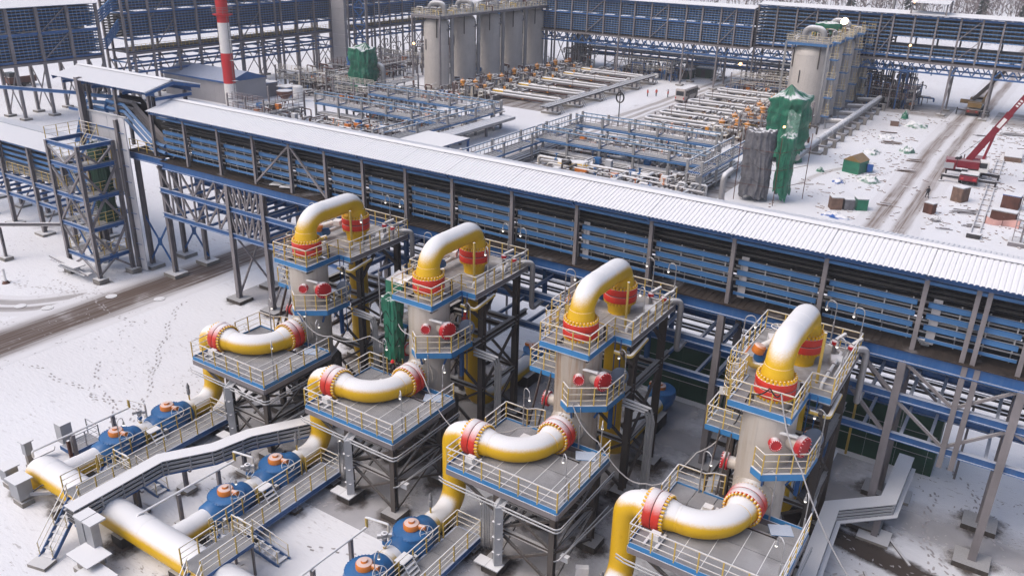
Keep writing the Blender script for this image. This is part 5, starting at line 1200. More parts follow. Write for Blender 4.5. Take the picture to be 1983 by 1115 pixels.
# big rack on the left, seen from the end of the gallery
LY = [75.2,80.9,86.4,92.3,98.2]
rack('cable_rack', 'roofed left cable rack with many blue trays beyond the snowy bridge', 'y', LY, (-161,-166.5), [10.9,11.45,12.0,12.55,13.1,13.65,14.2,14.7,15.9,16.45,17.0,17.55,18.1,18.65,19.2], 10.0, (20.0,0.8,1.0), beams=(10.4,15.2), deck=10.2, cw=0.5, mcol='steel')
LY2 = [103.6,105.0,109.6,115.6,121.2,126.6,132.4,138.6,143.2,145.0,150.0,155.8,161.6,163.4]
rack('cable_rack', 'tall left cable rack with yellow railings behind the chimney', 'y', LY2, (-161,-168), [13.0,13.55,14.1,14.65,15.2,15.75,16.3,16.85,18.1,18.65,19.2,19.75,20.3,20.9], 9.5, None, beams=(17.6,12.5,9.9,7.8,5.9), upto=22.5, rails=((10.2,-161.1),), cw=0.42, deck=10.0, fence=1.0)
rack('cable_rack', 'left cable rack with blue trays behind the grey panel and tanks', 'y', [168,173,178,184.4,189.7,195,201,207,213,219], (-161,-168), [12.4,12.95,13.5,14.05,14.6,15.8,16.35,16.9,17.45,18.0,18.6,19.2,19.8], 9.5, None, beams=(15.3,11.8,9.6,7.2), upto=21.5, rails=((9.9,-161.1),), cw=0.4, deck=9.7)
ck = T('cable_crossover', 'sloping bundle of cable ducts joining the two left racks', 'cable duct', (-162,101,10))
for k in range(5): P(ck, 'duct', G().tube([(-162-0.9*k*0.2,96.5,17.8+0.5*k-2),(-162,98.8,18+0.5*k-2),(-162,102.5,20.5+0.5*k-2),(-162,104.5,20.6+0.5*k-2)],0.17,4), 'trayblue'); P(ck, 'duct', G().tube([(-162.3,96.5,11.1+0.45*k),(-162.3,100.0,11.1+0.45*k),(-162.3,103.4,14.6+0.45*k),(-162.3,105,14.6+0.45*k)],0.15,4), 'trayblue')
# pale shed with blue roof behind the raised bridge
b = T('equipment_shed', 'pale ribbed shed with blue gable roof beside the foot of the chimney', 'building', (-152,118,0))
for k in range(14): P(b, 'wall_sheet', G().box(-165+k*1.5,-163.53+k*1.5,114.0,114.12,0,4.6), 'panelg')
P(b, 'end_wall', G().box(-144.1,-144.0,114.1,124,0,4.6), 'panelg')
P(b, 'roof', G().add([(-165.3,113.7,4.6),(-143.7,113.7,4.6),(-143.7,124.3,4.6),(-165.3,124.3,4.6),(-165.3,119,6.3),(-143.7,119,6.3)], [(0,1,5,4),(3,4,5,2),(0,4,3),(1,2,5),(0,3,2,1)]), 'blue'); P(b, 'gutter', G().bar((-165.3,113.6,4.6),(-143.7,113.6,4.6),0.2,0.35), 'blue')

# chimney
def chimney():
    c = (-141.8,112.8,0); t = T('striped_chimney', 'red and white striped chimney with a ring platform', 'chimney', c)
    zs = [(0,4.9,'chwhite'),(4.9,10.85,'chred'),(10.85,16.7,'chwhite'),(16.7,22.6,'chred'),(22.6,28.5,'chwhite')]
    for a, b_, m in zs: P(t, 'band', G(True).lathe([(1.22-a*0.004,a),(1.22-b_*0.004,b_)], c, (0,0,1), 28), m)
    P(t, 'ring_platform', G(True).lathe([(1.2,17.9),(1.95,18.15),(1.95,18.3),(1.2,18.3)], c, (0,0,1), 24), 'chred')
    g = G(True)
    for h in (18.8,19.3,19.6): g.tube([(c[0]+2.0*cos(2*pi*k/20),c[1]+2.0*sin(2*pi*k/20),h) for k in range(21)],0.04,5,False)
    for k in range(10): g.tube([(c[0]+2.0*cos(2*pi*k/10),c[1]+2.0*sin(2*pi*k/10),18.2),(c[0]+2.0*cos(2*pi*k/10),c[1]+2.0*sin(2*pi*k/10),19.6)],0.035,4)
    P(t, 'railing', g, 'steel')
    g = G()
    for dx in (-0.25,0.25): g.bar((c[0]+1.5,c[1]+dx,1),(c[0]+1.5,c[1]+dx,18),0.07)
    for k in range(16): g.bar((c[0]+1.5,c[1]-0.25,1+k),(c[0]+1.5,c[1]+0.25,1+k),0.05); g.box(c[0]+1.2,c[0]+2.2,c[1]-0.5,c[1]+0.5,1.5+k,1.54+k) if k % 4 == 0 else None
    P(t, 'ladder', g, 'steel')
chimney()
# grey panel tower and blue lattice behind the tarp
t = T('panel_tower', 'tall flat grey panel clad tower beside the blue lattice frame', 'tower', (-156,160,0))
for k in range(8): P(t, 'wall_panel', G().box(-158.6,-154.3,159.5,160.5,0.2+k*3.1,3.26+k*3.1), 'panelg')
t = T('lattice_tower', 'blue steel lattice tower standing between the grey tower and tanks', 'tower', (-149,165,0))
for x, y in ((-153.5,162),(-149.3,162),(-149.3,167),(-153.5,167)): P(t, 'column', G().box(x-0.15,x+0.15,y-0.15,y+0.15,0,24), 'steel')
for k in range(6):
    z = 4+4*k
    P(t, 'beam', G().bar((-153.5,162,z),(-149.3,162,z),0.2,0.3), 'blue')
    for a_, b_ in ((z-4,z-2),(z,z-2)):
        P(t, 'brace', G().bar((-153.5,162,a_),(-151.4,162,b_),0.2), 'blue'); P(t, 'brace', G().bar((-149.3,162,a_),(-151.4,162,b_),0.2), 'blue')

# ---------------------------------------------------------------- tank groups
TKN = ['nearest','second','third','fourth','farthest']
def tank_row(cx, y0, dy, r, h, side, where, group):
    root = None; th = T('storage_tank', '', 'tank', (cx,y0,0), group)
    P(th, 'shell', G(True).lathe([(r,0.3),(r,h-1.8),(r*0.96,h-1.1),(r*0.8,h-0.45),(r*0.45,h-0.08),(0.05,h)], (cx,y0,0), (0,0,1), 36), 'cladfar')
    P(th, 'skirt', G(True).lathe([(r+0.12,-0.05),(r+0.12,0.6)], (cx,y0,0), (0,0,1), 30), 'concrete')
    for a in (0.9,2.4,3.6): P(th, 'top_pipe', G(True).tube([(cx+r*1.02*cos(-a),y0+r*1.02*sin(-a),h+0.6),(cx+r*1.02*cos(-a),y0+r*1.02*sin(-a),h-4.2)],0.13,6), 'brown')
    P(th, 'seam_ring', G(True).lathe([(r+0.015,h-1.85),(r+0.03,h-1.8),(r+0.015,h-1.72)], (cx,y0,0), (0,0,1), 30), 'cladfar')
    P(th, 'serial_marks', G().box(cx-0.9,cx-0.72,y0-r-0.05,y0-r+0.05,h-7,h-4.6), 'darkpipe')
    up = T('tank_riser', '', 'pipe', (cx+side*r*1.25,y0+dy*0.5,0), 'dark risers between '+group)
    x = cx+r*1.02; y = y0+1.9
    P(up, 'pipe', G(True).tube([(x,y,0),(x,y,h+0.5)],0.45,12), 'pipeg'); P(up, 'bracket', G().bar((x,y,h-3.2),(x-0.4,y-1.8,h-1.2),0.2).bar((x,y,h-2.6),(x,y-1.9,h-2.6),0.2), 'steel')
    P(up, 'cladding_box', G().box(x-0.45,x-0.15,y-1.5,y-0.9,h-6,h-1.5), 'brown')
    bend = T('tank_bend', '', 'pipe', (cx,y0,h), 'pipe bends on '+group)
    P(bend, 'pipe', G(True).tube([(cx-side*1.9,y0,h-0.3),(cx-side*1.9,y0,h+3.0),(cx+side*2.0,y0+0.6,h+3.0),(cx+side*2.0,y0+0.6,h+0.6)],0.62,14,True,1.4), 'pipeg')
    P(bend, 'flange', G(True).lathe([(0.85,0),(0.85,0.35)], (cx-side*1.9,y0,h+0.7), (0,0,1), 16), 'pipeg')
    index_children()
    for k in range(5):
        for o, lb in ((th,'%s tall grey cylindrical tank in the %s' % (TKN[k],where)),(up,'dark riser pipe beside the %s tank in the %s' % (TKN[k],where)),(bend,'grey pipe bend above the %s tank in the %s' % (TKN[k],where))):
            if k: dup(o,(0,dy*k,0),lb)
    for o, lb in ((th,'nearest tall grey cylindrical tank in the '+where),(up,'dark riser pipe beside the nearest tank in the '+where),(bend,'grey pipe bend above the nearest tank in the '+where)): o['label'] = lb
    # working platform on top
    p = T('tank_platform', 'cluttered steel platform on top of the tanks in the '+where, 'platform', (cx,y0+2*dy,h))
    ya, yb = y0-3.6, y0+4*dy+3.6; xa, xb = cx-4.4, cx+4.0; z = h+0.7
    for k in range(10): P(p, 'grating_panel', G().box(xa,xb,ya+(yb-ya)*k/10+0.02,ya+(yb-ya)*(k+1)/10-0.02,z-0.08,z), 'grate')
    for x in (xa,xb): P(p, 'edge_beam', G().bar((x,ya,z-0.35),(x,yb,z-0.35),0.2,0.5), 'trayblue' if side < 0 else 'steel')
    for y in (ya,yb): P(p, 'edge_beam', G().bar((xa,y,z-0.35),(xb,y,z-0.35),0.2,0.5), 'trayblue' if side < 0 else 'steel')
    g = G()
    for (x0_,y0_),(x1_,y1_) in (((xa,ya),(xb,ya)),((xb,ya),(xb,yb)),((xa,ya),(xa,yb)),((xa,yb),(xb,yb))):
        for q in (0.4,0.8,1.2): g.bar((x0_,y0_,z+q),(x1_,y1_,z+q),0.07)
        n = int(hypot(x1_-x0_,y1_-y0_)/1.3)
        for q in range(n+1): g.bar((x0_+(x1_-x0_)*q/n,y0_+(y1_-y0_)*q/n,z),(x0_+(x1_-x0_)*q/n,y0_+(y1_-y0_)*q/n,z+1.2),0.07)
    P(p, 'railing', g, 'rail')
    for k in range(6):
        for x in ((xa+0.2,xb-0.2) if k in (0,5) else (xa+0.2,)):
            y = ya+(yb-ya)*k/5; P(p, 'column', G().box(x-0.17,x+0.17,y-0.17,y+0.17,0,z-0.1), 'steel' if side > 0 else 'lampgrey')
    rr = random.Random(5+int(cx))
    for k in range(90):
        x, y = rr.uniform(xa+0.5,xb-0.8), rr.uniform(ya+0.5,yb-0.8); hh = rr.uniform(0.5,1.7); ax = rr.choice(((1.6,0),(0,2.2)))
        P(p, 'valve_pipe', G(True).tube([(x,y,z),(x,y,z+hh),(x+ax[0],y+ax[1],z+hh),(x+ax[0],y+ax[1],z)],rr.uniform(0.06,0.17),6,True,0.2), rr.choice(['pipeg','whiterail','post','rust','pipeg']))
tank_row(-123.8,157.8,10.6,2.95,16.0,1,'left tank row','left row tanks')
tank_row(-43.2,174.6,10.3,3.65,15.4,-1,'right tank row','right row tanks')
# yellow caged stair columns with blue landings on the road side of the right tanks
lt = T('ladder_tower', '', 'ladder', (-38.2,171.8,0), 'caged ladders on the right tanks')
def ladder_tower():
    x, y = -38.2, 171.8
    for dx, dy in ((-0.5,-0.5),(0.5,-0.5),(0.5,0.5)): P(lt, 'column', G().box(x+dx-0.06,x+dx+0.06,y+dy-0.06,y+dy+0.06,0,16.8), 'lampgrey')
    for z in (2.6,6.2,9.8,13.4,16.6):
        P(lt, 'landing', G().box(x-0.6,x+0.9,y-0.7,y+0.7,z-0.25,z), 'trayblue')
        g = G()
        for q in (0.5,1.1): g.bar((x-0.6,y-0.7,z+q),(x+0.9,y-0.7,z+q),0.06); g.bar((x+0.9,y-0.7,z+q),(x+0.9,y+0.7,z+q),0.06)
        for dx in (-0.6,0.2,0.9): g.bar((x+dx,y-0.7,z),(x+dx,y-0.7,z+1.1),0.06)
        P(lt, 'railing', g, 'rail')
        g = G()
        for q in range(3): g.box(x+0.1,x+0.6,y-0.25,y+0.25,z+0.9+q*0.6,z+0.96+q*0.6)
        for dx, dy in ((0.1,-0.25),(0.6,-0.25)): g.box(x+dx-0.03,x+dx+0.03,y+dy-0.03,y+dy+0.03,z,z+2.4)
        P(lt, 'ladder_cage', g, 'post')
ladder_tower(); index_children()
for k in range(1,5): dup(lt,(0,10.3*k,0),'yellow caged ladder tower on the %s tank in the right row' % TKN[k])
lt['label'] = 'yellow caged ladder tower on the nearest tank in the right row'
# collector pipe on concrete stands at the foot of the right tanks
cp = T('collector_pipe', 'snowy grey collector pipe on concrete stands beside the right tanks', 'pipe', (-33.9,180,0))
P(cp, 'pipe', G(True).tube([(-34.4,140,1.2),(-34.0,152,2.0),(-33.8,214,2.0),(-36.5,217.5,2.0),(-40,217.5,2.0)],0.62,14,True,2), 'pipeg')
for k in range(5): P(cp, 'branch', G(True).tube([(-38,177.5+9.6*k-5,1.5),(-34,176.5+9.6*k-5,2.0)],0.5,10), 'pipeg')
for k in range(16): P(cp, 'clamp', G(True).lathe([(0.67,-0.1),(0.67,0.1)], (-33.9,151+k*4,2.0), (0,1,0), 14), 'galvsnow')
cs = T('pipe_stand', '', 'pipe stand', (-33.9,150,0), 'concrete stands under the collector pipe')
P(cs, 'column', G().box(-34.4,-33.4,149.6,150.4,0,1.35), 'concrete'); P(cs, 'base', G().box(-35.0,-32.6,149.0,151.0,-0.05,0.35), 'concrete'); P(cs, 'cross_beam', G().box(-35.2,-31.8,149.8,150.2,1.3,1.5), 'steel'); P(cs, 'outer_column', G().box(-32.4,-31.8,149.7,150.3,0,1.3), 'concrete')
index_children()
for k in range(1,11): dup(cs,(0,6.2*k,0),'%s concrete stand from the front under the collector pipe' % ['','second','third','fourth','fifth','sixth','seventh','eighth','ninth','tenth','eleventh'][k])
cs['label'] = 'nearest concrete stand under the collector pipe beside the right tanks'

# ---------------------------------------------------------------- expansion loops and orange valve rows
def loop_field(xl, xr, ys, side, where, gname, vx):
    lp = T('pipe_loop', '', 'pipe', (xl,ys[0],0), gname)
    e = xr if side > 0 else xl; s = xl if side > 0 else xr; y = ys[0]
    P(lp, 'pipe', G(True).tube([(s,y,1.7),(e-side*0.0,y,1.7),(e,y+2.9,1.7),(s+side*6,y+2.9,1.7)],0.33,12,True,0.9), 'pipeg')
    P(lp, 'pipe', G(True).tube([(s,y+5.0,1.5),(e-side*9,y+5.0,1.5)],0.28,10), 'pipeg')
    P(lp, 'yellow_elbow', G(True).tube([(s+side*6,y+2.9,1.7),(s+side*3,y+2.9,1.7),(s+side*3,y+4.6,1.2),(s,y+4.6,1.2)],0.42,12,True,0.9), 'yellow')
    for q in range(3): P(lp, 'lower_pipe', G(True).tube([(s,y+3.4+0.55*q,0.55),(e-side*(5+3*q),y+3.4+0.55*q,0.55),(e-side*(5+3*q),y+3.4+0.55*q,1.6)],0.2,7,True,0.3), 'darkpipe' if q else 'rust')
    P(lp, 'yellow_bit', G(True).tube([(s+side*8,y+4.7,1.3),(s+side*10.5,y+4.7,1.3),(s+side*10.5,y+4.7,0.3)],0.4,10,True,0.5), 'yellow')
    rq = random.Random(3)
    for q in range(16): xq = s+side*rq.uniform(1,12); P(lp, 'small_valve', G().box(xq-0.2,xq+0.2,y+3.0+rq.uniform(0,3),y+3.4+rq.uniform(0,3),0.5,rq.uniform(1.2,2.6)), rq.choice(['amberpaint','rust','brown','steel','pipeg']))
    for x in (s+side*5,e-side*2): P(lp, 'sleeper', G().box(x-0.3,x+0.3,y-0.6,y+5.6,-0.05,1.0), 'steel')
    P(lp, 'trestle', G().box(e-side*1.0-1.2,e-side*1.0+1.2,y+4.2,y+5.4,-0.05,0.5), 'concrete')
    for dx in (-0.8,0.8): P(lp, 'trestle_leg', G().ibeam((e-side+dx,y+4.8,0.3),(e-side+dx,y+4.8,2.2),0.25,0.25), 'steel')
    g = G()
    for q in (0.5,1.0): g.bar((s,y+4.0,1.0+q),(e-side*6,y+4.0,1.0+q),0.05)
    k = min(s,e)+1
    while k < max(s,e)-3: g.bar((k,y+4.0,0.4),(k,y+4.0,2.0),0.05); k += 1.6
    P(lp, 'railing', g, 'rail'); P(lp, 'lamp_pole', G(True).tube([(e-side*4,y+3.8,0),(e-side*4,y+3.8,4.2)],0.05,5), 'rust')
    ov = T('actuated_valve', '', 'valve', (vx,y,0), 'orange valves in the '+where)
    P(ov, 'stem', G(True).tube([(vx,y,0.3),(vx,y,2.6)],0.3,10), 'brown'); P(ov, 'actuator', G(True).lathe([(0.4,2.3),(0.62,2.45),(0.62,2.6),(0.5,2.65),(0.5,3.3),(0.62,3.35),(0.62,3.5),(0.3,3.65),(0.12,3.7),(0.12,4.0)], (vx,y,0), (0,0,1), 14), 'amberpaint')
    P(ov, 'body', G(True).tube([(vx-1.2,y,1.1),(vx+1.2,y,1.1)],0.6,12), 'pipeg'); P(ov, 'flange', G(True).lathe([(0.8,-0.12),(0.8,0.12)], (vx+0.9,y,1.1), (1,0,0), 14), 'rust')
    P(ov, 'side_pipe', G(True).tube([(vx-0.8,y+0.9,0),(vx-0.8,y+0.9,2.3),(vx+1.2,y+0.9,2.3)],0.1,6,True,0.2), 'rust')
    mf = T('valve_manifold', '', 'pipework', (vx+side*3,y,0), 'small pipework in the '+where)
    rr = random.Random(int(abs(vx)))
    for k in range(80):
        x = vx-side*2+side*rr.uniform(0,9); yy = y+rr.uniform(-1.5,6.5); h = rr.uniform(0.8,3.2); d = rr.choice(((rr.uniform(0.8,2.5),0),(0,rr.uniform(0.8,2.5))))
        P(mf, 'small_pipe', G(True).tube([(x,yy,0),(x,yy,h),(x+d[0],yy+d[1],h),(x+d[0],yy+d[1],h*0.4)],rr.uniform(0.05,0.16),6,True,0.15), rr.choice(['rust','pipeg','pipeg','brown','rust','whiterail','steel']))
    for k in range(12):
        x = vx+side*rr.uniform(0,8); yy = y+rr.uniform(-1,6); P(mf, 'small_box', G().box(x-0.3,x+0.3,yy-0.25,yy+0.25,rr.uniform(0.5,1.5),rr.uniform(1.7,2.4)), rr.choice(['amberpaint','pipeg','brown','valve','white']))
    for k in range(3):
        x = vx+side*(1+2.4*k); g = G(); 
        for q in (1.6,2.1): g.bar((x,y-1.5,q),(x,y+5,q),0.06)
        for q in range(6): g.bar((x,y-1.5+q*1.3,0.9),(x,y-1.5+q*1.3,2.1),0.05)
        g.box(x-0.6,x+0.1,y-1.5,y+5,0.85,0.95); P(mf, 'catwalk', g, 'rail')
    ov2 = T('small_orange_valve', '', 'valve', (vx+side*3.2,y+1.2,0), 'small orange valves in the '+where); P(ov2, 'actuator', G(True).lathe([(0.35,1.5),(0.5,1.6),(0.5,2.2),(0.3,2.4)], (vx+side*3.2,y+1.2,0), (0,0,1), 12), 'amberpaint'); P(ov2, 'stem', G(True).tube([(vx+side*3.2,y+1.2,0.1),(vx+side*3.2,y+1.2,1.6)],0.2,8), 'rust')
    index_children(); W = ['nearest','second nearest','third','fourth','fifth','sixth','farthest']
    for k in range(len(ys)):
        n = W[k] if k < len(ys)-1 else 'farthest'
        for o, lb in ((lp,'%s snowy U shaped pipe loop in the %s' % (n,where)),(ov,'%s orange actuator valve in the %s' % (n,where)),(mf,'%s tangle of small pipework in the %s' % (n,where))):
            if k: dup(o,(0,ys[k]-ys[0],0),lb)
    for o, lb in ((lp,'nearest snowy U shaped pipe loop in the '+where),(ov,'nearest orange actuator valve in the '+where),(mf,'nearest tangle of small pipework in the '+where)): o['label'] = lb
    for k in range(len(ys)): dup(ov2,(0,ys[k]-ys[0]+3.0,0),'small orange valve beside the %s tangle in the %s' % (W[k],where))
    ov2['label'] = 'small orange valve before the nearest tangle in the '+where
    if side < 0:
        for k in range(len(ys)): dup(ov,(-2.6,2.3+ys[k]-ys[0],0),'extra orange actuator valve beside the %s loop in the %s' % (W[k],where)); dup(ov,(-5.2,1.0+ys[k]-ys[0],-0.4),'low orange actuator valve beside the %s loop in the %s' % (W[k],where))
    if side > 0:
        o2 = dup(ov,(2.4,1.6,0),'extra orange actuator valve at the near end of the '+where)
        for k in range(1,5): dup(ov,(2.4,1.6+(ys[k]-ys[0]),0),'extra orange actuator valve beside the %s loop in the %s' % (W[k],where))
loop_field(-110,-89,[153.6,164.2,174.8,185.4,194.6],1,'left loop field','left pipe loops',-113.2)
loop_field(-67,-48,[150.4,157.5,165.0,172.4,182.0,190.0],-1,'right loop field','right pipe loops',-46.5)
# black pipe bank edging the left loop field
bk = T('pipe_bank', 'long dark pipe bank on trestles edging the left loop field', 'pipe', (-87.6,175,0))
for k in range(4): P(bk, 'pipe', G(True).tube([(-87.9+0.5*k,146,1.9),(-87.9+0.5*k,199,1.9)],0.2,8), 'darkpipe' if k % 2 else 'pipeg')
for k in range(6):
    y = 149.5+9.4*k; P(bk, 'base', G().box(-89.5,-85.5,y-0.8,y+0.8,-0.05,0.5), 'concrete')
    for dx in (-1.2,0,1.2): P(bk, 'leg', G().ibeam((-87.2+dx,y,0.4),(-87.2+dx,y,1.75),0.3,0.3), 'steel')
    P(bk, 'stair', G().bar((-85.5,y+1.5,0),(-87.3,y+1.5,2.6),0.06,0.2).bar((-85.5,y+2.3,0),(-87.3,y+2.3,2.6),0.06,0.2), 'galvsnow')

# ---------------------------------------------------------------- low blue pipe racks in the middle ground
def low_rack(label, axis, s0, s1, t0, n, z=5.0, bundles=5, m='trayblue', wide=2.2):
    fn = (lambda v: v) if axis == 'x' else (lambda v: (v[1],v[0],v[2])); fl = axis == 'y'
    loc = ((s0+s1)/2,t0,0) if axis == 'x' else (t0,(s0+s1)/2,0)
    t = T('low_pipe_rack', label, 'pipe rack', loc, 'low blue pipe racks in the middle ground')
    def p(nm, g, mm): return P(t, nm, g.mapped(fn, fl), mm)
    for k in range(n+1):
        s = s0+(s1-s0)*k/n
        for y in (t0,t0+wide): p('column', G().box(s-0.17,s+0.17,y-0.17,y+0.17,0,z+0.3), 'lampgrey')
        p('cross_beam', G().bar((s,t0,z-1.5),(s,t0+wide,z-1.5),0.2,0.3), 'blue')
    for zz in (z,z-1.9):
        for y in (t0-0.1,t0+wide+0.1): p('beam', G().bar((s0,y,zz),(s1,y,zz),0.2,0.16 if zz == z else 0.3), 'frostblue' if zz == z else m)
    g = G()
    for y in (t0-0.12,t0+wide+0.12):
        k = s0+0.7
        while k < s1: g.box(k,k+0.06,y-0.03,y+0.03,z-1.0,z); k += 1.05
        g.bar((s0,y,z-0.75),(s1,y,z-0.75),0.07,0.09)
    p('hangers', g, 'steel')
    for q in range(bundles+2):
        p('pipe', G(True).tube([(s0-1,t0+0.3+q*wide/(bundles+2),z-1.6),(s1+1,t0+0.3+q*wide/(bundles+2),z-1.6)],0.09,6), 'darkpipe' if q % 2 else 'pipeg')
        p('pipe', G(True).tube([(s0,t0+0.3+q*wide/(bundles+2),0.9+0.3*(q%2)),(s1,t0+0.3+q*wide/(bundles+2),0.9+0.3*(q%2))],0.2,7), 'pipeg' if q % 2 else 'darkpipe')
    for q in range(2): p('tray_plate', G().box(s0,s1,t0+0.2+q,t0+0.5+q,z-1.8,z-1.65), m)
low_rack('front low blue pipe rack behind the gallery roof on the left', 'x', -120.5,-90.5,115.5,5)
low_rack('back low blue pipe rack left of the plant road', 'x', -119,-87.8,129,6)
low_rack('short blue pipe rack running towards the gallery from the left field', 'y', 98.5,132,-90.4,4)
low_rack('front low blue pipe rack right of the plant road', 'x', -71,-41.5,116.8,5)
low_rack('back low blue pipe rack right of the plant road', 'x', -71,-45,130.4,5)
low_rack('short pipe rack along the plant road joining the right racks', 'y', 98,131,-72.6,4,4.6)
low_rack('short pipe rack left of the grey netting tower', 'y', 112,131,-42.5,3)
def pipe_field(x0, x1, y0, y1, n, label, seed):
    t = T('pipe_field', label, 'pipework', ((x0+x1)/2,(y0+y1)/2,0)); r = random.Random(seed)
    for k in range(n):
        y = y0+(y1-y0)*(k+0.5)/n; a = x0+r.uniform(0,(x1-x0)*0.3); b = x1-r.uniform(0,(x1-x0)*0.35); z = r.uniform(0.6,2.0); rad = r.choice((0.12,0.16,0.22,0.3))
        P(t, 'pipe', G(True).tube([(a,y,0.1),(a,y,z),(b,y,z),(b,y+r.uniform(0.8,2.5),z),(b+0.01,y+2.6,r.uniform(0.2,z))],rad,8,True,0.5), r.choice(['pipeg','pipeg','galv','darkpipe','whiterail']))
        for q in range(4):
            x = r.uniform(a,b); P(t, 'pipe_valve', G(True).lathe([(rad+0.1,0),(rad+0.1,0.2),(0.08,0.3),(0.08,0.9),(0.3,0.92),(0.3,0.98)], (x,y,z-0.1), (0,0,1), 8), r.choice(['rust','orange','valve','pipeg','steel']))
            P(t, 'pipe_stand', G().box(x+0.6,x+0.75,y-0.3,y+0.3,0,z), 'steel')
pipe_field(-117,-92,117.8,128.6,12,'rows of snowy pipes with hand valves between the left low racks',31); pipe_field(-70,-44,119.2,129.8,12,'rows of snowy pipes with hand valves between the right low racks',32)
pipe_field(-69,-38,104,115.5,11,'rows of snowy pipes along the gallery right of the plant road',33); pipe_field(-119,-93,101,114,10,'rows of snowy pipes along the gallery left of the plant road',34)
pipe_field(-150,-134,128,150,10,'rows of thin pipes by the sheds beyond the chimney',35); pipe_field(-117,-108,134,150,8,'short pipe rows before the left loop field',36); pipe_field(-68,-48,133,147,9,'short pipe rows before the right loop field',37)
big = T('pipe_bundle', 'bundle of four large grey pipes sloping beside the short left rack', 'pipe', (-87,115,2))
for k in range(4): P(big, 'pipe', G(True).tube([(-87.2+0.75*k,96,2.4),(-87.2+0.75*k,131.5,2.4)],0.36,10), 'pipeg')
for y in (100,108,116,124): P(big, 'trestle', G().box(-87.8,-84.4,y-0.2,y+0.2,1.75,2.0), 'steel'); P(big, 'trestle_leg', G().box(-86.3,-85.9,y-0.2,y+0.2,0,1.75), 'steel')
hd = T('long_pipe', 'long grey pipe with red and blue couplings behind the gallery roof', 'pipe', (-52,103,1))
P(hd, 'pipe', G(True).tube([(-78,105,1.3),(-34,105,1.3)],0.45,12), 'pipeg')
for x in (-43.0,-37.5):
    for dx, m in ((-0.9,'red'),(0,'valve'),(0.9,'red')): P(hd, 'coupling', G(True).lathe([(0.62,-0.4),(0.62,0.4)], (x+dx,105,1.3), (1,0,0), 16), m)
g = G()
for q in (1.6,2.1): g.bar((-50,104.2,q),(-35,104.2,q),0.06)
for k in range(11): g.bar((-50+1.5*k,104.2,0.9),(-50+1.5*k,104.2,2.1),0.05)
P(hd, 'railing', g, 'rail')
el = T('elbow_pipe', 'grey bent pipe rising at the foot of the netting tower', 'pipe', (-36,113,0)); P(el, 'pipe', G(True).tube([(-33.5,109,0.8),(-36,109,0.8),(-36,109,4.6),(-36,112,4.8)],0.42,12,True,0.8), 'pipeg')
yl = T('yellow_pipe', 'yellow pipe end with orange valves between the right low racks', 'pipe', (-61,110,1)); P(yl, 'pipe', G(True).tube([(-63,110.5,1.6),(-58,112.5,1.6)],0.75,14), 'yellow'); P(yl, 'valve', G().box(-59.5,-57.5,109.5,110.3,0.8,1.7), 'orange')
sd_ = T('flat_shelter', 'flat snowy shelter with blue frame between the low racks and gallery', 'shelter', (-82,103,0))
P(sd_, 'roof', G().box(-87.2,-78.5,99.5,108.5,3.4,3.7), 'roof'); P(sd_, 'fascia', G().box(-87.2,-78.5,99.36,99.5,2.7,3.6), 'blue')
for x in (-87,-82.8,-78.7):
    for y in (99.7,108.2): P(sd_, 'post', G().box(x-0.15,x+0.15,y-0.15,y+0.15,0,3.4), 'blue')
# scattered process skids: varied clutter in the gaps
def skid(x0, x1, y0, y1, n, label, seed, hmax=4.0, cols=('pipeg','rust','steel','brown','whiterail','brown','pipeg','rust','galvsnow'), frame=True):
    t = T('process_skid', label, 'pipework', ((x0+x1)/2,(y0+y1)/2,0)); r = random.Random(seed)
    for k in range(n):
        x, y = r.uniform(x0,x1), r.uniform(y0,y1); h = r.uniform(0.7,hmax); d = r.choice(((r.uniform(1,4),0),(0,r.uniform(1,4)),(-r.uniform(1,3),0)))
        P(t, 'pipe_run', G(True).tube([(x,y,0),(x,y,h),(x+d[0],y+d[1],h),(x+d[0],y+d[1],max(0,h-r.uniform(0.5,2)))],r.uniform(0.05,0.22),6,True,0.25), r.choice(cols))
    for k in range(n//5): 
        x, y, z = r.uniform(x0,x1), r.uniform(y0,y1), r.uniform(0.3,2); P(t, 'equipment_box', G().box(x-0.5,x+0.5,y-0.4,y+0.4,z,z+r.uniform(0.6,1.2)), r.choice(['galvsnow','brown','valve','orange','white']))
    if frame:
        for z in (2.4,4.2):
            P(t, 'walkway', G().box(x0,x0+(x1-x0)*0.7,y0,y0+1.2,z-0.1,z), 'grate'); P(t, 'walkway', G().box(x1-1.4,x1,y0,y1,z-0.1,z), 'grate')
            g = G()
            for (a,b),(c,d) in (((x0,y0),(x1,y0)),((x1,y0),(x1,y1)),((x0,y0+1.2),(x1-1.4,y0+1.2))):
                for q in (0.55,1.1): g.bar((a,b,z+q),(c,d,z+q),0.06)
                m_ = max(2,int(hypot(c-a,d-b)/1.3))
                for q in range(m_+1): g.bar((a+(c-a)*q/m_,b+(d-b)*q/m_,z),(a+(c-a)*q/m_,b+(d-b)*q/m_,z+1.1),0.05)
            P(t, 'railing', g, 'whiterail' if seed % 2 else 'rust')
        for x, y in ((x0,y0),(x1,y0),(x1,y1),(x0,y1),((x0+x1)/2,y0)): P(t, 'frame_post', G().box(x-0.13,x+0.13,y-0.13,y+0.13,0,5.2), 'steel')
skid(-152,-136,134,150,119,'pipe skid with pale railings left of the hanging green tarp',11)
skid(-150,-142,152,166,68,'narrow pipe skid behind the blue sheds near the left rack',12)
skid(-131,-119,131,145,102,'pipework at the foot of the hanging green tarp',13,3.0)
skid(-132,-122,104,114,68,'small pipework in front of the left low rack',14,2.4)
skid(-117,-96,101,112,119,'tangled pipework between the left low rack and gallery roof',15,2.6,frame=False)
skid(-112,-96,118.5,127,102,'pipework enclosed by the left low blue racks',16,2.6,frame=False)
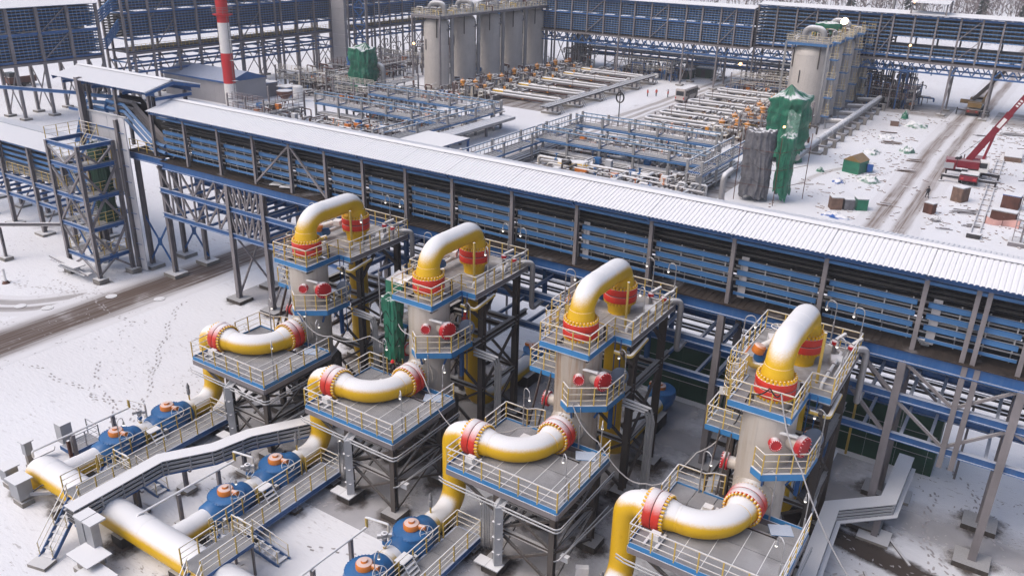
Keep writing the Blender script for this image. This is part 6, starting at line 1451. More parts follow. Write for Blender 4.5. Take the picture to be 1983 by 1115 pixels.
skid(-68,-46,119.5,128,119,'pipework enclosed by the right low blue racks',17,2.6,frame=False)
skid(-62,-40,104,114.5,102,'pipework between the right low rack and gallery roof',18,2.4,frame=False)
skid(-138,-130,170,215,102,'dark pipework behind the left tank row',19,6.0)
skid(-116,-112,205,212,68,'stair tower pipework at the end of the left tank row',20,12.0)
skid(-62,-45,203.5,212,102,'dark pipework under the far right rack behind the loops',21,5.0,('brown','cable','steel','rust'))
skid(-37,-27,203,213,136,'dark stacked pipework under the far right rack behind the tanks',22,9.0,('brown','cable','steel','blue'))
skid(-100,-84,203,213,85,'dark pipework under the far rack left of the road',23,4.0,('brown','cable','steel','blue'))
skid(-158,-137,170,226,150,'dense dark pipework between the grey panel tower and the left tanks',41,7.0,('brown','rust','steel','pipeg','brown','galvsnow'))
skid(-150,-138,148,168,60,'dark pipework behind the hanging green tarpaulin',42,4.5,('brown','rust','steel','pipeg'))
skid(-128,-114,150,206,90,'low brown pipework at the foot of the left tank row',43,2.6,('rust','brown','pipeg','whiterail','rust'),False)
skid(-48,-40,150,170,60,'brown pipework before the right tank row',44,3.0,('rust','brown','pipeg','post','rust'))
skid(-66,-50,196,203,50,'brown pipework at the far end of the right loop field',45,3.0,('rust','brown','pipeg','blue'))
mt = T('lattice_mast', 'pale lattice mast at the end of the left tank row', 'mast', (-113,211,0))
for a, b in ((-114.8,209.5),(-111.4,209.5),(-111.4,213),(-114.8,213)): P(mt, 'leg', G().box(a-0.12,a+0.12,b-0.12,b+0.12,0,20), 'lampgrey')
for k in range(5): 
    P(mt, 'brace', G().bar((-114.8,209.5,4*k),(-111.4,209.5,4*k+4),0.16), 'lampgrey'); P(mt, 'brace', G().bar((-111.4,209.5,4*k),(-114.8,209.5,4*k+4),0.16), 'lampgrey')
# small sheds, funnel and tank on the left
def simple_shed(x, y, sx, sy, h, label, m='galv', roofm='roof', cat='shed'):
    t = T('small_shed', label, cat, (x,y,0))
    P(t, 'wall', G().box(x-sx/2,x+sx/2,y-sy/2,y+sy/2,-0.02,h), m)
    P(t, 'roof', G().prism([(x-sx/2-0.3,y-sy/2-0.3),(x+sx/2+0.3,y-sy/2-0.3),(x+sx/2+0.3,y+sy/2+0.3),(x-sx/2-0.3,y+sy/2+0.3)],h,h+0.22), roofm)
    P(t, 'door', G().box(x-0.5,x+0.5,y-sy/2-0.05,y-sy/2+0.02,0.1,min(2.0,h-0.2)), 'darkpipe')
    return t
simple_shed(-147,125.5,5,4,2.9,'grey shed with thin snowy roof beyond the chimney','steel')
simple_shed(-141.8,128,2.6,3,2.2,'bright blue box shed beyond the chimney','valve','galvsnow')
simple_shed(-83.5,212.0,3.2,3.2,2.2,'nearest green cabin in the row under the far rack','greenwall'); simple_shed(-80.2,217,4.2,3.2,2.3,'second green cabin in the row under the far rack','greenwall')
simple_shed(-84.5,222.5,5,3.6,2.5,'third grey cabin in the row under the far rack','panelg'); simple_shed(-84.5,230,5,3.6,2.5,'farthest grey cabin in the row under the far rack','panelg')
fu = T('hopper', 'rusty conical hopper on thin legs beyond the gallery roof', 'hopper', (-134.9,120.8,0))
P(fu, 'cone', G(True).lathe([(0.15,0.9),(1.65,2.6),(1.65,3.1),(1.6,3.15)], (-134.9,120.8,0), (0,0,1), 20), 'rust')
P(fu, 'spout', G(True).tube([(-134.9,120.8,0.5),(-134.9,120.8,1.0)],0.16,8), 'rust')
for a in (0.4,2.0,3.6,5.2): P(fu, 'leg', G().bar((-134.9+1.6*cos(a),120.8+1.6*sin(a),0),(-134.9+1.6*cos(a),120.8+1.6*sin(a),2.7),0.1), 'rust')
wt = T('white_tank', 'small white tank behind the rusty hopper', 'tank', (-136.5,126,0)); P(wt, 'shell', G(True).lathe([(1.1,0),(1.1,3.0),(0.7,3.3)], (-136.5,126,0), (0,0,1), 18), 'white'); P(wt, 'outlet', G(True).tube([(-136.5,124.8,0.5),(-136.5,123.9,0.5)],0.15,8), 'pipeg')
# parked machines under the left rack
for x, y, m, lb in ((-196,99,'rust','dull red machine parked beyond the left rack'),(-176,104,'cranes','dark vehicle parked beyond the left rack')):
    v = T('parked_machine', lb, 'vehicle', (x,y,0)); P(v, 'body', G().box(x-1.2,x+1.2,y-3,y+3,0.9,2.3), m); P(v, 'cab', G().box(x-1.1,x+1.1,y-2.8,y-1.2,2.3,3.2), 'glass')
    for k in range(3):
        for s in (-1.1,1.1): P(v, 'wheel', G(True).lathe([(0.5,-0.2),(0.55,0),(0.5,0.2)], (x+s,y-2+2*k,0.55), (1,0,0), 14), 'tyre')
bt = T('rust_tank', 'short rusty round tank under the left rack beside the bridge', 'tank', (-164,92,0)); P(bt, 'shell', G(True).lathe([(1.4,0),(1.4,1.5),(0.9,1.7)], (-158.5,91.5,0), (0,0,1), 18), 'rust'); P(bt, 'lid', G(True).lathe([(0.4,1.65),(0.4,1.8)], (-158.5,91.5,0), (0,0,1), 12), 'darkpipe')
# ================================================================ tarpaulins
def fold(p, s): return noise.noise(Vector(p)*s)
def hung(name, label, c, rx, ry, z0, z1, m, seed, peak=0.0, top=True, nf=9, amp=0.18, cat='tarpaulin', taper=0.0, rag=1.0):
    """cloth wrapped round a scaffold: a closed skirt with pleats, sags between ties, a ragged hem and a slumped top"""
    t = T(name, label, cat, (c[0],c[1],z0)); g = G(True); g.soft = True; n = 120; lv = 30; vs = []; fs = []
    H = z1-z0
    for j in range(lv+1):
        f = j/lv
        for k in range(n):
            a = 2*pi*k/n; ca, sa = cos(a), sin(a)
            sq = 1.0/max(abs(ca),abs(sa))**0.55
            hem = rag*(1.5*fold((ca*1.4+seed,sa*1.4,seed),1.0)+0.5*fold((ca*5,sa*5,seed),1.0))
            rim = rag*(0.9*fold((ca*1.7,sa*1.7,seed+5),1.0)+0.3*fold((ca*6,sa*6,seed+5),1.0))
            z = z0+hem*(1-f)+(H+rim-0)*f
            wob = 2.5*fold((ca*1.2,sa*1.2,z*0.16+seed),1.0)
            pl = sin(nf*a+seed+wob*2.4)*0.5+0.5
            w = 1+amp*(0.75*(pl**2-0.4)*(1.0-0.45*f)+0.5*fold((ca*1.6+seed,sa*1.6,z*0.33),1.0)+0.5*fold((ca*4+seed,sa*4,z*0.45),1.0)+0.5*fold((ca*9,sa*9,z*0.9+seed),1.0))
            w -= 0.07*max(0,sin(z*1.9+seed+1.5*fold((ca,sa,seed),1.0)))*(1 if 0.1 < f < 0.95 else 0)
            w *= 1-taper*f
            vs.append((c[0]+rx*ca*sq*w, c[1]+ry*sa*sq*w, z))
    for j in range(lv):
        for k in range(n): fs.append((j*n+k,j*n+(k+1)%n,(j+1)*n+(k+1)%n,(j+1)*n+k))
    if top:
        base = lv*n; rings = 7; px, py = 0.35*rx*sin(seed), 0.35*ry*cos(seed)
        for q in range(1,rings+1):
            f = 1-q/rings
            for k in range(n):
                v = vs[lv*n+k]; a = 2*pi*k/n
                vs.append((c[0]+px*(1-f)+(v[0]-c[0])*f, c[1]+py*(1-f)+(v[1]-c[1])*f, v[2]*f+(1-f)*z1+(1-f)**1.8*peak+0.55*fold((cos(a)*2.2,sin(a)*2.2,q*0.5+seed),1.2)*(1-abs(2*f-1))))
        for q in range(rings):
            b0 = base+q*n; b1 = base+(q+1)*n
            for k in range(n): fs.append((b0+k,b0+(k+1)%n,b1+(k+1)%n,b1+k))
    g.add(vs, fs); P(t, 'sheet', g, m)
    for k in range(3):
        q = random.Random(int(seed*10)+k); zz = z0+H*(0.3+0.22*k); P(t, 'tie_rope', G(True).tube([(c[0]+rx*1.12*cos(2*pi*i/28)/max(abs(cos(2*pi*i/28)),abs(sin(2*pi*i/28)))**0.55, c[1]+ry*1.12*sin(2*pi*i/28)/max(abs(cos(2*pi*i/28)),abs(sin(2*pi*i/28)))**0.55, zz+0.35*sin(i*0.9+seed)) for i in range(29)],0.025,4,False), 'cable')
    return t
t = hung('tarp_tower','tall green tarpaulin tower wrapped round scaffolding before the right tanks',(-37.2,141.8),3.1,3.1,0.6,10.6,'tarp',3.1,2.2,amp=0.2,nf=13)
P(t, 'pale_sheet', G(True).add([(-36.3+0.25*i,138.2-0.06*sin(i*1.3)-0.05*j,8.9-0.95*j+0.3*sin(i*0.8+j)) for j in range(5) for i in range(9)], [(j*9+i,j*9+i+1,(j+1)*9+i+1,(j+1)*9+i) for j in range(4) for i in range(8)]), 'tarppale', label='torn pale sheet on the front')
t = hung('tarp_tower','low green tarpaulin skirt hanging beside the grey netting tower',(-30.3,117.6),0.95,1.5,1.0,9.4,'tarp',5.2,0.4,amp=0.28,nf=7)
t = hung('netting_tower','grey debris netting wrapped round a scaffold tower beyond the gallery roof',(-33.8,116.2),1.9,1.8,0.4,9.8,'tarpgrey',8.4,0.1,amp=0.2,nf=15,rag=0.8)
for k, (x, y) in enumerate(((-36.0,114.4),(-30.4,114.6),(-27.9,120.6))): P(t, 'scaffold_pole', G(True).tube([(x,y,0),(x,y,9.6)],0.055,6), 'rust')
for z in (2.5,5,7.5): P(t, 'scaffold_rail', G(True).tube([(-36.0,114.4,z),(-30.4,114.6,z),(-27.9,120.6,z)],0.04,5), 'rust')
t = hung('tarp_tower','dark green tarpaulin hung round a tall riser in front of the left tanks',(-129.9,139.4),2.7,2.4,1.2,10.2,'tarp',1.7,1.4,amp=0.2,nf=12)
P(t, 'blue_patch', G(True).add([(-133.4+0.3*i,138.0-0.1*sin(i),8.4-0.6*j) for j in range(4) for i in range(4)], [(j*4+i,j*4+i+1,(j+1)*4+i+1,(j+1)*4+i) for j in range(3) for i in range(3)]), 'tarpblue')
bp_ = T('bent_riser', 'grey bent pipe beside the dark green tarpaulin', 'pipe', (-126.2,141.5,0)); P(bp_, 'pipe', G(True).tube([(-126.0,141.5,0.3),(-126.0,141.5,6.8),(-128.8,141.5,6.8)],0.6,12,True,1.4), 'pipeg')
tb = hung('tank_bend_cover','green tarpaulin over the second pipe bend on the right tanks',(-43.2,185.0),2.6,1.2,16.4,18.6,'tarp',6.6,0.5,amp=0.16,rag=0.4)
# hanging tarp at the second unit
t = hung('hanging_tarp','long green tarpaulin hanging beside the second column',(UX[1]-5.6,39.2),0.56,0.52,7.2,11.8,'tarp',2.4,0.3,nf=5,amp=0.3,rag=0.4,taper=-0.1)
t2 = T('snowy_tarp', 'snow filled white tarpaulin tied to the top rail of the second unit', 'tarpaulin', (UX[1]-6.2,41.0,12.4))
P(t2, 'sheet', G(True).add([(UX[1]-6.6+0.22*i,39.7+0.36*j,12.7-0.4*sin(pi*i/7)*sin(pi*(j+1)/6)+0.06*j) for j in range(5) for i in range(8)], [(j*8+i,j*8+i+1,(j+1)*8+i+1,(j+1)*8+i) for j in range(4) for i in range(7)]), 'panel')
P(t2, 'green_flap', G(True).add([(UX[1]-6.6+0.22*i,39.68-0.1*sin(i*1.9)*(j/3),12.7-0.35*j) for j in range(4) for i in range(8)], [(j*8+i,(j+1)*8+i,(j+1)*8+i+1,j*8+i+1) for j in range(3) for i in range(7)]), 'tarp')
for x, y in ((UX[1]-7.2,39.7),(UX[1]-5.2,42.0)): P(t2, 'pole', G(True).tube([(x,y,9.2),(x,y,13.3)],0.05,6), 'lampgrey')
def crumple(label, x, y, sx, sy, h, m, seed, name='tarp_heap'):
    t = T(name, label, 'tarpaulin', (x,y,0), 'tarpaulin heaps lying in the yard'); g = G(True); g.soft = True; n = 22; vs = []; fs = []
    for j in range(n+1):
        for i in range(n+1):
            u, v = i/n*2-1, j/n*2-1; r = hypot(u,v)
            q = max(0,1-r**2.2); e = 0.72+0.28*fold((u*1.7+seed,v*1.7,seed),1.2)
            vs.append((x+u*sx*e, y+v*sy*e, 0.02+h*q**0.7*(0.55+0.75*abs(fold((u*3.1+seed,v*3.1,0),1.0))+0.35*abs(fold((u*7,v*7+seed,2),1.0)))))
    for j in range(n):
        for i in range(n): fs.append((j*(n+1)+i,j*(n+1)+i+1,(j+1)*(n+1)+i+1,(j+1)*(n+1)+i))
    g.add(vs, fs); P(t, 'sheet', g, m); return t
for a in (('blue and white tarpaulin heap just behind the gallery roof',-21.8,114.8,2.6,1.0,0.8,'tarpblue',1),('pale tarpaulin over a long heap in the middle of the yard',-22.0,136.6,2.3,1.9,1.1,'tarppale',2),('small blue tarpaulin heap left of the pale one',-25.8,133.0,1.3,1.1,0.8,'tarpblue',3),
    ('green tarpaulin heap with blue corner beside the yard road',-20.6,161,1.7,1.6,1.2,'tarppale',4),('flat green tarpaulin heap behind the green shed',-25.7,156.2,2.0,2.2,0.9,'tarppale',5),('small green tarpaulin by the foot of the tarp tower',-29.8,138,0.9,0.9,0.7,'tarp',6),
    ('wide pale green tarpaulin heap near the far rack',-23.0,186,3.0,3.0,1.1,'tarppale',7),('torn green tarpaulin lying on planks near the collector pipe',-26,171.5,1.8,2.4,0.6,'tarppale',8),('green covered bundle standing by the far rack',-26.6,193.6,1.1,1.4,1.7,'tarp',9),
    ('grey tarpaulin lump at the edge of the rail trench',-1.2,158,1.4,1.6,1.2,'tarppale',10),('blue tarpaulin heap at the right edge of the yard',1.2,148,1.8,1.4,0.9,'tarpblue',11),('grey snowy scrap pile before the gallery at the right',-10.3,121.5,1.0,0.9,0.5,'tarpgrey',12)):
    crumple(*a)

# ================================================================ yard objects
def crate(x, y, sx, sy, h, rz, m, label, name='site_box', cat='box', roofm='galvsnow'):
    t = T(name, label, cat, (x,y,0)); q = Matrix.Rotation(rz,3,'Z'); c = Vector((x,y,0))
    def o(a,b,z): v = q @ Vector((a,b,0)); return (c.x+v.x,c.y+v.y,z)
    P(t, 'wall', G().cbox((x,y,h/2),sx,sy,h,rz), m)
    P(t, 'roof', G().cbox((x,y,h+0.05),sx+0.1,sy+0.1,0.1,rz), roofm)
    n = max(2,int(sx/0.45))
    for k in range(n):
        P(t, 'plank', G().cbox(o(-sx/2+sx*(k+0.5)/n,-sy/2-0.02,h/2),sx/n-0.04,0.05,h*0.94,rz), m)
    P(t, 'plank', G().cbox(o(sx/2+0.02,0,h/2),0.05,sy*0.9,h*0.9,rz), m)
    return t
crate(-8.9,134.0,1.6,1.9,2.1,-0.45,'wood','tall rusty box with snowy lid beside the crane outrigger'); crate(-11.6,124.9,1.3,1.0,1.45,-0.4,'rust','small rusty box nearest the gallery roof in the yard')
crate(-2.7,127.2,3.0,1.6,1.5,-0.1,'rust','wide rusty container behind the gallery at the right'); crate(-2.4,134.8,2.2,2.0,1.95,-0.1,'rust','rusty container with blue lid at the right', roofm='tarpblue')
crate(-22.9,118.9,1.5,1.5,1.7,0.5,'wood','brown crate in the row behind the gallery roof'); crate(-21.4,119.7,1.3,1.4,1.5,0.5,'tarpgrey','grey crate in the row behind the gallery roof'); crate(-19.9,120.7,1.5,1.5,1.6,0.5,'tarp','green covered crate in the row behind the gallery roof')
crate(-27,184.3,1.5,1.2,1.0,0.2,'wood','brown box beside the wide tarpaulin near the far rack'); crate(1.0,166.5,3.0,2.5,2.6,-0.1,'rust','dark red container at the right edge of the yard'); crate(-4.6,169,2.6,7,0.8,0.05,'wood','long wooden cover over the rail trench')
gs = T('green_shed', 'small green sheeted shed with orange ridge in the yard', 'shed', (-25.3,141.5,0))
P(gs, 'wall', G().prism([(-27.0,140.4),(-24.3,139.5),(-23.5,142.6),(-26.2,143.5)],0,2.0), 'tarp')
P(gs, 'roof', G().add([(-27.1,140.3,2.0),(-24.2,139.4,2.0),(-25.7,139.8,2.9),(-26.3,143.6,2.0),(-23.4,142.7,2.0),(-24.85,143.2,2.9)], [(0,2,5,3),(1,4,5,2),(0,1,2),(3,5,4)]), 'mustard'); P(gs, 'blue_sheet', G().cbox((-23.3,142.8,0.8),0.9,1.6,1.3,0.3), 'tarpblue')
def flat_pile(x, y, n, l, m, label, seed, w=0.2):
    t = T('timber_stack', label, 'timber', (x,y,0)); r = random.Random(seed)
    for k in range(n): P(t, 'plank', G().cbox((x+r.uniform(-0.5,0.5),y+r.uniform(-0.6,0.6),0.1+0.12*(k//3)),l*r.uniform(0.7,1),w,0.1,r.uniform(-0.25,0.25)+0.3), m)
flat_pile(-24,167,9,3.4,'wood','snowy planks beside the torn tarpaulin near the collector pipe',1); flat_pile(-7.5,127.8,12,3.2,'steel','loose steel rods right of the tall rusty box',2,0.07); flat_pile(-5.9,122,6,2.0,'steel','few steel bars near the rail trench',3,0.08)
flat_pile(-18.4,147,7,2.4,'wood','scattered boards on the left edge of the yard road',4); flat_pile(-9,118.2,4,1.7,'steel','thin bent bars just behind the gallery roof',5,0.06); flat_pile(-26.5,176,6,2.6,'wood','dark boards stacked near the collector pipe',6)
flat_pile(-17.5,125,6,1.6,'wood','dark scraps beside the crates in the yard',7,0.12); flat_pile(-18,155,8,2.6,'wood','broken boards by the yard road bend',8,0.14); flat_pile(-11,185,5,2.5,'steel','bars lying behind the truck crane',9,0.1); flat_pile(-6,190,9,4,'steel','heap of dark profiles at the right below the far rack',10,0.25)
rl = T('rail_trench', 'long narrow rail track half buried in snow at the right', 'track', (-5.8,145,0))
for dx in (-0.5,0.5): P(rl, 'rail', G().bar((-5.2+dx,118.5,0.14),(-6.2+dx,166,0.14),0.16,0.24), 'steel')
for k in range(0,32,2): P(rl, 'sleeper', G().box(-6.1-0.021*1.5*k,-4.3-0.021*1.5*k,118.8+1.5*k,119.1+1.5*k,0.0,0.1), 'wood')
P(rl, 'buffer', G().box(-6.0,-4.4,116.6,117.2,0,0.6).box(-6.0,-5.6,117.2,118.4,0,0.4).box(-4.8,-4.4,117.2,118.4,0,0.4), 'darkpipe')
nt_ = T('safety_net', 'orange safety netting sagging round the rusty container', 'netting', (-3,124,0))
P(nt_, 'net', G(True).add([(-4.6+0.5*i,124.6-0.3*sin(i*0.8),1.0*j-0.25*sin(i*0.5)*j+0.05) for j in range(2) for i in range(9)], [(i,i+1,9+i+1,9+i) for i in range(8)]), 'mesh')
for x in (-4.6,-2.6,-0.6): P(nt_, 'stake', G(True).tube([(x,124.6,0),(x,124.6,1.3)],0.04,5), 'rust')
lm = T('lattice_column', 'grey lattice column and scaffold ladder at the right edge behind the gallery', 'scaffold', (0.0,118,0))
for dx, dy in ((0,0),(1.5,0),(1.5,1.5),(0,1.5)): P(lm, 'leg', G().box(-0.1+dx,0.12+dx,117+dy,117.2+dy,0,9), 'steel')
for k in range(11): P(lm, 'rung', G().box(-0.9,0.0,117.05,117.12,0.4+0.7*k,0.46+0.7*k), 'steel')
P(lm, 'leg', G().box(-0.95,-0.85,117.0,117.15,0,8.5), 'steel'); P(lm, 'base', G().box(-1.3,2,116.4,119,-0.02,0.5), 'steel')
for k in range(4): P(lm, 'cross_bar', G().bar((0,117.1,2*k),(1.5,117.1,2*k+2),0.1), 'steel')
rs_ = T('equipment_rack', 'dark equipment stands at the right edge beyond the rail track', 'pipework', (0,150,0)); r_ = random.Random(9)
for k in range(26):
    x, y = r_.uniform(-2.5,3), r_.uniform(140,200); h = r_.uniform(0.6,2.0); P(rs_, 'pipe_run', G(True).tube([(x,y,0),(x,y,h),(x+r_.uniform(-2,2),y+r_.uniform(-1,2),h)],0.09,6), r_.choice(['steel','pipeg','galvsnow','darkpipe']))

# red mobile crane with outriggers
cr = T('mobile_crane', 'dark red mobile crane with white cab and long boom over the yard', 'crane', (-9,149,0))
def crane():
    t = cr; x, y = -9.0, 149.0
    P(t, 'chassis', G().box(x-1.3,x+1.3,y-5.5,y+6,0.9,1.5), 'cranes'); P(t, 'deck', G().box(x-1.25,x+1.25,y-5.2,y+3,1.5,1.75), 'cranes')
    for yy in (y-4.6,y+0.2):
        P(t, 'outrigger', G().box(x-3.9,x+3.9,yy-0.2,yy+0.2,0.75,1.15), 'cranes')
        for s in (-3.75,3.75): P(t, 'outrigger_jack', G(True).tube([(x+s,yy,1.2),(x+s,yy,0.1)],0.13,8), 'cranes'); P(t, 'outrigger_pad', G(True).lathe([(0.45,0.0),(0.45,0.12),(0.2,0.2)], (x+s,yy,0), (0,0,1), 12), 'cranes')
    for yy in (y-4,y-2.6,y+2.2,y+3.8):
        for s in (-1.15,1.15): w_ = P(t, 'wheel', G(True).lathe([(0.5,-0.22),(0.62,-0.15),(0.62,0.15),(0.5,0.22)], (x+s,yy,0.62), (1,0,0), 18), 'tyre'); P(w_, 'rim', G(True).lathe([(0.3,-0.24),(0.3,0.24)], (x+s,yy,0.62), (1,0,0), 14), 'lampgrey')
    # superstructure swung across, boom rising to the right and back
    P(t, 'turntable', G(True).lathe([(1.1,1.75),(1.1,2.0)], (x,y-1,0), (0,0,1), 24), 'cranes')
    P(t, 'slew_body', G().cbox((x-0.6,y-1.2,2.55),3.6,2.1,1.1,0.15), 'craner'); P(t, 'counterweight', G().cbox((x-3.2,y-1.6,2.35),1.5,2.3,1.5,0.15), 'craner'); P(t, 'winch_panel', G().cbox((x-3.3,y-2.9,2.2),1.4,0.15,0.9,0.15), 'galvsnow')
    c = P(t, 'cab', G().cbox((x+1.5,y-1.9,2.65),1.2,1.9,1.7,0.15), 'white'); P(c, 'window', G().cbox((x+1.5,y-2.9,2.9),1.0,0.06,0.8,0.15), 'glass'); P(c, 'window', G().cbox((x+0.88,y-2.0,2.9),0.06,1.3,0.8,0.15), 'glass'); P(c, 'window', G().cbox((x+2.12,y-1.9,2.9),0.06,1.3,0.8,0.15), 'glass')
    a, b_ = Vector((x-0.9,y-0.6,3.0)), Vector((x+4.9,y-0.4,14.2)); d = b_-a
    bm = P(t, 'boom', G().bar(a,a+d*0.7,0.75,0.95), 'craner'); P(bm, 'boom_section', G().bar(a+d*0.62,b_+d*0.25,0.58,0.75), 'craner')
    P(bm, 'white_stripe', G().bar(a+d*0.50+Vector((0,-0.40,0)),a+d*0.63+Vector((0,-0.40,0)),0.05,0.55), 'white')
    P(t, 'lift_cylinder', G(True).tube([(x+0.9,y-1.0,2.3),a+d*0.5],0.2,10), 'craner'); P(t, 'cylinder_rod', G(True).tube([a+d*0.36+Vector((0.3,-0.2,-0.5)),a+d*0.52],0.12,8), 'lampgrey')
    P(t, 'engine_cover', G().box(x-1.2,x+1.2,y+3.2,y+5.8,1.5,2.6), 'craner')
    # boom lettering "ROT" style mark is too small to read in the photograph except its white blocks
    for k in range(3): P(bm, 'white_mark', G().bar(a+d*(0.80+0.035*k)+Vector((0,-0.32,0.02)),a+d*(0.80+0.035*k+0.02)+Vector((0,-0.32,0.02)),0.04,0.4), 'white')
    for f_ in (0.22,0.45,0.68): P(bm, 'boom_collar', G().bar(a+d*f_,a+d*(f_+0.015),0.86,1.06), 'craner')
    P(t, 'hoist_rope', G(True).tube([a+Vector((-1.5,0,0.4)),a+d*0.3+Vector((0,0,0.75)),b_+d*0.2+Vector((0,0,0.6))],0.035,5), 'cable'); P(t, 'hoist_winch', G(True).tube([(x-2.4,y-1.9,3.2),(x-2.2,y-0.4,3.2)],0.35,12), 'cranes')
    P(t, 'exhaust', G(True).tube([(x-1.6,y-0.4,3.1),(x-1.6,y-0.4,3.8)],0.08,8), 'rust'); P(t, 'access_ladder', G().box(x+1.3,x+1.35,y-5,y-4.4,0.3,1.7).box(x+1.3,x+1.5,y-5,y-4.4,0.7,0.75).box(x+1.3,x+1.5,y-5,y-4.4,1.15,1.2), 'lampgrey')
    P(t, 'tool_box', G().box(x-1.3,x-0.5,y-3.6,y-2.9,1.75,2.1), 'cranes'); P(t, 'tail_panel', G().box(x-1.25,x+1.25,y-5.6,y-5.5,0.8,1.6), 'craner')
    for s in (-0.85,0.85): P(t, 'tail_light', G().box(x+s-0.2,x+s+0.2,y-5.66,y-5.6,1.0,1.25), 'redm')
crane()
tk = T('truck_crane', 'mustard truck crane seen from behind under the far rack', 'crane', (-15.3,210,0))
def truck():
    t = tk; x = -15.2; y0, y1 = 205.4, 217
    P(t, 'chassis', G().box(x-1.25,x+1.25,y0,y1,0.8,1.4), 'cranes'); P(t, 'tail_panel', G().box(x-1.25,x+1.25,y0-0.1,y0,0.7,1.5), 'rust')
    for s in (-0.8,0.8): P(t, 'tail_light', G().box(x+s-0.2,x+s+0.2,y0-0.16,y0-0.1,1.0,1.2), 'redm')
    for yy in (y0+1.2,y0+2.7,y1-2):
        for s in (-1.1,1.1): P(t, 'wheel', G(True).lathe([(0.45,-0.25),(0.58,-0.15),(0.58,0.15),(0.45,0.25)], (x+s,yy,0.58), (1,0,0), 16), 'tyre')
    P(t, 'outrigger', G().box(x-3.2,x+3.2,y0+0.6,y0+1.0,1.0,1.3), 'cranes')
    for s in (-3.1,3.1): P(t, 'outrigger_jack', G().box(x+s-0.12,x+s+0.12,y0+0.7,y0+0.9,0.1,1.6), 'cranes')
    P(t, 'slew_body', G().box(x-1.2,x+1.3,y0+1.5,y0+5,1.7,3.0), 'mustard'); P(t, 'operator_cab', G().box(x-1.3,x-0.3,y0+4.0,y0+5.6,1.7,3.4), 'mustard'); P(t, 'counterweight', G().box(x-1.3,x+1.4,y0+0.9,y0+1.5,1.8,2.8), 'mustard')
    P(t, 'winch', G(True).tube([(x-3.0,y0+2.6,2.7),(x-1.2,y0+2.6,2.7)],0.45,10), 'mustard')
    P(t, 'boom', G().bar((x-0.6,y0+3,3.1),(x+3.8,y0+2,9.4),0.6,0.7), 'brown'); P(t, 'boom_tip', G().bar((x+3.4,y0+2.1,8.8),(x+5.6,y0+1.5,12),0.4,0.5), 'brown'); P(t, 'lift_cylinder', G(True).tube([(x+1.0,y0+2,2.2),(x+2.4,y0+2.0,6.6)],0.16,8), 'mustard')
    P(t, 'front_cab', G().box(x-1.2,x+1.2,y1-2.2,y1,1.3,2.9), 'mustard'); P(t, 'windscreen', G().box(x-1.0,x+1.0,y1-2.26,y1-2.2,2.0,2.7), 'glass')
truck()
# bus on the plant road
bs = T('bus', 'small cream bus parked on the snowy plant road', 'bus', (-71.0,182.5,0))
def bus():
    t = bs; x0, x1, y0, y1 = -72.4,-70.0,178.2,186.0
    P(t, 'body', G().prism([(x0+0.15,y0),(x1-0.15,y0),(x1,y0+0.25),(x1,y1-0.4),(x1-0.4,y1),(x0+0.4,y1),(x0,y1-0.4),(x0,y0+0.25)],0.45,2.95), 'busw')
    P(t, 'roof', G().prism([(x0+0.2,y0+0.1),(x1-0.2,y0+0.1),(x1-0.1,y1-0.4),(x0+0.1,y1-0.4)],2.95,3.1), 'busw')
    P(t, 'rear_window', G().box(x0+0.3,x1-0.3,y0-0.04,y0+0.02,1.6,2.6), 'glass'); P(t, 'windscreen', G().box(x0+0.3,x1-0.3,y1-0.02,y1+0.04,1.5,2.7), 'glass')
    for k in range(6):
        y = y0+0.5+1.2*k; h0 = 0.7 if k in (1,5) else 1.55
        P(t, 'door' if h0 < 1 else 'window', G().box(x1-0.02,x1+0.04,y,y+1.05,h0,2.6), 'glass'); P(t, 'window', G().box(x0-0.04,x0+0.02,y,y+1.05,1.55,2.6), 'glass')
    for y in (y0+1.7,y1-1.6):
        for x in (x0+0.05,x1-0.05): P(t, 'wheel', G(True).lathe([(0.4,-0.15),(0.48,-0.1),(0.48,0.1),(0.4,0.15)], (x,y,0.48), (1,0,0), 16), 'tyre')
    for x in (x0+0.25,x1-0.25): P(t, 'tail_light', G().box(x-0.12,x+0.12,y0-0.05,y0,0.9,1.3), 'redm')
    P(t, 'bumper', G().box(x0+0.1,x1-0.1,y0-0.1,y0,0.4,0.65), 'darkpipe')
    for x in (x0-0.2,x1+0.2): P(t, 'mirror', G().box(x-0.1,x+0.1,y1-0.2,y1,2.0,2.4), 'black')
bus()

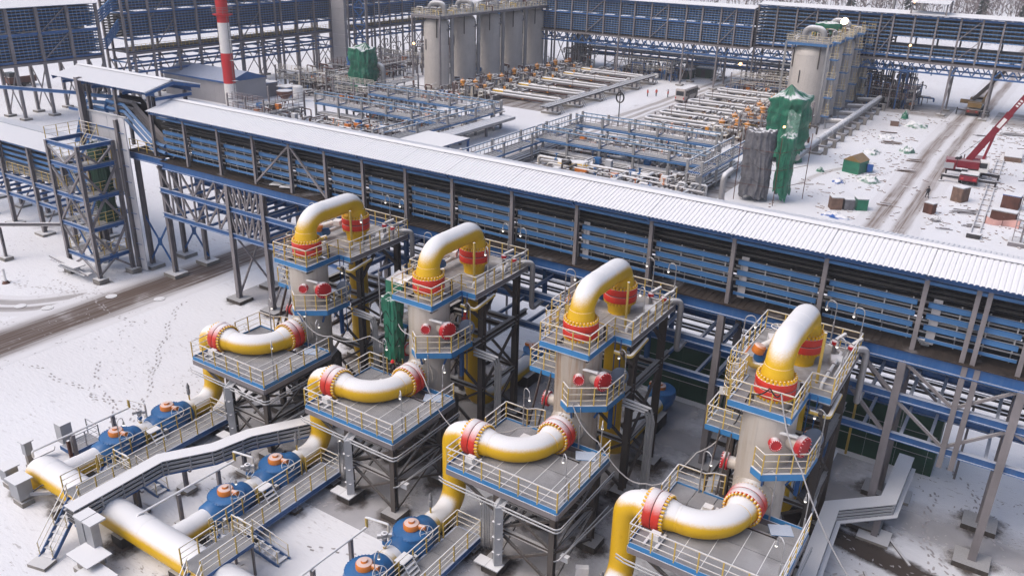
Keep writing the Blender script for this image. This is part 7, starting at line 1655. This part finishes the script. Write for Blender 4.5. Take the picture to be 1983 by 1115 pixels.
# ================================================================ people
def person(x, y, z, rz, jacket, helmet, label, pose='stand', h=1.78, group=None):
    me = bpy.data.meshes.new('skeleton'); k = h/1.78
    st = 0.16 if pose == 'walk' else 0.0; lean = 0.10 if pose == 'lean' else 0.02
    V = {'pel':(0,0,0.95),'spi':(0,lean*0.5,1.15),'che':(0,lean,1.38),'nec':(0,lean*1.2,1.52),'hed':(0,lean*1.4+0.02,1.62),'top':(0,lean*1.4+0.02,1.74),
        'hl':(-0.1,0,0.9),'kl':(-0.11,0.06+st,0.5),'al':(-0.11,st*1.5,0.09),'tl':(-0.12,st*1.5+0.16,0.04),'hr':(0.1,0,0.9),'kr':(0.11,0.05-st*0.4,0.5),'ar':(0.11,-st*1.9,0.09),'tr':(0.12,-st*1.9+0.16,0.04),
        'sl':(-0.19,lean,1.43),'el':(-0.27,lean+(0.02 if pose != 'lean' else 0.2),1.15),'wl':(-0.25,lean+(0.12 if pose != 'lean' else 0.42),0.92),'fl':(-0.24,lean+(0.16 if pose != 'lean' else 0.5),0.84),
        'sr':(0.19,lean,1.43),'er':(0.27,lean+0.02,1.15),'wr':(0.25,lean+0.14,0.93),'fr':(0.24,lean+0.19,0.85)}
    rad = dict(pel=.155,spi=.15,che=.165,nec=.065,hed=.098,top=.07,hl=.11,kl=.075,al=.05,tl=.045,hr=.11,kr=.075,ar=.05,tr=.045,sl=.08,el=.055,wl=.042,fl=.035,sr=.08,er=.055,wr=.042,fr=.035)
    E = [('pel','spi'),('spi','che'),('che','nec'),('nec','hed'),('hed','top'),('pel','hl'),('hl','kl'),('kl','al'),('al','tl'),('pel','hr'),('hr','kr'),('kr','ar'),('ar','tr'),('che','sl'),('sl','el'),('el','wl'),('wl','fl'),('che','sr'),('sr','er'),('er','wr'),('wr','fr')]
    ks = list(V); me.from_pydata([tuple(c*k for c in V[n]) for n in ks], [(ks.index(a),ks.index(b)) for a,b in E], [])
    o = bpy.data.objects.new('skeleton', me); COL.objects.link(o)
    md = o.modifiers.new('skin','SKIN'); o.modifiers.new('sub','SUBSURF').levels = 1; o.modifiers['sub'].render_levels = 1
    for i, n in enumerate(ks): me.skin_vertices[0].data[i].radius = (rad[n]*k,rad[n]*k)
    me.skin_vertices[0].data[0].use_root = True
    bpy.context.view_layer.update(); ev = o.evaluated_get(bpy.context.evaluated_depsgraph_get()); bm = bpy.data.meshes.new_from_object(ev)
    bpy.data.objects.remove(o)
    for m in ('skin',jacket,'black','tyre'): bm.materials.append(M[m])
    for p in bm.polygons:
        c = p.center/k; p.use_smooth = True
        p.material_index = 0 if c.z > 1.53 or (c.z < 0.89 and abs(c.x) > 0.19) else (1 if c.z > 0.86 else (2 if c.z > 0.12 else 3))
    t = T('person', label, 'person', (x,y,z), group)
    b = bpy.data.objects.new('body', bm); COL.objects.link(b); b.parent = t; b.rotation_euler.z = rz
    hl = bpy.data.objects.new('helmet', G(True).lathe([(0.15,1.64),(0.135,1.67),(0.128,1.74),(0.09,1.81),(0.02,1.835)], (0,lean*1.4+0.02,0), (0,0,1), 16).mesh('helmet',helmet)); COL.objects.link(hl); hl.parent = t; hl.rotation_euler.z = rz; hl.scale = (k,k,k)
    return t
person(-13.0,132.4,0,0.5,'black','black','person in dark clothes walking alone beside the yard road','walk',1.8)
person(-80.1,180.6,0,-0.6,'vest','helw','person in red jacket standing left in the group of three',group='people standing near the bus'); person(-78.6,182.2,0,0.9,'vest','helw','person in red jacket standing in the middle of the three',group='people standing near the bus'); person(-75.9,182.7,0,1.6,'vest','black','person in red jacket standing right, nearest the bus',group='people standing near the bus')
person(-74.6,130.2,0,0.3,'black','black','person in dark clothes walking left behind the low blue rack','walk'); person(-71.4,131.0,0,0.2,'steel','black','person in grey clothes standing right behind the low blue rack')
person(UX[1]-4.75,38.25,5.95,2.6,'black','hel','worker in black with red helmet crouching over the flange','lean',1.7); person(UX[1]-1.55,42.0,8.9,0.4,'vest','hel','worker in orange beside the second column below the top deck','lean',1.7)

# ================================================================ small things near the camera and lights
def lit(x, y, z, label, m='amber', r=0.28):
    t = T('floodlight', label, 'lamp', (x,y,z), 'lit lamps on the far plant'); P(t, 'housing', G(True).lathe([(r*0.7,-r),(r*1.05,-0.1),(r*1.05,0.0)], (x,y,z), (0.5,-0.8,-0.3), 12), 'cranes'); P(t, 'lens', G(True).lathe([(r,0.01),(r*0.8,0.08),(0.05,0.12)], (x,y,z), (0.5,-0.8,-0.3), 12), m)
lit(-40.5,186,19.2,'large white floodlight glaring on top of the right tanks','flood',0.75); lit(-30.6,203,22.8,'amber lamp above the far right rack roof','amber',0.4); lit(-29.5,201.2,14.0,'amber lamp inside the far right rack'); lit(-66,201.5,6.5,'amber lamp under the far rack left of the right tanks','amber',0.4); lit(-36.6,138.0,6.3,'amber lamp on the front of the green tarp tower','amber',0.22)
lit(-127.5,154,10.2,'small lamp left of the nearest left tank','amber',0.3)
def cable(label, pts, r=0.035, m='wcable'):
    t = T('power_cable', label, 'cable', pts[0], 'power cables strung between the units')
    Q = []
    P_ = [Vector(p) for p in pts]
    for i in range(len(P_)-1):
        for k in range(8):
            f = k/8; p0 = P_[max(i-1,0)]; p1 = P_[i]; p2 = P_[i+1]; p3 = P_[min(i+2,len(P_)-1)]
            q = 0.5*((2*p1)+(p2-p0)*f+(2*p0-5*p1+4*p2-p3)*f*f+(3*p1-p0-3*p2+p3)*f**3); q.z -= 0.35*sin(pi*f); Q.append(q)
    Q.append(P_[-1]); P(t, 'strand', G(True).tube(Q, r, 6), m)
cable('white power cable from the leftmost column across to the green tarp',[(UX[0]-5.4,39.0,13.0),(UX[0]-3.9,38.7,10.8),(UX[0]-2.3,38.2,8.6),(UX[0]+0.6,38.4,7.6),(UX[0]+3.6,39.2,8.2),(UX[1]-4.9,39.0,8.4)])
cable('white power cable from the second column down to the third platform',[(UX[1]-4.6,38.6,10.3),(UX[1]-3.0,38.0,10.1),(UX[1]-1.2,37.0,8.0),(UX[1]+2.0,36.3,5.6),(UX[2]-7.2,35.8,7.0),(UX[2]-5.2,36.8,7.2),(UX[2]-3.3,38.6,8.0)])
cable('white power cable from the third column to the landing of the rightmost unit',[(UX[2]-2.5,38.3,9.0),(UX[2]-0.7,38.4,7.0),(UX[2]+2.5,38.6,5.2),(UX[3]-7.0,40.2,7.4),(UX[3]-5.5,40.5,9.6)])
cable('black power cable over the front rail of the rightmost top platform',[(UX[3]-5.2,40.4,9.9),(UX[3]-4.2,38.9,12.9),(UX[3]-3.2,38.8,13.6),(UX[3]-2.6,38.8,13.5)],0.04,'cable')
cable('white power cable running from the rightmost column down to the ground at right',[(UX[3]-2.6,38.8,13.5),(UX[3]-0.9,38.6,9.6),(UX[3]+2.9,38.4,3.9),(UX[3]+6.4,38.6,0.1)],0.04)
def cabinet(x, y, sx, sy, z0, z1, label, m='galv', plate=True):
    t = T('junction_cabinet', label, 'cabinet', (x,y,0), 'grey cabinets at the left front corner'); P(t, 'box', G().box(x-sx/2,x+sx/2,y-sy/2,y+sy/2,z0,z1), m)
    if plate: P(t, 'lid', G().box(x-sx/2-0.12,x+sx/2+0.12,y-sy/2-0.12,y+sy/2+0.12,z1,z1+0.07), 'galvsnow')
    P(t, 'stand', G().box(x-sx*0.35,x+sx*0.35,y-sy*0.35,y+sy*0.35,-0.02,z0), 'concrete'); P(t, 'base', G().box(x-sx*0.5,x+sx*0.5,y-sy*0.45,y+sy*0.45,-0.05,0.35), 'concrete')
cabinet(-52.6,20.6,0.9,0.8,0.6,1.6,'grey cabinet at the left end of the header pipe'); cabinet(-50.2,20.1,1.1,0.9,0.6,1.9,'larger grey cabinet in front of the header pipe end'); cabinet(-53.5,22.4,0.5,0.5,1.2,2.2,'narrow grey post box left of the header pipe end'); cabinet(-40.7,18.9,1.9,1.3,1.2,1.3,'flat snowy cabinet top at the bottom of the cable drop'); cabinet(-39.3,18.3,1.9,1.3,0.8,0.9,'lower snowy cabinet top right of the cable drop')
dc = T('drain_cover', 'striped metal drain grate beside the stairs at the lower left', 'grate', (-42.0,19.4,0))
P(dc, 'pit_frame', G().box(-43.1,-41.3,19.0,20.1,0.01,0.05), 'darkcon')
for k in range(7): P(dc, 'bar', G().cbox((-42.9+0.24*k,19.55,0.07),0.1,1.0,0.05,0.0), 'galvsnow')
ls = T('low_pipe_stand', 'low grey pipe rail in front of the header pipe', 'pipe', (-47,20.4,0)); P(ls, 'rail', G().bar((-49.8,20.3,0.75),(-46.8,22.9,0.75),0.2,0.24), 'galv'); P(ls, 'support', G().box(-47.2,-46.8,20.2,20.9,0,0.7), 'darkcon'); P(ls, 'wheel_guard', G(True).tube([(-49.6,20.5,0.9),(-49.2,21.0,1.3),(-47.9,21.4,0.9)],0.05,6), 'darkpipe')
ip = T('inspection_stand', 'small railed stand with grey cabinet left of the first valve', 'platform', (-53,25.4,0))
P(ip, 'grating_panel', G().box(-53.4,-51.9,24.6,26.6,0.62,0.7), 'grate'); P(ip, 'edge_beam', G().box(-53.45,-51.85,24.5,24.6,0.4,0.72), 'blue'); P(ip, 'edge_beam', G().box(-51.9,-51.8,24.6,26.6,0.4,0.72), 'blue')
railing(ip, [(-51.9,24.6,0.7),(-51.9,26.6,0.7),(-53.4,26.6,0.7)], 1.2, 'galv', 'lampgrey'); P(ip, 'cabinet', G().box(-54.3,-53.5,24.8,25.6,0.6,2.1), 'galvsnow'); P(ip, 'leg', G().box(-52.3,-51.9,24.6,24.9,0,0.6).box(-53.9,-53.6,25,25.3,0,0.6), 'steel')
P(ip, 'stair', G().bar((-53.6,24.2,0.6),(-54.6,22.8,0.0),0.5,0.08), 'galv'); P(ip, 'rusty_post', G().box(-51.8,-51.6,24.2,24.4,0,1.9), 'rust')
dbx = T('power_box', 'white electrical box standing under the third lower platform', 'cabinet', (UX[2]+1.0,33.9,0)); P(dbx, 'box', G().cbox((UX[2]+1.0,34.0,0.95),0.75,0.35,1.3,0.5), 'panel'); P(dbx, 'base', G().cbox((UX[2]+1.0,34.0,0.15),1.2,0.7,0.3,0.5), 'darkcon')
wb = T('covered_cart', 'small red cart under a green cover beside the white electrical box', 'cart', (UX[2]+2.6,34.3,0)); P(wb, 'tray', G().cbox((UX[2]+2.6,34.2,0.4),1.0,0.7,0.35,0.5), 'redm'); P(wb, 'cover', G(True).lathe([(0.62,0.5),(0.6,0.75),(0.4,1.0),(0.1,1.1)], (UX[2]+2.7,34.4,0), (0,0,1), 9), 'tarp'); P(wb, 'wheel', G(True).lathe([(0.2,-0.05),(0.2,0.05)], (UX[2]+2.3,33.7,0.2), (1,0,0), 12), 'tyre')
for i, (x, y) in enumerate(((-80.3,36.1),(-77.8,37.4),(-75.4,42.6),(-71.0,45.0))):
    mh = T('manhole_cover', ['ring of bare ground round a white manhole at the far left','large dark manhole cover left of the road','small dark manhole cover at the edge of the road','dark lid lying right of the road near the gallery'][i], 'manhole', (x,y,0), 'manholes in the snow')
    P(mh, 'frame', G(True).lathe([(0.55,0.0),(0.55,0.05),(0.4,0.06)], (x,y,0.005), (0,0,1), 20), 'cranes'); P(mh, 'lid', G(True).lathe([(0.38,0.0),(0.38,0.07)], (x,y,0.005), (0,0,1), 18), 'cranes' if i else 'galvsnow')
mk = T('marker_post', 'white marker post with rusty foot at the left edge', 'post', (-87.1,38.3,0)); P(mk, 'post', G(True).tube([(-87.1,38.3,0),(-87.1,38.3,1.6)],0.14,8), 'white'); P(mk, 'foot', G(True).lathe([(0.4,0),(0.2,0.3)], (-87.1,38.3,0), (0,0,1), 10), 'rust')
pr_ = T('pipe_rail', 'grey overhead rail on a single post at the left edge', 'rail', (-93.6,41.8,0)); P(pr_, 'post', G().ibeam((-93.6,41.8,0.2),(-93.6,41.8,3.8),0.26,0.26), 'steel'); P(pr_, 'footing', G().box(-94.2,-93.0,41.3,42.3,-0.05,0.4), 'concrete'); P(pr_, 'rail', G().ibeam((-97,39.9,3.95),(-86,47.6,4.1),0.3,0.36), 'steel')
for i, (a, b_) in enumerate((((-2.6,49.0),(-1.0,47.0)),((-3.2,44.9),(-1.6,42.0)))):
    lp_ = T('loose_bar', ['loose steel bar on the snow at the right, farther one','long loose steel bar on the snow at the bottom right'][i], 'bar', (a[0],a[1],0)); P(lp_, 'bar', G().bar((a[0],a[1],0.06),(b_[0],b_[1],0.06),0.16,0.1), 'steel')
pl = T('ring_pole', 'thin pole carrying a black ring beside the plant road', 'pole', (-67.1,139.3,0)); P(pl, 'pole', G(True).tube([(-67.1,139.3,0),(-67.1,139.3,8.6)],0.1,7), 'darkpipe'); P(pl, 'ring', G(True).tube([(-67.1+0.75*cos(2*pi*k/18),139.3,7.2+0.9*sin(2*pi*k/18)) for k in range(19)],0.14,6,False), 'cable')
st_ = T('outlet_pipe', 'grey U shaped pipe above the far right rack roof', 'pipe', (-33,214,22)); P(st_, 'pipe', G(True).tube([(-36.5,214,17),(-36.5,214,23.2),(-30.5,214,23.2),(-30.5,214,20.4)],0.35,10,True,0.8), 'pipeg'); P(st_, 'railing', G().box(-29.5,-26.5,214,214.1,22.5,24).box(-29.5,-26.5,214,216,22.4,22.5), 'post')

gn = hung('green_net','dark green netting hung inside the stair tower',(-80.7,46.9),0.95,0.7,5.4,14.0,'greenwall',4.4,0.1,amp=0.2,rag=0.4)
def debris():
    g = G(); r = random.Random(21)
    for k in range(1500):
        x, y = r.uniform(-31,3), r.uniform(112,205)
        if abs(x+15.3) < 3.5 and r.random() < 0.7: continue
        if noise.noise(Vector((x*0.12,y*0.12,3))) < -0.05: continue
        l = r.choice((0.15,0.25,0.3,0.5,0.7,1.3)); g.cbox((x,y,0.04),l,r.uniform(0.06,0.3),r.uniform(0.05,0.18),r.uniform(0,pi))
    o = ST('yard_debris', g, 'wood', 'stuff'); o['label'] = 'small scraps and offcuts scattered in the snowy yard'
debris()
# thin winter haze over the whole plant
hm = bpy.data.materials.new('winter_haze'); hm.use_nodes = True; hn = hm.node_tree.nodes; hn.clear()
ho = hn.new('ShaderNodeOutputMaterial'); hv = hn.new('ShaderNodeVolumePrincipled'); hv.inputs['Color'].default_value = (0.86,0.87,0.95,1); hv.inputs['Density'].default_value = 0.00045
hm.node_tree.links.new(hv.outputs[0], ho.inputs['Volume']); M['haze'] = hm
ST('haze', G().box(-1510,1510,-210,2610,-1.0,37.0), 'haze', 'stuff')
